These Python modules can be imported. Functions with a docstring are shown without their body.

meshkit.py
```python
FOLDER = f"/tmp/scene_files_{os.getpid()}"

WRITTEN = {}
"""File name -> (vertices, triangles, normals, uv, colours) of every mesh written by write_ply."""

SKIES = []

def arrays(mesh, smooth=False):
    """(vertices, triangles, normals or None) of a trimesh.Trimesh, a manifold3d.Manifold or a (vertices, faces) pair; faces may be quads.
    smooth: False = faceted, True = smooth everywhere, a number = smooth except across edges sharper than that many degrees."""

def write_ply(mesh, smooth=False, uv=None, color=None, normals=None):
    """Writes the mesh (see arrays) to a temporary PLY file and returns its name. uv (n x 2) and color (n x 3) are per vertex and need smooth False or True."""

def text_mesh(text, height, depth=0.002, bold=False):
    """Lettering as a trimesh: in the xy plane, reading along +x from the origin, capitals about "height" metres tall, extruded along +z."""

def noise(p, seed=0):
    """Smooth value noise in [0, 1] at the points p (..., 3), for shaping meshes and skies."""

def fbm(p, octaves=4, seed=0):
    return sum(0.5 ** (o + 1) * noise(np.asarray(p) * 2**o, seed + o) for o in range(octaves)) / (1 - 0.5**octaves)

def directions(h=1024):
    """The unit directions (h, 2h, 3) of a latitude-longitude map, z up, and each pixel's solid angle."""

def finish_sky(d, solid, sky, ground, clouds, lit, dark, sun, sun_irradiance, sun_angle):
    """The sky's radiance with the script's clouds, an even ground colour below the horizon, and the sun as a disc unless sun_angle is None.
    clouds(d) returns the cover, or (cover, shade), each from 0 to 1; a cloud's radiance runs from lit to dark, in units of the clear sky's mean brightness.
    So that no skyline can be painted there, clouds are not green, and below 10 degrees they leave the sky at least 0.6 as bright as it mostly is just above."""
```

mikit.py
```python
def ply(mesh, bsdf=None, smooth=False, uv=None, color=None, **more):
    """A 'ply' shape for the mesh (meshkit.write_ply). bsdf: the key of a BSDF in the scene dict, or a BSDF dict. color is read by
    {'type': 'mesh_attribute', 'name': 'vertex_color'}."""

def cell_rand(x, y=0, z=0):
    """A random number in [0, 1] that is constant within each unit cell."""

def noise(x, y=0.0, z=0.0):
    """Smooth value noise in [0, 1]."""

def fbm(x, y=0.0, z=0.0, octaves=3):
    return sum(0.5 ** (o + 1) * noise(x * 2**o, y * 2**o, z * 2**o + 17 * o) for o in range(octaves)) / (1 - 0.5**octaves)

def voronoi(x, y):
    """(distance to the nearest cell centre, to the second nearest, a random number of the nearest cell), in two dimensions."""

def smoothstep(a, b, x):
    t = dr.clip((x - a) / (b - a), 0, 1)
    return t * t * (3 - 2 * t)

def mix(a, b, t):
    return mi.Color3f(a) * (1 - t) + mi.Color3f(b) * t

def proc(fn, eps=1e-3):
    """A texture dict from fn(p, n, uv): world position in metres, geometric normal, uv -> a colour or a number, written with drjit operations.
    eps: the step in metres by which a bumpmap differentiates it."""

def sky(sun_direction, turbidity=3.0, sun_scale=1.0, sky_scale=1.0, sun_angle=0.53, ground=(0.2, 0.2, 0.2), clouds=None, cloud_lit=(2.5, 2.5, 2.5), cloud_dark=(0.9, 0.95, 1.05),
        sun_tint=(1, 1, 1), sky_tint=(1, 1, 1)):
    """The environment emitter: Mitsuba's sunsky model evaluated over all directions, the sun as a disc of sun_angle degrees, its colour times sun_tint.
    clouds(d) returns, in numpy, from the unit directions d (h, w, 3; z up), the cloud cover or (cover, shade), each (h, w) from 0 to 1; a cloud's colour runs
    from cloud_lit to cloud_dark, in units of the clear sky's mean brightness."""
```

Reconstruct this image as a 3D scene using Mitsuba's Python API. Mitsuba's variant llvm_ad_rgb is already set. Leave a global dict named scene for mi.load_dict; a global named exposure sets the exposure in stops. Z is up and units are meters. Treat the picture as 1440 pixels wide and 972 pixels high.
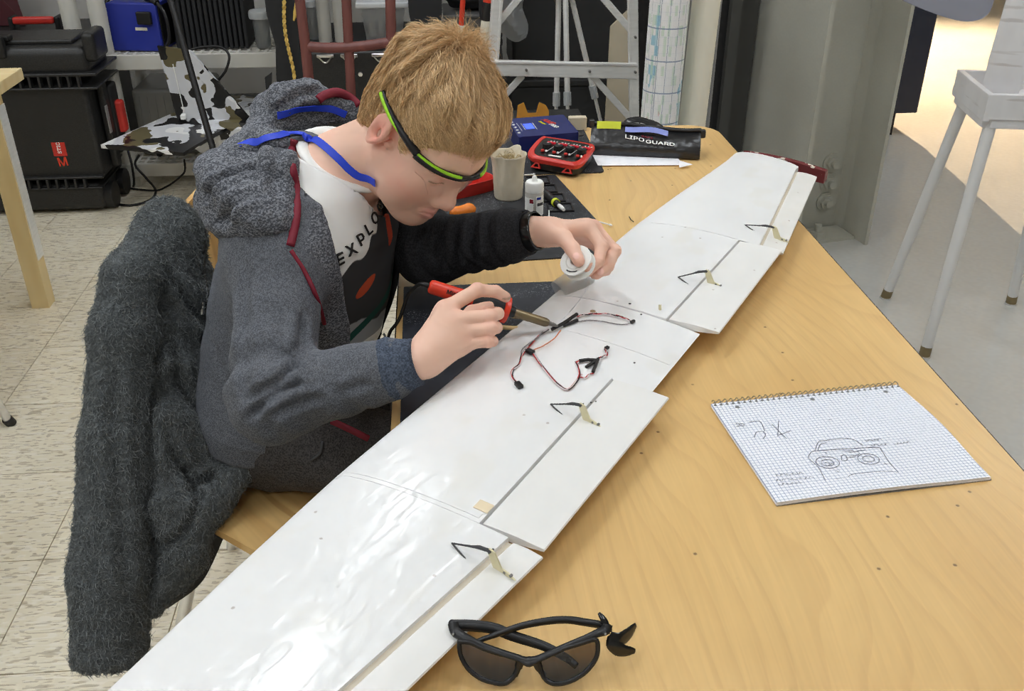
import math, random
import numpy as np, trimesh, drjit as dr, mitsuba as mi, mikit, meshkit, manifold3d
from shapely.geometry import Polygon, Point, LineString, box as sbox
from mikit import noise, fbm, voronoi, cell_rand, smoothstep, mix
T = mi.ScalarTransform4f
random.seed(7); np.random.seed(7)
scene, labels = {}, {}

# ---------------------------------------------------------------- camera
PITCH, YAW, EYE = math.radians(29.49), math.radians(4.52), 1.4586
fwd = [math.sin(YAW) * math.cos(PITCH), math.cos(YAW) * math.cos(PITCH), -math.sin(PITCH)]
scene['camera'] = {'type': 'perspective', 'fov': 2 * math.degrees(math.atan(720 / 1347.0)), 'fov_axis': 'x', 'near_clip': 0.02, 'far_clip': 60.0,
                   'to_world': T().look_at(origin=[0, 0, EYE], target=[fwd[0], fwd[1], EYE + fwd[2]], up=[0, 0, 1])}
exposure = 0.60

# ---------------------------------------------------------------- lights: ceiling panels of the room, a warm lamp in the lobby
CEIL = 2.85
LAMPS = [(-1.35, 0.6), (-0.25, 3.55), (-0.4, 1.75), (0.95, 1.2), (-0.2, -0.9), (-2.3, 2.9), (2.7, 3.5), (2.4, 1.2), (-1.6, -1.2), (-2.5, 1.0)]
LAMP_POWER = 7.0
WARM_POWER = 44.0

# ---------------------------------------------------------------- helpers
taken = {}
def nm(key):
    """key, or key_001, key_002 ... when it is taken"""
    n = taken.get(key, -1) + 1
    taken[key] = n
    return key if n == 0 else '%s_%03d' % (key, n)

def lab(key, label=None, cat=None, group=None, kind=None):
    d = labels.setdefault(key, {})
    for k, v in (('label', label), ('category', cat), ('group', group), ('kind', kind)):
        if v: d[k] = v
    return key

def thing(name, label, cat, group=None):
    return lab(nm(name), label, cat, group)

def put(key, mesh, mat, smooth=30, label=None, cat=None, group=None, kind=None, color=None, uv=None, **more):
    if not (key in labels and key not in scene): key = nm(key)
    scene[key] = mikit.ply(mesh, mat, smooth=smooth, color=color, uv=uv, **more)
    if label or cat or group or kind: lab(key, label, cat, group, kind)
    return key

def cat_(ms): return trimesh.util.concatenate(ms)
def A(*v): return np.array(v, float)
def unit(v): v = np.asarray(v, float); return v / np.linalg.norm(v)

def frame(o, x, z):
    """4x4 matrix: origin o, x axis along x, z axis near z"""
    x = unit(x); y = unit(np.cross(z, x)); z = np.cross(x, y)
    m = np.eye(4); m[:3, 0], m[:3, 1], m[:3, 2], m[:3, 3] = x, y, z, o
    return m

def rz(a, o=(0, 0, 0)):
    m = np.eye(4); c, s = math.cos(a), math.sin(a)
    m[:2, :2] = [[c, -s], [s, c]]; m[:3, 3] = o
    return m

def bx(cx, cy, cz, sx, sy, sz, m=None):
    b = trimesh.creation.box((sx, sy, sz)); b.apply_translation((cx, cy, cz))
    if m is not None: b.apply_transform(m)
    return b

_ico = trimesh.creation.icosphere(subdivisions=1).vertices
def rb(cx, cy, cz, sx, sy, sz, r, m=None, balls=None):
    """box with rounded edges"""
    r = min(r, .499 * min(sx, sy, sz))
    k = np.array([[i, j, l] for i in (-1, 1) for j in (-1, 1) for l in (-1, 1)]) * (A(sx, sy, sz) / 2 - r)
    pts = (k[:, None] + (_ico if balls is None else balls)[None] * r).reshape(-1, 3)
    h = trimesh.convex.convex_hull(pts); h.apply_translation((cx, cy, cz))
    if m is not None: h.apply_transform(m)
    return h

def tube(pts, r, n=10, cap=True, flat=1.0, ref=None):
    """swept tube; r one radius or one per point; flat squashes the section"""
    P = np.asarray(pts, float); k = len(P)
    R = np.broadcast_to(np.asarray(r, float), (k,))
    t = np.gradient(P, axis=0); t /= np.linalg.norm(t, axis=1, keepdims=True) + 1e-12
    a = A(*ref) if ref is not None else (A(0, 0, 1) if abs(t[0][2]) < .9 else A(1, 0, 0))
    N = []
    for i in range(k):
        a = a - t[i] * (a @ t[i]); a = a / (np.linalg.norm(a) + 1e-12); N.append(a)
    N = np.array(N); B = np.cross(t, N)
    ph = np.linspace(0, 2 * np.pi, n, endpoint=False)
    V = P[:, None] + R[:, None, None] * (np.cos(ph)[None, :, None] * N[:, None] * flat + np.sin(ph)[None, :, None] * B[:, None])
    V = V.reshape(-1, 3); i = np.arange(k - 1)[:, None] * n; j = np.arange(n)[None]; j2 = (j + 1) % n
    F = np.concatenate([np.stack([i + j, i + j2, i + n + j2], -1).reshape(-1, 3), np.stack([i + j, i + n + j2, i + n + j], -1).reshape(-1, 3)])
    if cap:
        V = np.vstack([V, P[0], P[-1]]); c0, c1 = len(V) - 2, len(V) - 1; jj = np.arange(n); j2 = (jj + 1) % n
        F = np.vstack([F, np.stack([jj * 0 + c0, j2, jj], 1), np.stack([jj * 0 + c1, (k - 1) * n + jj, (k - 1) * n + j2], 1)])
    return trimesh.Trimesh(V, F, process=False)

def smooth_path(pts, n=40):
    """Catmull-Rom through the points"""
    P = np.asarray(pts, float)
    if len(P) < 3: return np.linspace(P[0], P[-1], n)
    Q = np.vstack([2 * P[0] - P[1], P, 2 * P[-1] - P[-2]])
    out = []
    for u in np.linspace(0, len(P) - 1 - 1e-9, n):
        i = int(u); t = u - i; a, b, c, d = Q[i:i + 4]
        out.append(.5 * (2 * b + (c - a) * t + (2 * a - 5 * b + 4 * c - d) * t * t + (3 * b - a - 3 * c + d) * t ** 3))
    return np.array(out)

def rod(a, b, r, n=12, r2=None): return tube([a, b], [r, r if r2 is None else r2], n)

def lathe(prof, n=40, m=None):
    """prof: (radius, height) pairs turned about z"""
    p = np.asarray(prof, float); ph = np.linspace(0, 2 * np.pi, n, endpoint=False)
    V = np.stack([p[:, :1] * np.cos(ph), p[:, :1] * np.sin(ph), np.repeat(p[:, 1:], n, 1)], -1).reshape(-1, 3)
    i = np.arange(len(p) - 1)[:, None] * n; j = np.arange(n)[None]; j2 = (j + 1) % n
    F = np.concatenate([np.stack([i + j, i + j2, i + n + j2], -1).reshape(-1, 3), np.stack([i + j, i + n + j2, i + n + j], -1).reshape(-1, 3)])
    t = trimesh.Trimesh(V, F, process=False)
    if m is not None: t.apply_transform(m)
    return t

def ext(poly, z0, z1, m=None):
    """extruded outline (shapely polygon or points) from z0 to z1"""
    if not hasattr(poly, 'exterior'): poly = Polygon(poly)
    if not poly.is_valid: poly = poly.buffer(0)
    e = trimesh.creation.extrude_polygon(poly, z1 - z0, engine='earcut'); e.apply_translation((0, 0, z0))
    if m is not None: e.apply_transform(m)
    return e

def loft(rings, cap=True):
    """rings: (k, n, 3) closed sections"""
    V = np.asarray(rings, float); k, n = V.shape[:2]
    i = np.arange(k - 1)[:, None] * n; j = np.arange(n)[None]; j2 = (j + 1) % n
    F = [np.stack([i + j, i + j2, i + n + j2], -1).reshape(-1, 3), np.stack([i + j, i + n + j2, i + n + j], -1).reshape(-1, 3)]
    W = V.reshape(-1, 3)
    if cap:
        W = np.vstack([W, V[0].mean(0), V[-1].mean(0)]); jj = np.arange(n); jn = (jj + 1) % n
        F += [np.stack([jj * 0 + k * n, jn, jj], 1), np.stack([jj * 0 + k * n + 1, (k - 1) * n + jj, (k - 1) * n + jn], 1)]
    t = trimesh.Trimesh(W, np.vstack(F), process=False)
    return t

def sheet(grid, th=None):
    """open grid (k, n, 3) of points as a surface; th gives it thickness along its normals"""
    V = np.asarray(grid, float); k, n = V.shape[:2]
    i, j = np.meshgrid(np.arange(k - 1), np.arange(n - 1), indexing='ij'); a = (i * n + j).ravel()
    F = np.vstack([np.stack([a, a + n, a + n + 1], 1), np.stack([a, a + n + 1, a + 1], 1)])
    t = trimesh.Trimesh(V.reshape(-1, 3), F, process=False)
    if th is None: return t
    N = t.vertex_normals; W = np.vstack([t.vertices, t.vertices - N * th]); m = k * n
    rim = np.concatenate([np.arange(n - 1), np.arange(k - 1) * n + n - 1, (k - 1) * n + np.arange(n - 1, 0, -1), np.arange(k - 1, 0, -1) * n])
    r2 = np.roll(rim, -1)
    G = np.vstack([F, F[:, ::-1] + m, np.stack([rim, r2, r2 + m], 1), np.stack([rim, r2 + m, rim + m], 1)])
    return trimesh.Trimesh(W, G, process=False)

def text_on(s, h, o, x, n, depth=.0006, bold=True, center=False):
    """raised lettering: origin o, reading along x, facing n"""
    t = meshkit.text_mesh(s, h, depth, bold=bold)
    if center: t.apply_translation((-(t.bounds[0][0] + t.bounds[1][0]) / 2, -h / 2, 0))
    t.apply_transform(frame(o, x, n)); return t

# ---------------------------------------------------------------- materials
def srgb(r, g, b):
    return [((c / 255) / 12.92 if c < 11 else ((c / 255 + .055) / 1.055) ** 2.4) for c in (r, g, b)]
def col(c): return {'type': 'rgb', 'value': list(map(float, c))}
def mat(name, c, rough=.5, metal=0., spec=.5, coat=0., bump=None, bscale=.001, **more):
    d = {'type': 'principled', 'base_color': c if isinstance(c, dict) else col(c), 'roughness': rough, 'metallic': metal, 'specular': spec}
    if coat: d['clearcoat'] = coat; d['clearcoat_gloss'] = .93
    d.update(more)
    if bump is not None: d = {'type': 'bumpmap', 'arbitrary': bump, 'scale': bscale, 'bsdf': d}
    scene[name] = {'type': 'twosided', 'bsdf': d}
    return name
P = mikit.proc
def speckle(c1, c2, s, lo=.35, hi=.65):
    return P(lambda p, n, uv: mix(c1, c2, smoothstep(lo, hi, noise(p.x * s, p.y * s, p.z * s))))

def f_tile(p, n, uv):
    wx = p.x + .02 * noise(p.x * 25, p.y * 25)
    st = noise(wx * 70, p.y * 300) * .55 + noise(wx * 40 + 7, p.y * 170) * .45
    c = mix(srgb(222, 213, 190), srgb(231, 224, 204), fbm(p.x * 4, p.y * 4))
    c = mix(c, srgb(184, 172, 148), smoothstep(.60, .76, st) * .75)
    c = mix(c, srgb(150, 138, 116), smoothstep(.74, .82, noise(wx * 55 + 3, p.y * 210)) * .5)
    return mix(c, srgb(236, 230, 216), smoothstep(.6, .8, noise(wx * 45 + 9, p.y * 200 + 4)) * .6)
mat('m_tile', P(f_tile), .38, spec=.4)
mat('m_tile2', P(lambda p, n, uv: f_tile(p + mi.Point3f(3.3, 1.7, 0), n, uv) * .965), .36, spec=.4)
mat('m_joint', srgb(150, 140, 118), .8)
mat('m_hall', P(lambda p, n, uv: mix(srgb(184, 184, 180), srgb(202, 202, 198), fbm(p.x * 1.4, p.y * 1.4)) * (.97 + .05 * noise(p.x * 90, p.y * 90))), .17, spec=.55,
    bump=P(lambda p, n, uv: fbm(p.x * 6, p.y * 6) * .6 + .1 * noise(p.x * 60, p.y * 60), 2e-3), bscale=.003)
mat('m_wall', srgb(202, 200, 195), .75)
mat('m_ceiling', srgb(228, 226, 220), .9)

def f_wood(p, n, uv):
    w = fbm(p.x * 3.1 + 3, p.y * 1.3, 0, 3)
    t = (p.x + .10 * p.y) * 34 + w * 13 + .25 * noise(p.x * 30, p.y * 9)
    fr = t - dr.floor(t); contour = smoothstep(.62, .95, fr) * smoothstep(1., .95, fr)
    fine = noise(p.x * 520 + w * 60, p.y * 16); band = noise(p.x * 150 + w * 40, p.y * 4)
    c = mix(srgb(215, 179, 121), srgb(207, 169, 111), smoothstep(.3, .8, fbm(p.x * 5 + 11, p.y * 4)))
    c = mix(c, srgb(190, 148, 98), contour * .19)
    c = c * (.955 + .05 * fine + .045 * band)
    v = voronoi(p.x * 26, p.y * 26)
    return mix(c, srgb(110, 84, 60), smoothstep(.075, .03, v[0]) * smoothstep(.90, .93, v[2]) * .8)
mat('m_table', P(f_wood), .34, spec=.45)
mat('m_band', srgb(52, 42, 38), .5)
def f_birch(p, n, uv):
    q = p.x * .8 + p.y * .6; r = p.y * .8 - p.x * .6
    return mix(srgb(214, 176, 116), srgb(192, 150, 92), smoothstep(.3, .8, noise(q * 90 + fbm(r * 4, q * 9) * 5, r * 3))) * (.95 + .08 * noise(q * 300, r * 9))
mat('m_seat', P(f_birch), .3, spec=.5, coat=.4)
def f_pine(p, n, uv): return mix(srgb(226, 206, 160), srgb(208, 184, 132), noise(p.x * 40, p.y * 40, p.z * 7)) 
mat('m_pine', P(f_pine), .5)

def f_film(p, n, uv):
    u = (p.x - .277) * .5615 + (p.y - 1.172) * .8275
    v = (p.x - .277) * .8275 - (p.y - 1.172) * .5615
    c = mix([.74, .74, .735], [.80, .80, .795], fbm(u * 9, v * 9))
    c = mix(c, [.70, .66, .56], smoothstep(.60, .82, fbm(u * 14 + 5, v * 22 + 3)) * .22)
    w = voronoi(u * 26 + .8 * fbm(u * 8, v * 8), v * 26)
    spots = smoothstep(.07, .03, w[0]) * smoothstep(.93, .95, w[2])
    return mix(c, [.30, .24, .2], spots * .55)
def b_film(p, n, uv):
    u = (p.x - .277) * .5615 + (p.y - 1.172) * .8275
    v = (p.x - .277) * .8275 - (p.y - 1.172) * .5615
    return fbm(u * 12, v * 30) * .9 + .3 * smoothstep(.55, .75, noise(u * 22 + v * 10, v * 90 - u * 8)) + .12 * noise(u * 120, v * 120)
mat('m_film', P(f_film), .2, spec=.5, coat=.5, bump=P(b_film, 1.5e-3), bscale=.0016)
mat('m_film_flap', P(lambda p, n, uv: f_film(p, n, uv) * mi.Color3f(.985, .975, .95)), .32, spec=.45, bump=P(b_film, 1.5e-3), bscale=.0009)
mat('m_film_old', P(lambda p, n, uv: f_film(p, n, uv) * mix([.90, .88, .83], [.97, .95, .92], fbm(p.x * 22, p.y * 22))), .45, bump=P(b_film, 1.5e-3), bscale=.0009)
mat('m_foam_edge', srgb(196, 186, 168), .7)
mat('m_tip', P(lambda p, n, uv: mix(srgb(104, 40, 42), srgb(205, 195, 180), smoothstep(.76, .80, fbm(p.x * 60, p.y * 60, p.z * 60) + smoothstep(.772, .779, p.z) * .2))), .4)
mat('m_horn', srgb(214, 206, 170), .4, spec=.5)
mat('m_steelrod', srgb(120, 118, 116), .35, metal=.8)
mat('m_masking', srgb(222, 206, 176), .7)
for k, c, r in (('black', (24, 24, 25), .45), ('blackmat', (34, 35, 37), .75), ('red', (196, 52, 44), .38), ('white', (232, 232, 228), .45), ('blue', (36, 52, 148), .4), ('navy', (22, 32, 52), .45),
                ('orange', (232, 128, 40), .45), ('yellow', (226, 214, 40), .5), ('darkred', (120, 24, 40), .7), ('darkgrey', (62, 62, 64), .6), ('grey', (128, 128, 128), .5), ('ivory', (230, 224, 206), .5),
                ('paper', (236, 236, 240), .7), ('green', (160, 220, 40), .35), ('rope', (214, 180, 96), .8), ('lilac', (136, 150, 222), .5), ('copper', (196, 120, 70), .4), ('beige', (196, 184, 160), .7), ('ochre', (176, 118, 30), .5)):
    mat('m_' + k, srgb(*c), r)
mat('m_gloss', srgb(16, 16, 17), .16, spec=.6)
mat('m_vinyl', P(lambda p, n, uv: mix(srgb(22, 22, 24), srgb(40, 40, 42), fbm(p.x * 50, p.y * 50, p.z * 50))), .28, spec=.6, bump=P(lambda p, n, uv: fbm(p.x * 26, p.y * 26, p.z * 26), 1.5e-3), bscale=.006)
mat('m_alu', P(lambda p, n, uv: mix([.76, .76, .75], [.86, .86, .85], noise(p.x * 30, p.y * 30, p.z * 160))), .38, metal=.35)
mat('m_chrome', [.75, .75, .76], .12, metal=1.)
scene['m_clear'] = {'type': 'principledthin', 'base_color': col([.86, .87, .87]), 'roughness': .2, 'spec_trans': .85, 'eta': 1.3, 'diff_trans': .5}
scene['m_lens'] = {'type': 'thindielectric', 'int_ior': 1.45}
scene['m_pane'] = {'type': 'thindielectric', 'int_ior': 1.35}

# ---------------------------------------------------------------- the room
XL, XR, YF, YB = -3.4, 6.2, -2.6, 8.8
put('floor', bx((.56 + XL) / 2, 1.3, -.03, .56 - XL, 7.8, .05), 'm_joint', False, kind='structure')
TS = .3265
for i in range(-8, 2):
    for j in range(-1, 11):
        x0, y0 = -1.235 + TS * (i + 3), 1.365 + TS * (j - 1)
        if x0 + TS > .57: continue
        t = bx(x0 + TS / 2, y0 + TS / 2, -.004, TS - .0022, TS - .0022, .008)
        put('floor__tile', t, 'm_tile' if (i * 7 + j * 3) % 5 < 3 else 'm_tile2', False)
put('floor_hall', cat_([bx((.56 + XR) / 2, 3.1, -.03, XR - .56, 11.4, .06)]), 'm_hall', False, kind='structure')
put('wall_back', bx(-1.0, 4.95, CEIL / 2, 4.8, .1, CEIL), 'm_wall', False, kind='structure')
put('wall_left', bx(XL - .05, 1.3, CEIL / 2, .1, 7.8, CEIL), 'm_wall', False, kind='structure')
put('wall_front', bx(1.4, YF - .05, CEIL / 2, 9.6, .1, CEIL), 'm_wall', False, kind='structure')
put('wall_right', bx(XR + .05, 3.1, CEIL / 2, .1, 11.4, CEIL), 'm_wall', False, kind='structure')
put('wall_hall', bx(3.8, YB + .05, CEIL / 2, 4.8, .1, CEIL), 'm_wall', False, kind='structure')
put('wall_side', bx(1.45, 6.9, CEIL / 2, .1, 3.8, CEIL), 'm_wall', False, kind='structure')
put('baseboard_hall', rb(3.8, YB - .01, .06, 4.6, .02, .12, .004), 'm_black', False, kind='structure')
put('ceiling', bx(1.4, 3.1, CEIL + .05, 9.8, 11.6, .1), 'm_ceiling', False, kind='structure')
for k, (x, y) in enumerate(LAMPS):
    t = thing('ceiling_lamp', 'long fluorescent ceiling panel in a white frame', 'ceiling lamp', 'fluorescent ceiling panels')
    fr = cat_([bx(x + s * .17, y, CEIL - .02, .03, 1.26, .038) for s in (-1, 1)] + [bx(x, y + s * .615, CEIL - .02, .31, .03, .038) for s in (-1, 1)])
    put(t + '__frame', fr, 'm_white', False)
    put(t + '__diffuser', bx(x, y, CEIL - .012, .31, 1.2, .02), 'm_white', False, emitter={'type': 'area', 'radiance': col([LAMP_POWER * .94, LAMP_POWER, LAMP_POWER * 1.06])})

# ---------------------------------------------------------------- work table
tb = thing('work_table', 'maple topped work table with rounded corners under the white wing', 'table')
TXL, TXR, TYF, TYN = -.079, .708, 2.38, .02
def rrect(x0, y0, x1, y1, r): return sbox(x0 + r, y0 + r, x1 - r, y1 - r).buffer(r, quad_segs=8)
put(tb + '__tabletop', ext(rrect(TXL + .002, TYN + .002, TXR - .002, TYF - .002, .075), .715, .74), 'm_table', 30)
put(tb + '__edge_band', ext(rrect(TXL, TYN, TXR, TYF, .077).difference(rrect(TXL + .002, TYN + .002, TXR - .002, TYF - .002, .075)), .712, .7395), 'm_band', 30)
for x in (TXL + .08, TXR - .08):
    for y in (TYN + .12, TYF - .12):
        put(tb + '__leg', rod((x, y, 0), (x, y, .715), .022, 16), 'm_darkgrey')
put(tb + '__apron', cat_([bx((TXL + TXR) / 2, y, .69, TXR - TXL - .2, .03, .05) for y in (TYN + .12, TYF - .12)]), 'm_darkgrey', False)

# ---------------------------------------------------------------- the model aircraft wing
wing = thing('model_wing', 'long white model aircraft wing lying upside down across the work table', 'model wing')
UD, VD, WO = A(.5615, .8275, 0), A(.8275, -.5615, 0), A(.277, 1.172, 0)
def wp(u, v, z): return WO + UD * u + VD * v + A(0, 0, z)
def le(u):
    return float(np.interp(abs(u), [0, .44, .63, .8, .9, .945, .96], [-.197, -.198, -.189, -.177, -.171, -.163, -.15]))
def hinge(u):
    a = abs(u)
    if a < .097: return .055
    if a < .4435: return 0.
    return float(np.interp(a, [.4435, .885], [.037, -.017]))
def te(u):
    a = abs(u)
    if a < .097: return .055
    if a < .4435: return float(np.interp(a, [.097, .4435], [.083, .079]))
    return float(np.interp(a, [.4435, .885], [.081, .030]))
def ztop(u, v):
    c0, c1 = le(u), te(u); s = np.clip((v - c0) / (c1 - c0), 0, 1)
    th = .021 * (c1 - c0) / .26
    return .7685 + th * (1.9 * np.sqrt(s) * (1 - s) ** .9 + .2 * s)
def zbot(u, v):
    c0, c1 = le(u), te(u); s = np.clip((v - c0) / (c1 - c0), 0, 1)
    return .7685 - .024 * (2.1 * np.sqrt(s) * (1 - s) ** 1.1) + .0015 * s
SS = np.concatenate([(1 - np.cos(np.linspace(0, np.pi / 2, 9))) * .3, np.linspace(.34, 1, 10)])
def section(u, vend, usec=None):
    us = u if usec is None else usec
    vs = le(us) + SS * (vend - le(us))
    top = [wp(u, v, ztop(us, v)) for v in vs]
    bot = [wp(u, v, zbot(us, v)) for v in vs[::-1]]
    if abs(bot[0][2] - top[-1][2]) < .003: bot = bot[1:] + [bot[-1]]
    return top + bot[:-1]
def panel(u0, u1, eps=1e-4, k=10):
    us = np.linspace(u0, u1, k)
    m = (u0 + u1) / 2
    rings = []
    for i, u in enumerate(us):
        q = u + np.sign(m - u) * eps if i in (0, k - 1) else u
        rings.append(section(u, hinge(q), q))
    return loft(rings)
SMO = 35
for a, b in ((-.4435, -.0972), (-.0968, .0968), (.0972, .4435)):
    put(wing + '__center_panel', panel(a, b), 'm_film', SMO)
for a, b in ((-.925, -.4441), (.4441, .884)):
    put(wing + '__outer_panel', panel(a, b, k=16), 'm_film', SMO)
# the far tip runs on a little past the last rib at its front
def tip_ring(du, s0):
    out = []
    for i, q in enumerate(section(.884, hinge(.884), .884)):
        d = q - WO; u, v = d @ UD, d @ VD
        f = np.clip((hinge(.884) - v) / (hinge(.884) - le(.884)), 0, 1)
        out.append(WO + UD * (.884 + (du * (.35 + .65 * f ** .7)) * s0) + VD * v + A(0, 0, d[2] - .0005))
    return out
put(wing + '__tip_rib', loft([tip_ring(.07, .01), tip_ring(.07, .6), tip_ring(.07, .97)]), 'm_film', SMO)
# red balsa tip block behind it, worn white along its upper edge
ring = []
vs = np.linspace(-.155, .040, 12)
blk = []
for v in vs:
    f = (v + .155) / .195
    u0 = .958 - .047 * f ** 1.1; zt = .776 + .004 * math.sin(f * 3.1); zb = .748
    th = .004 + .026 * math.sin(min(1, f * 1.25 + .1) * 1.6)
    blk.append([wp(u0, v, zb), wp(u0, v, zt - .001), wp(u0 + th * .35, v, zt + .001), wp(u0 + th * .85, v, zt - .004), wp(u0 + th, v, zt - .013), wp(u0 + th * .9, v, zb)])
put(wing + '__tip_block', loft(blk), 'm_tip', 40)
# flaps and ailerons: wedges hinged behind the panels
def surf(u0, u1, gap, drop, thick, tilt=0., k=8, twist=0.):
    rings = []
    for u in np.linspace(u0, u1, k):
        m = (u0 + u1) / 2; q = u + np.sign(m - u) * 1e-3
        v0, v1 = hinge(q) + gap, te(q)
        f = (u - u0) / (u1 - u0)
        z0 = ztop(q, v0) - drop; z1 = z0 - .004 + tilt + twist * f
        rings.append([wp(u, v0, z0 - thick), wp(u, v0, z0 - .001), wp(u, v0 + .0015, z0), wp(u, v0 + .5 * (v1 - v0), (z0 + z1) / 2 + .0015), wp(u, v1 - .001, z1), wp(u, v1, z1 - .0018), wp(u, v1 - .001, z1 - .0035), wp(u, v0 + .5 * (v1 - v0), (z0 - thick + z1) / 2 - .003)])
    return loft(rings)
put(wing + '__flap', surf(-.441, -.0995, .0032, .0006, .013), 'm_film_flap', 30)
put(wing + '__flap', surf(.0995, .441, .0032, .0006, .013, .003), 'm_film_flap', 30)
put(wing + '__aileron', surf(-.925, -.447, .0075, .001, .011), 'm_film_flap', 30)
put(wing + '__aileron', surf(.449, .880, .0055, .0018, .010), 'm_film_old', 30)
# bare grey spars show in the hinge gaps
for u0, u1, g in ((-.925, -.447, .0078), (.449, .880, .0058)):
    rr = []
    for u in np.linspace(u0, u1, 6):
        h = hinge(u); z = ztop(u, h) - .0045
        rr.append([wp(u, h - .001, z - .01), wp(u, h - .001, z), wp(u, h + g, z), wp(u, h + g, z - .01)])
    put(wing + '__hinge_strip', loft(rr), 'm_foam_edge', 30)
put(wing + '__leading_tape', sheet([[wp(u, v, ztop(u, v) + .0006) for v in np.linspace(le(u) + .012, hinge(u) - .004, 14)] for u in (-.412, -.437)], .0005), 'm_film', 30)
put(wing + '__leading_tape', sheet([[wp(u, v, ztop(u, v) + .0006) for v in np.linspace(le(u) + .012, .05, 14)] for u in (.004, -.013)], .0005), 'm_film', 30)
put(wing + '__masking_patch', sheet([[wp(u, v, ztop(u, v) + .0009) for v in (-.018, -.011, -.003, .0)] for u in (-.4265, -.411)], .0006), 'm_masking', 30, label='beige masking tape patch')
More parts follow.
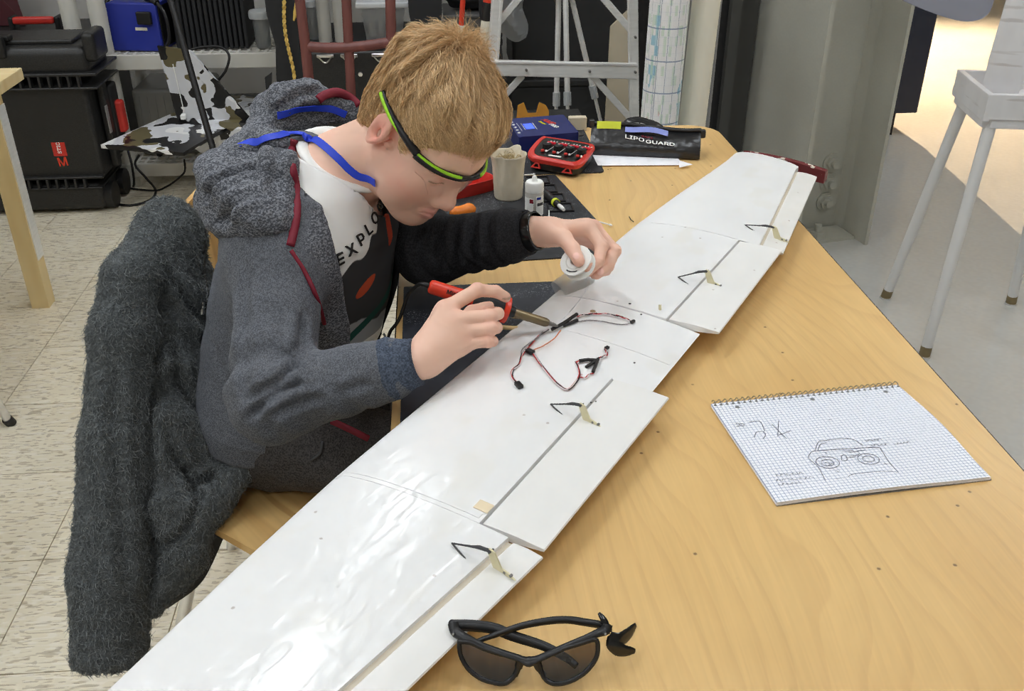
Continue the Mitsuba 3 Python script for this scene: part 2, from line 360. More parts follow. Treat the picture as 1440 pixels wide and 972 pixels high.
# control horns with their pushrods
def horn(pos, du, rodend, lean=0.):
    """pos: (u, v) at the foot on the moving surface"""
    u, v = pos; z = ztop(u, v) - .001
    o = wp(u, v, z)
    x = unit(UD * .25 - VD + A(0, 0, 0)); m = frame(o, x, unit(UD + VD * .2))
    m2 = m.copy()
    up = A(0, 0, 1)
    y = np.cross(unit(UD + VD * .25), x)
    P2 = Polygon([(-.024, 0), (-.014, .0045), (-.006, .006), (.003, .022), (.010, .024), (.012, .019), (.006, .004), (.004, 0)])
    ax = unit(-VD + UD * .15); zz = unit(np.cross(ax, up)); M = np.eye(4); M[:3, 0], M[:3, 1], M[:3, 2], M[:3, 3] = ax, up, zz, o
    h = put(wing + '__control_horn', ext(P2, -.0009, .0009, M), 'm_horn', False, label='pale fibreglass control horn')
    put(h + '__rivet', cat_([rod(o + ax * a + up * .003 - zz * .0015, o + ax * a + up * .003 + zz * .0015, .0016, 8) for a in (-.018, -.010)]), 'm_steelrod')
    top = o + ax * .008 + up * .021
    e = wp(rodend[0], rodend[1], ztop(*rodend) + .003)
    mid = (top + e) / 2 + up * .001
    put(wing + '__pushrod', cat_([tube([top, top * .7 + e * .3 + up * .002, mid, e], [.0020, .0022, .0012, .0009], 8), rod(e, wp(rodend[0] - .008, rodend[1] + .022, ztop(rodend[0], rodend[1] + .022) - .001), .0010, 6), rod(top - zz * .004, top + zz * .004, .0012, 6)]), 'm_darkgrey', label='dark pushrod with clevis')
horn((-.490, .050), 0, (-.488, -.006))
horn((-.207, .014), 0, (-.205, -.038))
horn((.250, .016), 0, (.234, -.034))
horn((.498, .054), 0, (.510, -.010))
# small marks and holes in the skin
for u, v, r in ((.062, -.105, .0042), (.11, -.065, .002), (.092, -.038, .0016), (-.04, .008, .0014), (-.168, .002, .0013), (-.162, .006, .001)):
    put(wing + '__hole', lathe([(0, .0006), (r * .7, .0006), (r, .0009), (r * 1.1, .0002)], 12, frame(wp(u, v, ztop(u, v) - .0002), UD, (0, 0, 1))), 'm_dowel' if r > .004 else 'm_darkgrey', 30)
put(wing + '__peg', rod(wp(.118, -.018, ztop(.118, -.018) - .002), wp(.121, -.02, ztop(.118, -.018) + .007), .0022, 8), 'm_horn')
mat('m_dowel', srgb(150, 128, 104), .6)
mat('m_stick', srgb(216, 190, 138), .6)
for a, b in ((( .015, -.190), (.012, -.218)), ((-.022, -.189), (-.028, -.214))):
    put(wing + '__dowel_peg', rod(wp(a[0], a[1], .773), wp(b[0], b[1], .771), .0034, 12), 'm_stick', label='bare wooden dowel peg in the leading edge')

# ---------------------------------------------------------------- notebook
NO, NX = A(.3576, 1.0735, .74), unit(A(.2813, .0285, 0)); NY = A(NX[1], -NX[0], 0)
def nb(x, y, z=0.): return NO + NX * x + NY * y + A(0, 0, z)
def f_graph(p, n, uv):
    x = (p.x - float(NO[0])) * float(NX[0]) + (p.y - float(NO[1])) * float(NX[1])
    y = (p.x - float(NO[0])) * float(NY[0]) + (p.y - float(NO[1])) * float(NY[1])
    g = 0.0053
    a = dr.abs(x / g - dr.floor(x / g) - .5); b = dr.abs(y / g - dr.floor(y / g) - .5)
    line = dr.maximum(smoothstep(.39, .45, a), smoothstep(.39, .45, b))
    holes = mi.Float(0)
    for hx in (.032, .141, .250):
        holes = dr.maximum(holes, smoothstep(.0036, .0030, dr.sqrt(dr.square(x - hx) + dr.square(y - .014))))
    r = .2785 / 33
    xx = (x / r - dr.floor(x / r) - .5) * r
    holes = dr.maximum(holes, smoothstep(.0024, .0019, dr.sqrt(dr.square(xx) + dr.square(y - .0045))))
    return mix(mix([.84, .85, .88], [.30, .36, .50], line), [.16, .17, .18], holes)
mat('m_graph', P(f_graph), .65)
mat('m_ink', srgb(46, 48, 66), .5)
book = thing('spiral_notebook', 'open spiral notebook of graph paper with a pencil sketch', 'notebook')
NW, NH = .2785, .2155
def page(z0, z1, x0=0., dy=0., wav=0.):
    g = []
    for i in range(24):
        y = (NH + dy) * i / 23
        row = []
        for j in range(20):
            s = j / 19
            x = x0 + NW * s + wav * math.sin(i / 23 * 5.2 - .8) * s ** 3
            lift = .0022 * max(0, (i / 23 - .72) / .28) ** 2 * math.sin(math.pi * min(1, s * 1.15)) if wav else 0
            row.append(nb(x, y, z1 + lift))
        g.append(row)
    return sheet(np.array(g), z1 - z0)
put(book + '__cover', page(.0, .0012, .0005), 'm_grey', 30, label='grey card back cover')
for k in range(4):
    put(book + '__page', page(.0013 + k * .001, .0021 + k * .001, random.uniform(-.0008, .0008), -.0006 * k, .0006), 'm_paper' if k < 3 else 'm_graph', 30)
put(book + '__top_page', page(.0054, .0060, 0, .0, .0035), 'm_graph', 30, label='top graph paper page with sketch')
rng = NW / 33
coil = []
for k in range(33):
    for t in np.linspace(0, 2 * np.pi, 13)[:-1]:
        coil.append(nb(rng * (k + .38 + .24 * t / (2 * np.pi)) , -.0005 - .0055 * math.cos(t) * 1.0, .0052 + .0050 * math.sin(t)))
put(book + '__spiral_coil', tube(coil, .00055, 5), 'm_steelrod', True, label='bronze wire spiral coil')
def pencil(pts, r=.00045):
    q = smooth_path(pts, max(3, len(pts) * 4)) if len(pts) > 2 else A(*pts)
    q = np.asarray(q); q[:, 2] = NO[2] + .0064
    return tube(q, r, 5, flat=.5, ref=(0, 0, 1))
def circ(c, rx, ry): return [c + NX * rx * math.cos(t) + NY * ry * math.sin(t) for t in np.linspace(0, 2 * np.pi, 15)]
sk = []
for line in (
    [(0.4483, 0.9458, 0.7468), (0.4555, 0.9541, 0.7468), (0.4644, 0.9553, 0.7468), (0.5045, 0.9568, 0.7468), (0.5412, 0.9563, 0.7468), (0.5442, 0.9499, 0.7468), (0.5435, 0.9223, 0.7468), (0.5480, 0.8890, 0.7468), (0.5472, 0.8835, 0.7468)],
    [(0.4478, 0.9459, 0.7468), (0.4470, 0.9381, 0.7468), (0.4517, 0.9206, 0.7468), (0.4513, 0.8902, 0.7468), (0.4584, 0.8807, 0.7468), (0.4682, 0.8770, 0.7468)],
    [(0.4682, 0.8770, 0.7468), (0.4739, 0.8875, 0.7468), (0.4644, 0.8964, 0.7468), (0.4785, 0.8979, 0.7468), (0.4893, 0.9044, 0.7468), (0.5260, 0.9072, 0.7468), (0.5427, 0.9046, 0.7468), (0.5442, 0.8957, 0.7468), (0.5385, 0.8858, 0.7468)],
    [(0.4606, 0.9565, 0.7468), (0.4713, 0.9742, 0.7468), (0.4807, 0.9764, 0.7468), (0.5131, 0.9787, 0.7468), (0.5252, 0.9623, 0.7468)], [(0.4633, 0.9554, 0.7468), (0.4722, 0.9689, 0.7468), (0.4817, 0.9715, 0.7468)],
    [(0.4891, 0.9426, 0.7468), (0.4946, 0.9445, 0.7468), (0.4931, 0.9336, 0.7468), (0.4863, 0.9332, 0.7468), (0.4891, 0.9426, 0.7468)], [(0.5013, 0.9486, 0.7468), (0.5129, 0.9496, 0.7468), (0.5117, 0.9431, 0.7468), (0.4998, 0.9413, 0.7468)], [(0.4940, 0.9515, 0.7468), (0.5086, 0.9527, 0.7468)], [(0.5137, 0.9514, 0.7468), (0.5238, 0.9520, 0.7468)],
    [(0.4706, 0.9125, 0.7468), (0.4737, 0.9100, 0.7468)], [(0.5263, 0.9015, 0.7468), (0.5319, 0.9019, 0.7468)], [(0.5253, 0.8929, 0.7468), (0.5306, 0.8938, 0.7468), (0.5281, 0.8892, 0.7468), (0.5233, 0.8888, 0.7468), (0.5253, 0.8929, 0.7468)], [(0.5355, 0.9230, 0.7468), (0.5401, 0.9208, 0.7468)],
    [(0.4638, 0.9309, 0.7468), (0.4689, 0.9282, 0.7468)], [(0.4653, 0.9240, 0.7468), (0.4727, 0.9288, 0.7468)], [(0.4712, 0.9510, 0.7468), (0.4733, 0.9490, 0.7468)], [(0.4941, 0.9376, 0.7468), (0.5059, 0.9390, 0.7468)],
    [(0.3957, 1.0255, 0.7468), (0.4105, 1.0258, 0.7468), (0.4101, 1.0041, 0.7468)], [(0.3918, 0.9897, 0.7468), (0.3986, 1.0015, 0.7468), (0.4075, 1.0023, 0.7468), (0.4082, 0.9943, 0.7468), (0.4021, 0.9860, 0.7468)], [(0.4355, 1.0249, 0.7468), (0.4230, 0.9902, 0.7468)], [(0.4242, 1.0181, 0.7468), (0.4326, 0.9845, 0.7468)], [(0.4440, 1.0014, 0.7468), (0.4250, 0.9930, 0.7468)],
    [(0.3770, 1.0218, 0.7468), (0.3808, 1.0246, 0.7468), (0.3799, 1.0175, 0.7468), (0.3762, 1.0168, 0.7468)], [(0.5022, 1.0222, 0.7468), (0.5067, 1.0224, 0.7468)]):
    sk.append(pencil(line))
for c, r1, r2 in (((0.4670, 0.9306, 0.7468), .0145, .012), ((0.4667, 0.9298, 0.7468), .008, .0065), ((0.5203, 0.9332, 0.7468), .0135, .011), ((0.5203, 0.9332, 0.7468), .0075, .006), ((0.3847, 1.0202, 0.7468), .0028, .0028)):
    sk.append(pencil(circ(A(*c), r1, r2)))
for a, b, am in (((0.3936, 0.9102, 0.7468), (0.4299, 0.9117, 0.7468), .0024), ((0.3903, 0.9001, 0.7468), (0.4409, 0.9022, 0.7468), .0022), ((0.3907, 0.8916, 0.7468), (0.4208, 0.8934, 0.7468), .002), ((0.5311, 0.9719, 0.7468), (0.5542, 0.9735, 0.7468), .0022), ((0.5347, 0.9611, 0.7468), (0.5589, 0.9630, 0.7468), .0022), ((0.5657, 0.9615, 0.7468), (0.5887, 0.9654, 0.7468), .0015)):
    a, b = A(*a), A(*b); k = 26
    sk.append(pencil([a + (b - a) * i / k + NY * am * math.sin(i * 2.1) * (1 if i % 7 else 0) + NX * .001 * math.cos(i * 1.3) for i in range(k)], .00028))
put(book + '__pencil_sketch', cat_(sk), 'm_ink', False, kind='stuff', label='pencil sketch of a hand held transmitter')

# ---------------------------------------------------------------- sunglasses
sg = thing('sunglasses', 'black wraparound sunglasses folded on the table beside the wing', 'sunglasses')
mat('m_frame', srgb(22, 22, 24), .42)
scene['m_smoke'] = {'type': 'thindielectric', 'int_ior': 1.6, 'specular_transmittance': P(lambda p, n, uv: mix([.13, .12, .11], [.44, .38, .29], smoothstep(.742, .776, p.z)))}
SN = unit(np.cross(A(.992, -.123, 0), A(0, .42, .907)))   # towards the wearer's front, facing the near side
lens_l = [(0.0019, 0.6485, 0.7762), (0.0123, 0.6472, 0.7761), (0.0251, 0.6435, 0.7715), (0.0398, 0.6398, 0.7675), (0.0545, 0.6362, 0.7636), (0.0564, 0.6334, 0.7581), (0.0523, 0.6294, 0.7483), (0.0435, 0.6274, 0.7417), (0.0326, 0.6290, 0.7422), (0.0202, 0.6322, 0.7458), (0.0095, 0.6370, 0.7533), (0.0029, 0.6430, 0.7644)]
lens_r = [(0.0752, 0.6330, 0.7622), (0.0835, 0.6345, 0.7678), (0.0962, 0.6355, 0.7732), (0.1119, 0.6358, 0.7782), (0.1275, 0.6357, 0.7821), (0.1301, 0.6320, 0.7749), (0.1277, 0.6278, 0.7651), (0.1190, 0.6242, 0.7550), (0.1078, 0.6222, 0.7477), (0.0952, 0.6218, 0.7434), (0.0851, 0.6232, 0.7437), (0.0786, 0.6265, 0.7492)]
def lens(pts, side):
    P2 = np.array(pts); c = P2.mean(0); g = []
    dense = smooth_path(list(P2) + [P2[0]], 49)[:-1]
    def bulge(q): return SN * (.010 - 3.2 * ((q - c) @ A(.992, -.123, 0)) ** 2 - .002)
    rings = [c[None] + (dense - c) * f for f in (1, .8, .55, .3, .05)]
    rings = [np.array([q + bulge(q) for q in r]) for r in rings]
    V = np.vstack(rings); n = 48; F = []
    for k in range(4):
        for j in range(n):
            a, b = k * n + j, k * n + (j + 1) % n
            F += [[a, b, b + n], [a, b + n, a + n]]
    t = trimesh.Trimesh(V, F, process=False)
    t2 = trimesh.Trimesh(np.vstack([V, V - SN * .0016]), np.vstack([np.array(F), np.array(F)[:, ::-1] + len(V), np.array([[j, (j + 1) % n, (j + 1) % n + len(V)] for j in range(n)]), np.array([[j, (j + 1) % n + len(V), j + len(V)] for j in range(n)])]), process=False)
    return t2, rings[0]
tl, rl = lens(lens_l, -1); tr, rr = lens(lens_r, 1)
put(sg + '__lens', tl, 'm_smoke', 40, label='smoky brown lens'); put(sg + '__lens', tr, 'm_smoke', 40, label='smoky brown lens')
def rim(r, i0, i1, w):
    k = len(r); idx = [(i0 + j) % k for j in range((i1 - i0) % k + 1)]
    return tube(r[idx], w, 8)
full = lambda r: tube(np.vstack([r, r[:2]]), .0023, 8)
fl = [full(rl), full(rr)]
hl, hr = A(*(-0.0049, 0.6542, 0.7867)) - SN * .010, A(*(0.1401, 0.6380, 0.7904)) - SN * .010
brl = smooth_path([hl, A(*(-0.0020, 0.6510, 0.7805)) - SN * .006, A(*(0.0073, 0.6488, 0.7783)) + SN * .001, A(*(0.0251, 0.6442, 0.7730)) + SN * .006, A(*(0.0414, 0.6401, 0.7685)) + SN * .008, A(*(0.0553, 0.6366, 0.7647)) + SN * .008, A(*(0.0654, 0.6339, 0.7616)) + SN * .008, A(*(0.0753, 0.6340, 0.7646)) + SN * .008, A(*(0.0899, 0.6353, 0.7712)) + SN * .008, A(*(0.1119, 0.6363, 0.7793)) + SN * .004, A(*(0.1291, 0.6365, 0.7842)) - SN * .002, A(*(0.1377, 0.6361, 0.7856)) - SN * .008, hr], 60)
wd = np.interp(np.arange(60), [0, 6, 14, 26, 30, 34, 46, 54, 59], [.0052, .0052, .0032, .0036, .0052, .0036, .0032, .0052, .0054])
fl.append(tube(brl, wd, 10, flat=.75))
fl.append(tube(smooth_path([A(*(0.0584, 0.6355, 0.7631)) + SN * .007, A(*(0.0563, 0.6320, 0.7551)) + SN * .004, A(*(0.0528, 0.6284, 0.7464)) - SN * .001], 10), [.0040] * 5 + [.0030] * 5, 8))
fl.append(tube(smooth_path([A(*(0.0722, 0.6337, 0.7630)) + SN * .007, A(*(0.0756, 0.6292, 0.7543)) + SN * .004, A(*(0.0790, 0.6256, 0.7473)) - SN * .001], 10), [.0040] * 5 + [.0030] * 5, 8))
put(sg + '__frame', cat_(fl), 'm_frame', 40)
for pts in ([(-0.0048, 0.6683, 0.7750), (-0.0031, 0.6653, 0.7770), (0.0131, 0.6635, 0.7775), (0.0345, 0.6587, 0.7770), (0.0528, 0.6503, 0.7740), (0.0807, 0.6395, 0.7700), (0.1001, 0.6278, 0.7660), (0.1091, 0.6196, 0.7630)], [(0.1428, 0.6457, 0.7760), (0.1406, 0.6501, 0.7800), (0.1218, 0.6526, 0.7840), (0.1046, 0.6562, 0.7850), (0.0857, 0.6563, 0.7850), (0.0618, 0.6543, 0.7830), (0.0420, 0.6502, 0.7800), (0.0298, 0.6474, 0.7780), (0.0183, 0.6458, 0.7750)]):
    q = smooth_path(pts, 40)
    put(sg + '__temple', tube(q, np.interp(np.linspace(0, 1, 40), [0, .1, .5, .8, 1], [.0032, .0038, .0036, .0028, .0022]), 12, flat=1.55, ref=(0, 0, 1)), 'm_frame', True)
for q in ((-0.0038, 0.6515, 0.7812), (0.1375, 0.6361, 0.7856)):
    put(sg + '__hinge_screw', rod(A(*q) + SN * .001 - SN * .004, A(*q) + SN * .0036 - SN * .002, .0011, 10), 'm_chrome')
for pts, w in (([(0.1425, 0.6439, 0.7760), (0.1403, 0.6453, 0.7840), (0.1379, 0.6486, 0.7900), (0.1338, 0.6541, 0.7940)], .0035), ([(0.1447, 0.6476, 0.7720), (0.1528, 0.6454, 0.7670), (0.1626, 0.6529, 0.7640), (0.1729, 0.6640, 0.7650)], .0075), ([(0.1446, 0.6468, 0.7710), (0.1470, 0.6425, 0.7640), (0.1552, 0.6405, 0.7570), (0.1688, 0.6422, 0.7530)], .0075)):
    q = smooth_path(pts, 16); r = np.interp(np.linspace(0, 1, 16), [0, .3, .6, .85, 1], [.35, .9, .95, .7, .35]) * w
    put(sg + '__retainer_tail', tube(q, r, 12, flat=.30, ref=(-.15, -.68, .71)), 'm_gloss', 40, label='shiny black strap tail')

# ---------------------------------------------------------------- mats
def f_mat(p, n, uv):
    dust = smoothstep(.80, .88, noise(p.x * 700, p.y * 700)) * smoothstep(.42, .7, fbm(p.x * 22, p.y * 22))
    return mix(mix([.020, .021, .024], [.032, .033, .036], fbm(p.x * 40, p.y * 40)), [.32, .34, .36], dust * .8)
mat('m_mat', P(f_mat), .6, spec=.35)
mat('m_matblue', P(lambda p, n, uv: f_mat(p, n, uv) + mi.Color3f(.002, .004, .010)), .5, spec=.4)
m1 = thing('soldering_mat', 'black work mat lying under the red and the blue battery chargers', 'mat')
put(m1 + '__pad', ext(rrect(.005, 2.031, .368, 2.36, .012), .740, .743), 'm_mat', 30)
for k in range(3):
    put(m1 + '__rib', rb(.345, 2.16 + .07 * k, .7435, .03, .004, .003, .001), 'm_black', 30)
m2 = thing('soldering_mat', 'black soldering mat with parts trays under the white pot and the small bottle', 'mat')
put(m2 + '__pad', ext(Polygon([(-.05, 1.560), (.33, 1.587), (.305, 1.76), (.256, 2.022), (-.05, 2.022)]), .740, .7425), 'm_mat', 30)
for k in range(4):
    x0 = .232 + .010 * k; y0 = 1.995 - .055 * k
    put(m2 + '__tray_rim', cat_([bx(x0 - .02, y0 + .012, .744, .05, .003, .004), bx(x0 - .02, y0 - .030, .744, .05, .003, .004), bx(x0 - .044, y0 - .009, .744, .003, .045, .004), bx(x0 + .005, y0 - .009, .744, .003, .045, .004)]), 'm_black', False)
m3 = thing('soldering_mat', 'black dusty mat under the soldering iron, half covered by the wing', 'mat')
put(m3 + '__pad', ext(Polygon([(-.066, 1.478), (.205, 1.479), (.205, 1.31), (.07, 1.06), (-.0615, .90)]).buffer(.004).buffer(-.002), .740, .7422), 'm_matblue', 30)

# ---------------------------------------------------------------- chargers, bag, pot and small things on the far end of the table
bc = thing('battery_charger', 'dark blue battery charger with a lit blue display', 'battery charger')
cq = np.array([(.187, 2.176), (.333, 2.203), (.315, 2.353), (.172, 2.326)])
mat('m_chargerblue', srgb(30, 38, 92), .4, spec=.5)
put(bc + '__case', ext(Polygon(cq).buffer(-.004).buffer(.004, quad_segs=3), .7435, .782), 'm_chargerblue', 30)
cx, cy = unit(A(.146, .027, 0)), unit(A(-.018, .15, 0))
def cp(s, t, z=.7822): return A(cq[0][0], cq[0][1], 0) + cx * s + cy * t + A(0, 0, z)
def plate(o, s0, t0, s1, t1, ax, ay, z0, z1):
    m = np.eye(4); m[:3, 0], m[:3, 1], m[:3, 3] = ax, ay, o
    return ext(sbox(s0, t0, s1, t1), z0, z1, m)
CO = A(cq[0][0], cq[0][1], 0)
scene['m_lcd'] = {'type': 'twosided', 'bsdf': {'type': 'principled', 'base_color': col(srgb(40, 70, 220)), 'roughness': .25}}
d_ = put(bc + '__display', plate(CO, .031, .055, .053, .098, cx, cy, .7818, .7826), 'm_lcd', False, label='lit blue display', emitter={'type': 'area', 'radiance': col([.05, .10, .75])})
put(bc + '__display_frame', cat_([plate(CO, .0275, .05, .0285, .103, cx, cy, .7818, .7824), plate(CO, .056, .05, .057, .103, cx, cy, .7818, .7824), plate(CO, .018, .045, .0188, .11, cx, cy, .7818, .7824)]), 'm_white', False)
for k in range(5):
    put(bc + '__button', rod(cp(.008, .03 + .022 * k, .781), cp(.008, .03 + .022 * k, .7835), .0035, 10), 'm_white')
put(bc + '__lettering', text_on('AMP', .016, cp(.083, .122), -cy * .95 + cx * .3, (0, 0, 1)), 'm_red', False, label='red and white printed logo')
put(bc + '__lettering', text_on('PRO', .012, cp(.092, .08), -cy * .95 + cx * .3, (0, 0, 1)), 'm_white', False)
put(bc + '__lettering', text_on('Charger', .006, cp(.073, .11), -cy * .95 + cx * .3, (0, 0, 1)), 'm_yellow', False)

mc = thing('battery_charger', 'red and black four channel battery charger with small knobs', 'battery charger')
rim_px = [(0.2064, 2.0493, 0.7760), (0.1992, 2.0743, 0.7770), (0.2112, 2.1155, 0.7800), (0.2384, 2.1735, 0.7830), (0.2582, 2.1719, 0.7830), (0.3453, 2.1164, 0.7830), (0.3540, 2.0979, 0.7820), (0.3501, 2.0832, 0.7810), (0.3252, 2.0276, 0.7770), (0.3097, 2.0028, 0.7750), (0.2960, 1.9944, 0.7750), (0.2821, 2.0002, 0.7750)]
def ring_at(pts, f, dz, z=None):
    q = np.array(pts); c = q.mean(0); r = c + (q - c) * f
    r[:, 2] = (q[:, 2] + dz) if z is None else z
    return smooth_path(list(r) + [r[0]], 49)[:-1]
put(mc + '__body', loft([ring_at(rim_px, .80, 0, .7432), ring_at(rim_px, .90, 0, .748), ring_at(rim_px, .95, -.012)]), 'm_black', 35)
put(mc + '__red_rim', loft([ring_at(rim_px, .96, -.013), ring_at(rim_px, 1.0, -.009), ring_at(rim_px, 1.0, -.003), ring_at(rim_px, .95, .0005), ring_at(rim_px, .83, .0015), ring_at(rim_px, .82, -.001)]), 'm_red', 35)
put(mc + '__panel', loft([ring_at(rim_px, .81, -.002), ring_at(rim_px, .81, .0008)]), 'm_gloss', 35)
mcc = np.array(rim_px).mean(0); ex = np.array(rim_px[10]) - np.array(rim_px[0]); ex[2] = 0; ex = unit(ex); ey = A(-ex[1], ex[0], 0)
def mp(s, t, z=.7815): return A(mcc[0], mcc[1], 0) + ex * s + ey * t + A(0, 0, z + .0012 + .045 * t)
for k in range(4):
    s = -.043 + .0285 * k
    kn = put(mc + '__knob', rod(mp(s, .002, .779), mp(s, .002, .788), .0105, 20), 'm_black')
    put(kn + '__pointer', rod(mp(s, .011, .7876), mp(s - .002, .006, .7882), .0006, 6), 'm_white')
    put(mc + '__push_button', rod(mp(s + .002, -.026, .780), mp(s + .002, -.026, .7835), .0042, 12), 'm_red')
    put(mc + '__push_button', rod(mp(s + .011, -.026, .780), mp(s + .011, -.026, .7835), .0024, 10), 'm_white')
    for j in range(3):
        put(mc + '__indicator_light', rod(mp(s - .007 + .0075 * j, .026, .780), mp(s - .007 + .0075 * j, .026, .7836), .0034, 10), 'm_ledred')
        put(mc + '__print', plate(mp(0, 0, 0), s - .009 + .0075 * j, .038, s - .006 + .0075 * j, .043, ex, ey, .7816, .7822), 'm_white', False)
    if k: put(mc + '__divider', tube([mp(s - .0155, -.03, .7816), mp(s - .0125, .03, .7818)], .0006, 4), 'm_white')
scene['m_ledred'] = {'type': 'twosided', 'bsdf': {'type': 'principled', 'base_color': col(srgb(225, 40, 60)), 'roughness': .3}}
put(mc + '__name_plate', plate(mp(0, 0, 0), -.016, -.0500, .014, -.0435, ex, ey, .7790, .7800), 'm_white', False)
fm_ = mcc + ((np.array(rim_px[11]) + np.array(rim_px[0])) / 2 - mcc) * .945
for s in (-.036, .040):
    o = A(fm_[0], fm_[1], .757) + ex * s
    tri = Polygon([(-.012, -.006), (.012, -.006), (.008, .006), (-.001, .007)])
    put(mc + '__triangle_mark', ext(tri.difference(tri.buffer(-.0028)), -.004, .004, frame(o, ex, -ey * .95 + A(0, 0, .3))), 'm_red', False)

bag = thing('battery_bag', 'black vinyl battery safety bag with a lime yellow tab', 'bag')
def bag_sec(s):
    f0, f1 = A(.352, 2.150, .7435), A(.600, 2.096, .7435)
    b = f0 + (f1 - f0) * s; ax = unit(f1 - f0); back = A(-ax[1], ax[0], 0)
    e = math.sin(math.pi * min(1, max(0, s))) ** .5
    top = .058 + .006 * math.sin(s * 5) - .006 * math.sin(s * 3.1)
    fold = .006 * math.sin(s * 9 + 1)
    return [b + back * .002, b + A(0, 0, .012) - back * (.004 * e), b + back * .008 + A(0, 0, .030 + .004 * e) - back * (.008 * e + fold * .5), b + back * .030 + A(0, 0, top - .006),
            b + back * .040 + A(0, 0, top + .003), b + back * .052 + A(0, 0, top), b + back * (.075 + .01 * e) + A(0, 0, .035), b + back * .085 + A(0, 0, 0)]
put(bag + '__pouch', loft([bag_sec(s) for s in np.linspace(0, 1, 40)]), 'm_vinyl', 60)
fl_o = lambda s, t, k=0.: A(*np.array(bag_sec(s))[3]) * (1 - t) + A(*np.array(bag_sec(s))[1]) * t
ax_b = unit(A(.248, -.054, 0)); back_b = A(-ax_b[1], ax_b[0], 0)
put(bag + '__flap_edge', tube([np.array(bag_sec(s))[4] + A(0, 0, .003) for s in np.linspace(.0, 1.0, 24)], .0045, 8), 'm_vinyl', 60)
put(bag + '__corner_tab', cat_([rb(*(np.array(bag_sec(1.0))[4] + A(.004, 0, -.006)), .014, .012, .02, .004), rb(*(np.array(bag_sec(0))[4] + A(.0, 0, .002)), .014, .012, .02, .004)]), 'm_vinyl', 40)
hp = [np.array(bag_sec(s))[5] + A(0, 0, h) + back_b * .006 for s, h in ((.28, .0), (.32, .014), (.42, .021), (.5, .019), (.6, .014), (.68, .002))]
put(bag + '__carry_strap', sheet([[q + back_b * w + A(0, 0, -abs(w) * .6) for w in (-.014, 0, .014)] for q in smooth_path(hp, 24)], .002), 'm_vinyl', 40)
put(bag + '__strap_band', sheet([[np.array(bag_sec(s))[3] + A(0, 0, .012 - .010 * t) - back_b * (.0035 + .008 * t) + A(0, 0, .003 * math.sin(s * 14)) for t in (0, .5, 1)] for s in np.linspace(.31, .70, 24)], .0015), 'm_lilac', 40, label='lilac strap band')
put(bag + '__yellow_tab', sheet([[np.array(bag_sec(s))[4] + A(0, 0, .008 - .016 * t) - back_b * (.002 + .006 * t) for t in (0, .5, 1)] for s in np.linspace(.05, .27, 10)], .0015), 'm_lime', 40, label='lime yellow tab')
mat('m_lime', srgb(214, 222, 60), .5)
def bag_text(s, h, s0, t0, bend):
    """lettering that follows the pouch's front"""
    t = meshkit.text_mesh(s, h, .0008, bold=True); v = t.vertices.copy(); out = []
    for x, y, z in v:
        ss = s0 + x / .254; q = np.array(bag_sec(ss)); f = t0 + y / .045 + bend(ss)
        a = q[2] + (q[3] - q[2]) * f; nn = unit(np.cross(ax_b, q[3] - q[2]))
        out.append(a + nn * (z + .0016))
    t.vertices = np.array(out); return t
put(bag + '__lettering', bag_text('LIPO', .014, .31, .22, lambda s: -1.6 * (s - .36)), 'm_white', False)
put(bag + '__lettering', bag_text('GUARD', .014, .50, -.08, lambda s: -.5 * (s - .5)), 'm_white', False)
put(bag + '__lettering', bag_text('SAFE', .008, .46, .50, lambda s: -1.2 * (s - .44)), 'm_darkred', False)
put('paper_sheet', sheet([[A(*(0.3594, 2.1324, 0.7420)) + (A(*(0.5753, 2.1153, 0.7420)) - A(*(0.3594, 2.1324, 0.7420))) * s + A(0, -.058 + .004 * s, 0) * t + A(0, 0, .0006) for t in (-.6, 0, .5, 1)] for s in np.linspace(0, .9, 8)], .0006), 'm_paper', False, label='white sheet of paper sticking out under the black vinyl bag', cat='paper')
put('paper_sheet__turned_corner', cat_([ext(Polygon([(0, 0), (.034, .006), (.008, .026)]), 0, .0008, frame((0.5396, 2.0420, 0.7440), (1, .1, .05), (-.1, -.3, .95)))]), 'm_paper', False)

pot = thing('ceramic_pot', 'cream beaker shaped pot with a pinched rim full of brass tip wool', 'pot')
mat('m_glaze', P(lambda p, n, uv: mix(srgb(222, 214, 194), srgb(206, 196, 172), fbm(p.x * 60, p.y * 60, p.z * 40))), .4)
PC = A(.142, 1.893, .7425)
def pot_ring(r, z, k=48, rim=0.):
    out = []
    for t in np.linspace(0, 2 * np.pi, k, endpoint=False):
        a = math.atan2(math.sin(t - 1.0), math.cos(t - 1.0)); b = math.atan2(math.sin(t + 2.1), math.cos(t + 2.1))
        f = 1 + rim * (.16 * math.exp(-(a / .3) ** 2) - .16 * math.exp(-((abs(a) - .5) / .2) ** 2) - .25 * math.exp(-(b / .2) ** 2))
        out.append(PC + A(r * f * math.cos(t), r * f * math.sin(t), z + rim * (.006 * math.exp(-(a / .35) ** 2))))
    return out
put(pot + '__body', loft([pot_ring(.0, 0), pot_ring(.027, 0), pot_ring(.0295, .003), pot_ring(.0312, .030), pot_ring(.0316, .034), pot_ring(.0312, .037), pot_ring(.034, .075, rim=.5), pot_ring(.0365, .088, rim=1), pot_ring(.0385, .0925, rim=1), pot_ring(.0375, .0945, rim=1), pot_ring(.0345, .091, rim=1), pot_ring(.031, .070, rim=.3), pot_ring(.0, .066)], cap=False), 'm_glaze', 40)
mat('m_brass', srgb(168, 148, 108), .35, metal=.6)
wool = []
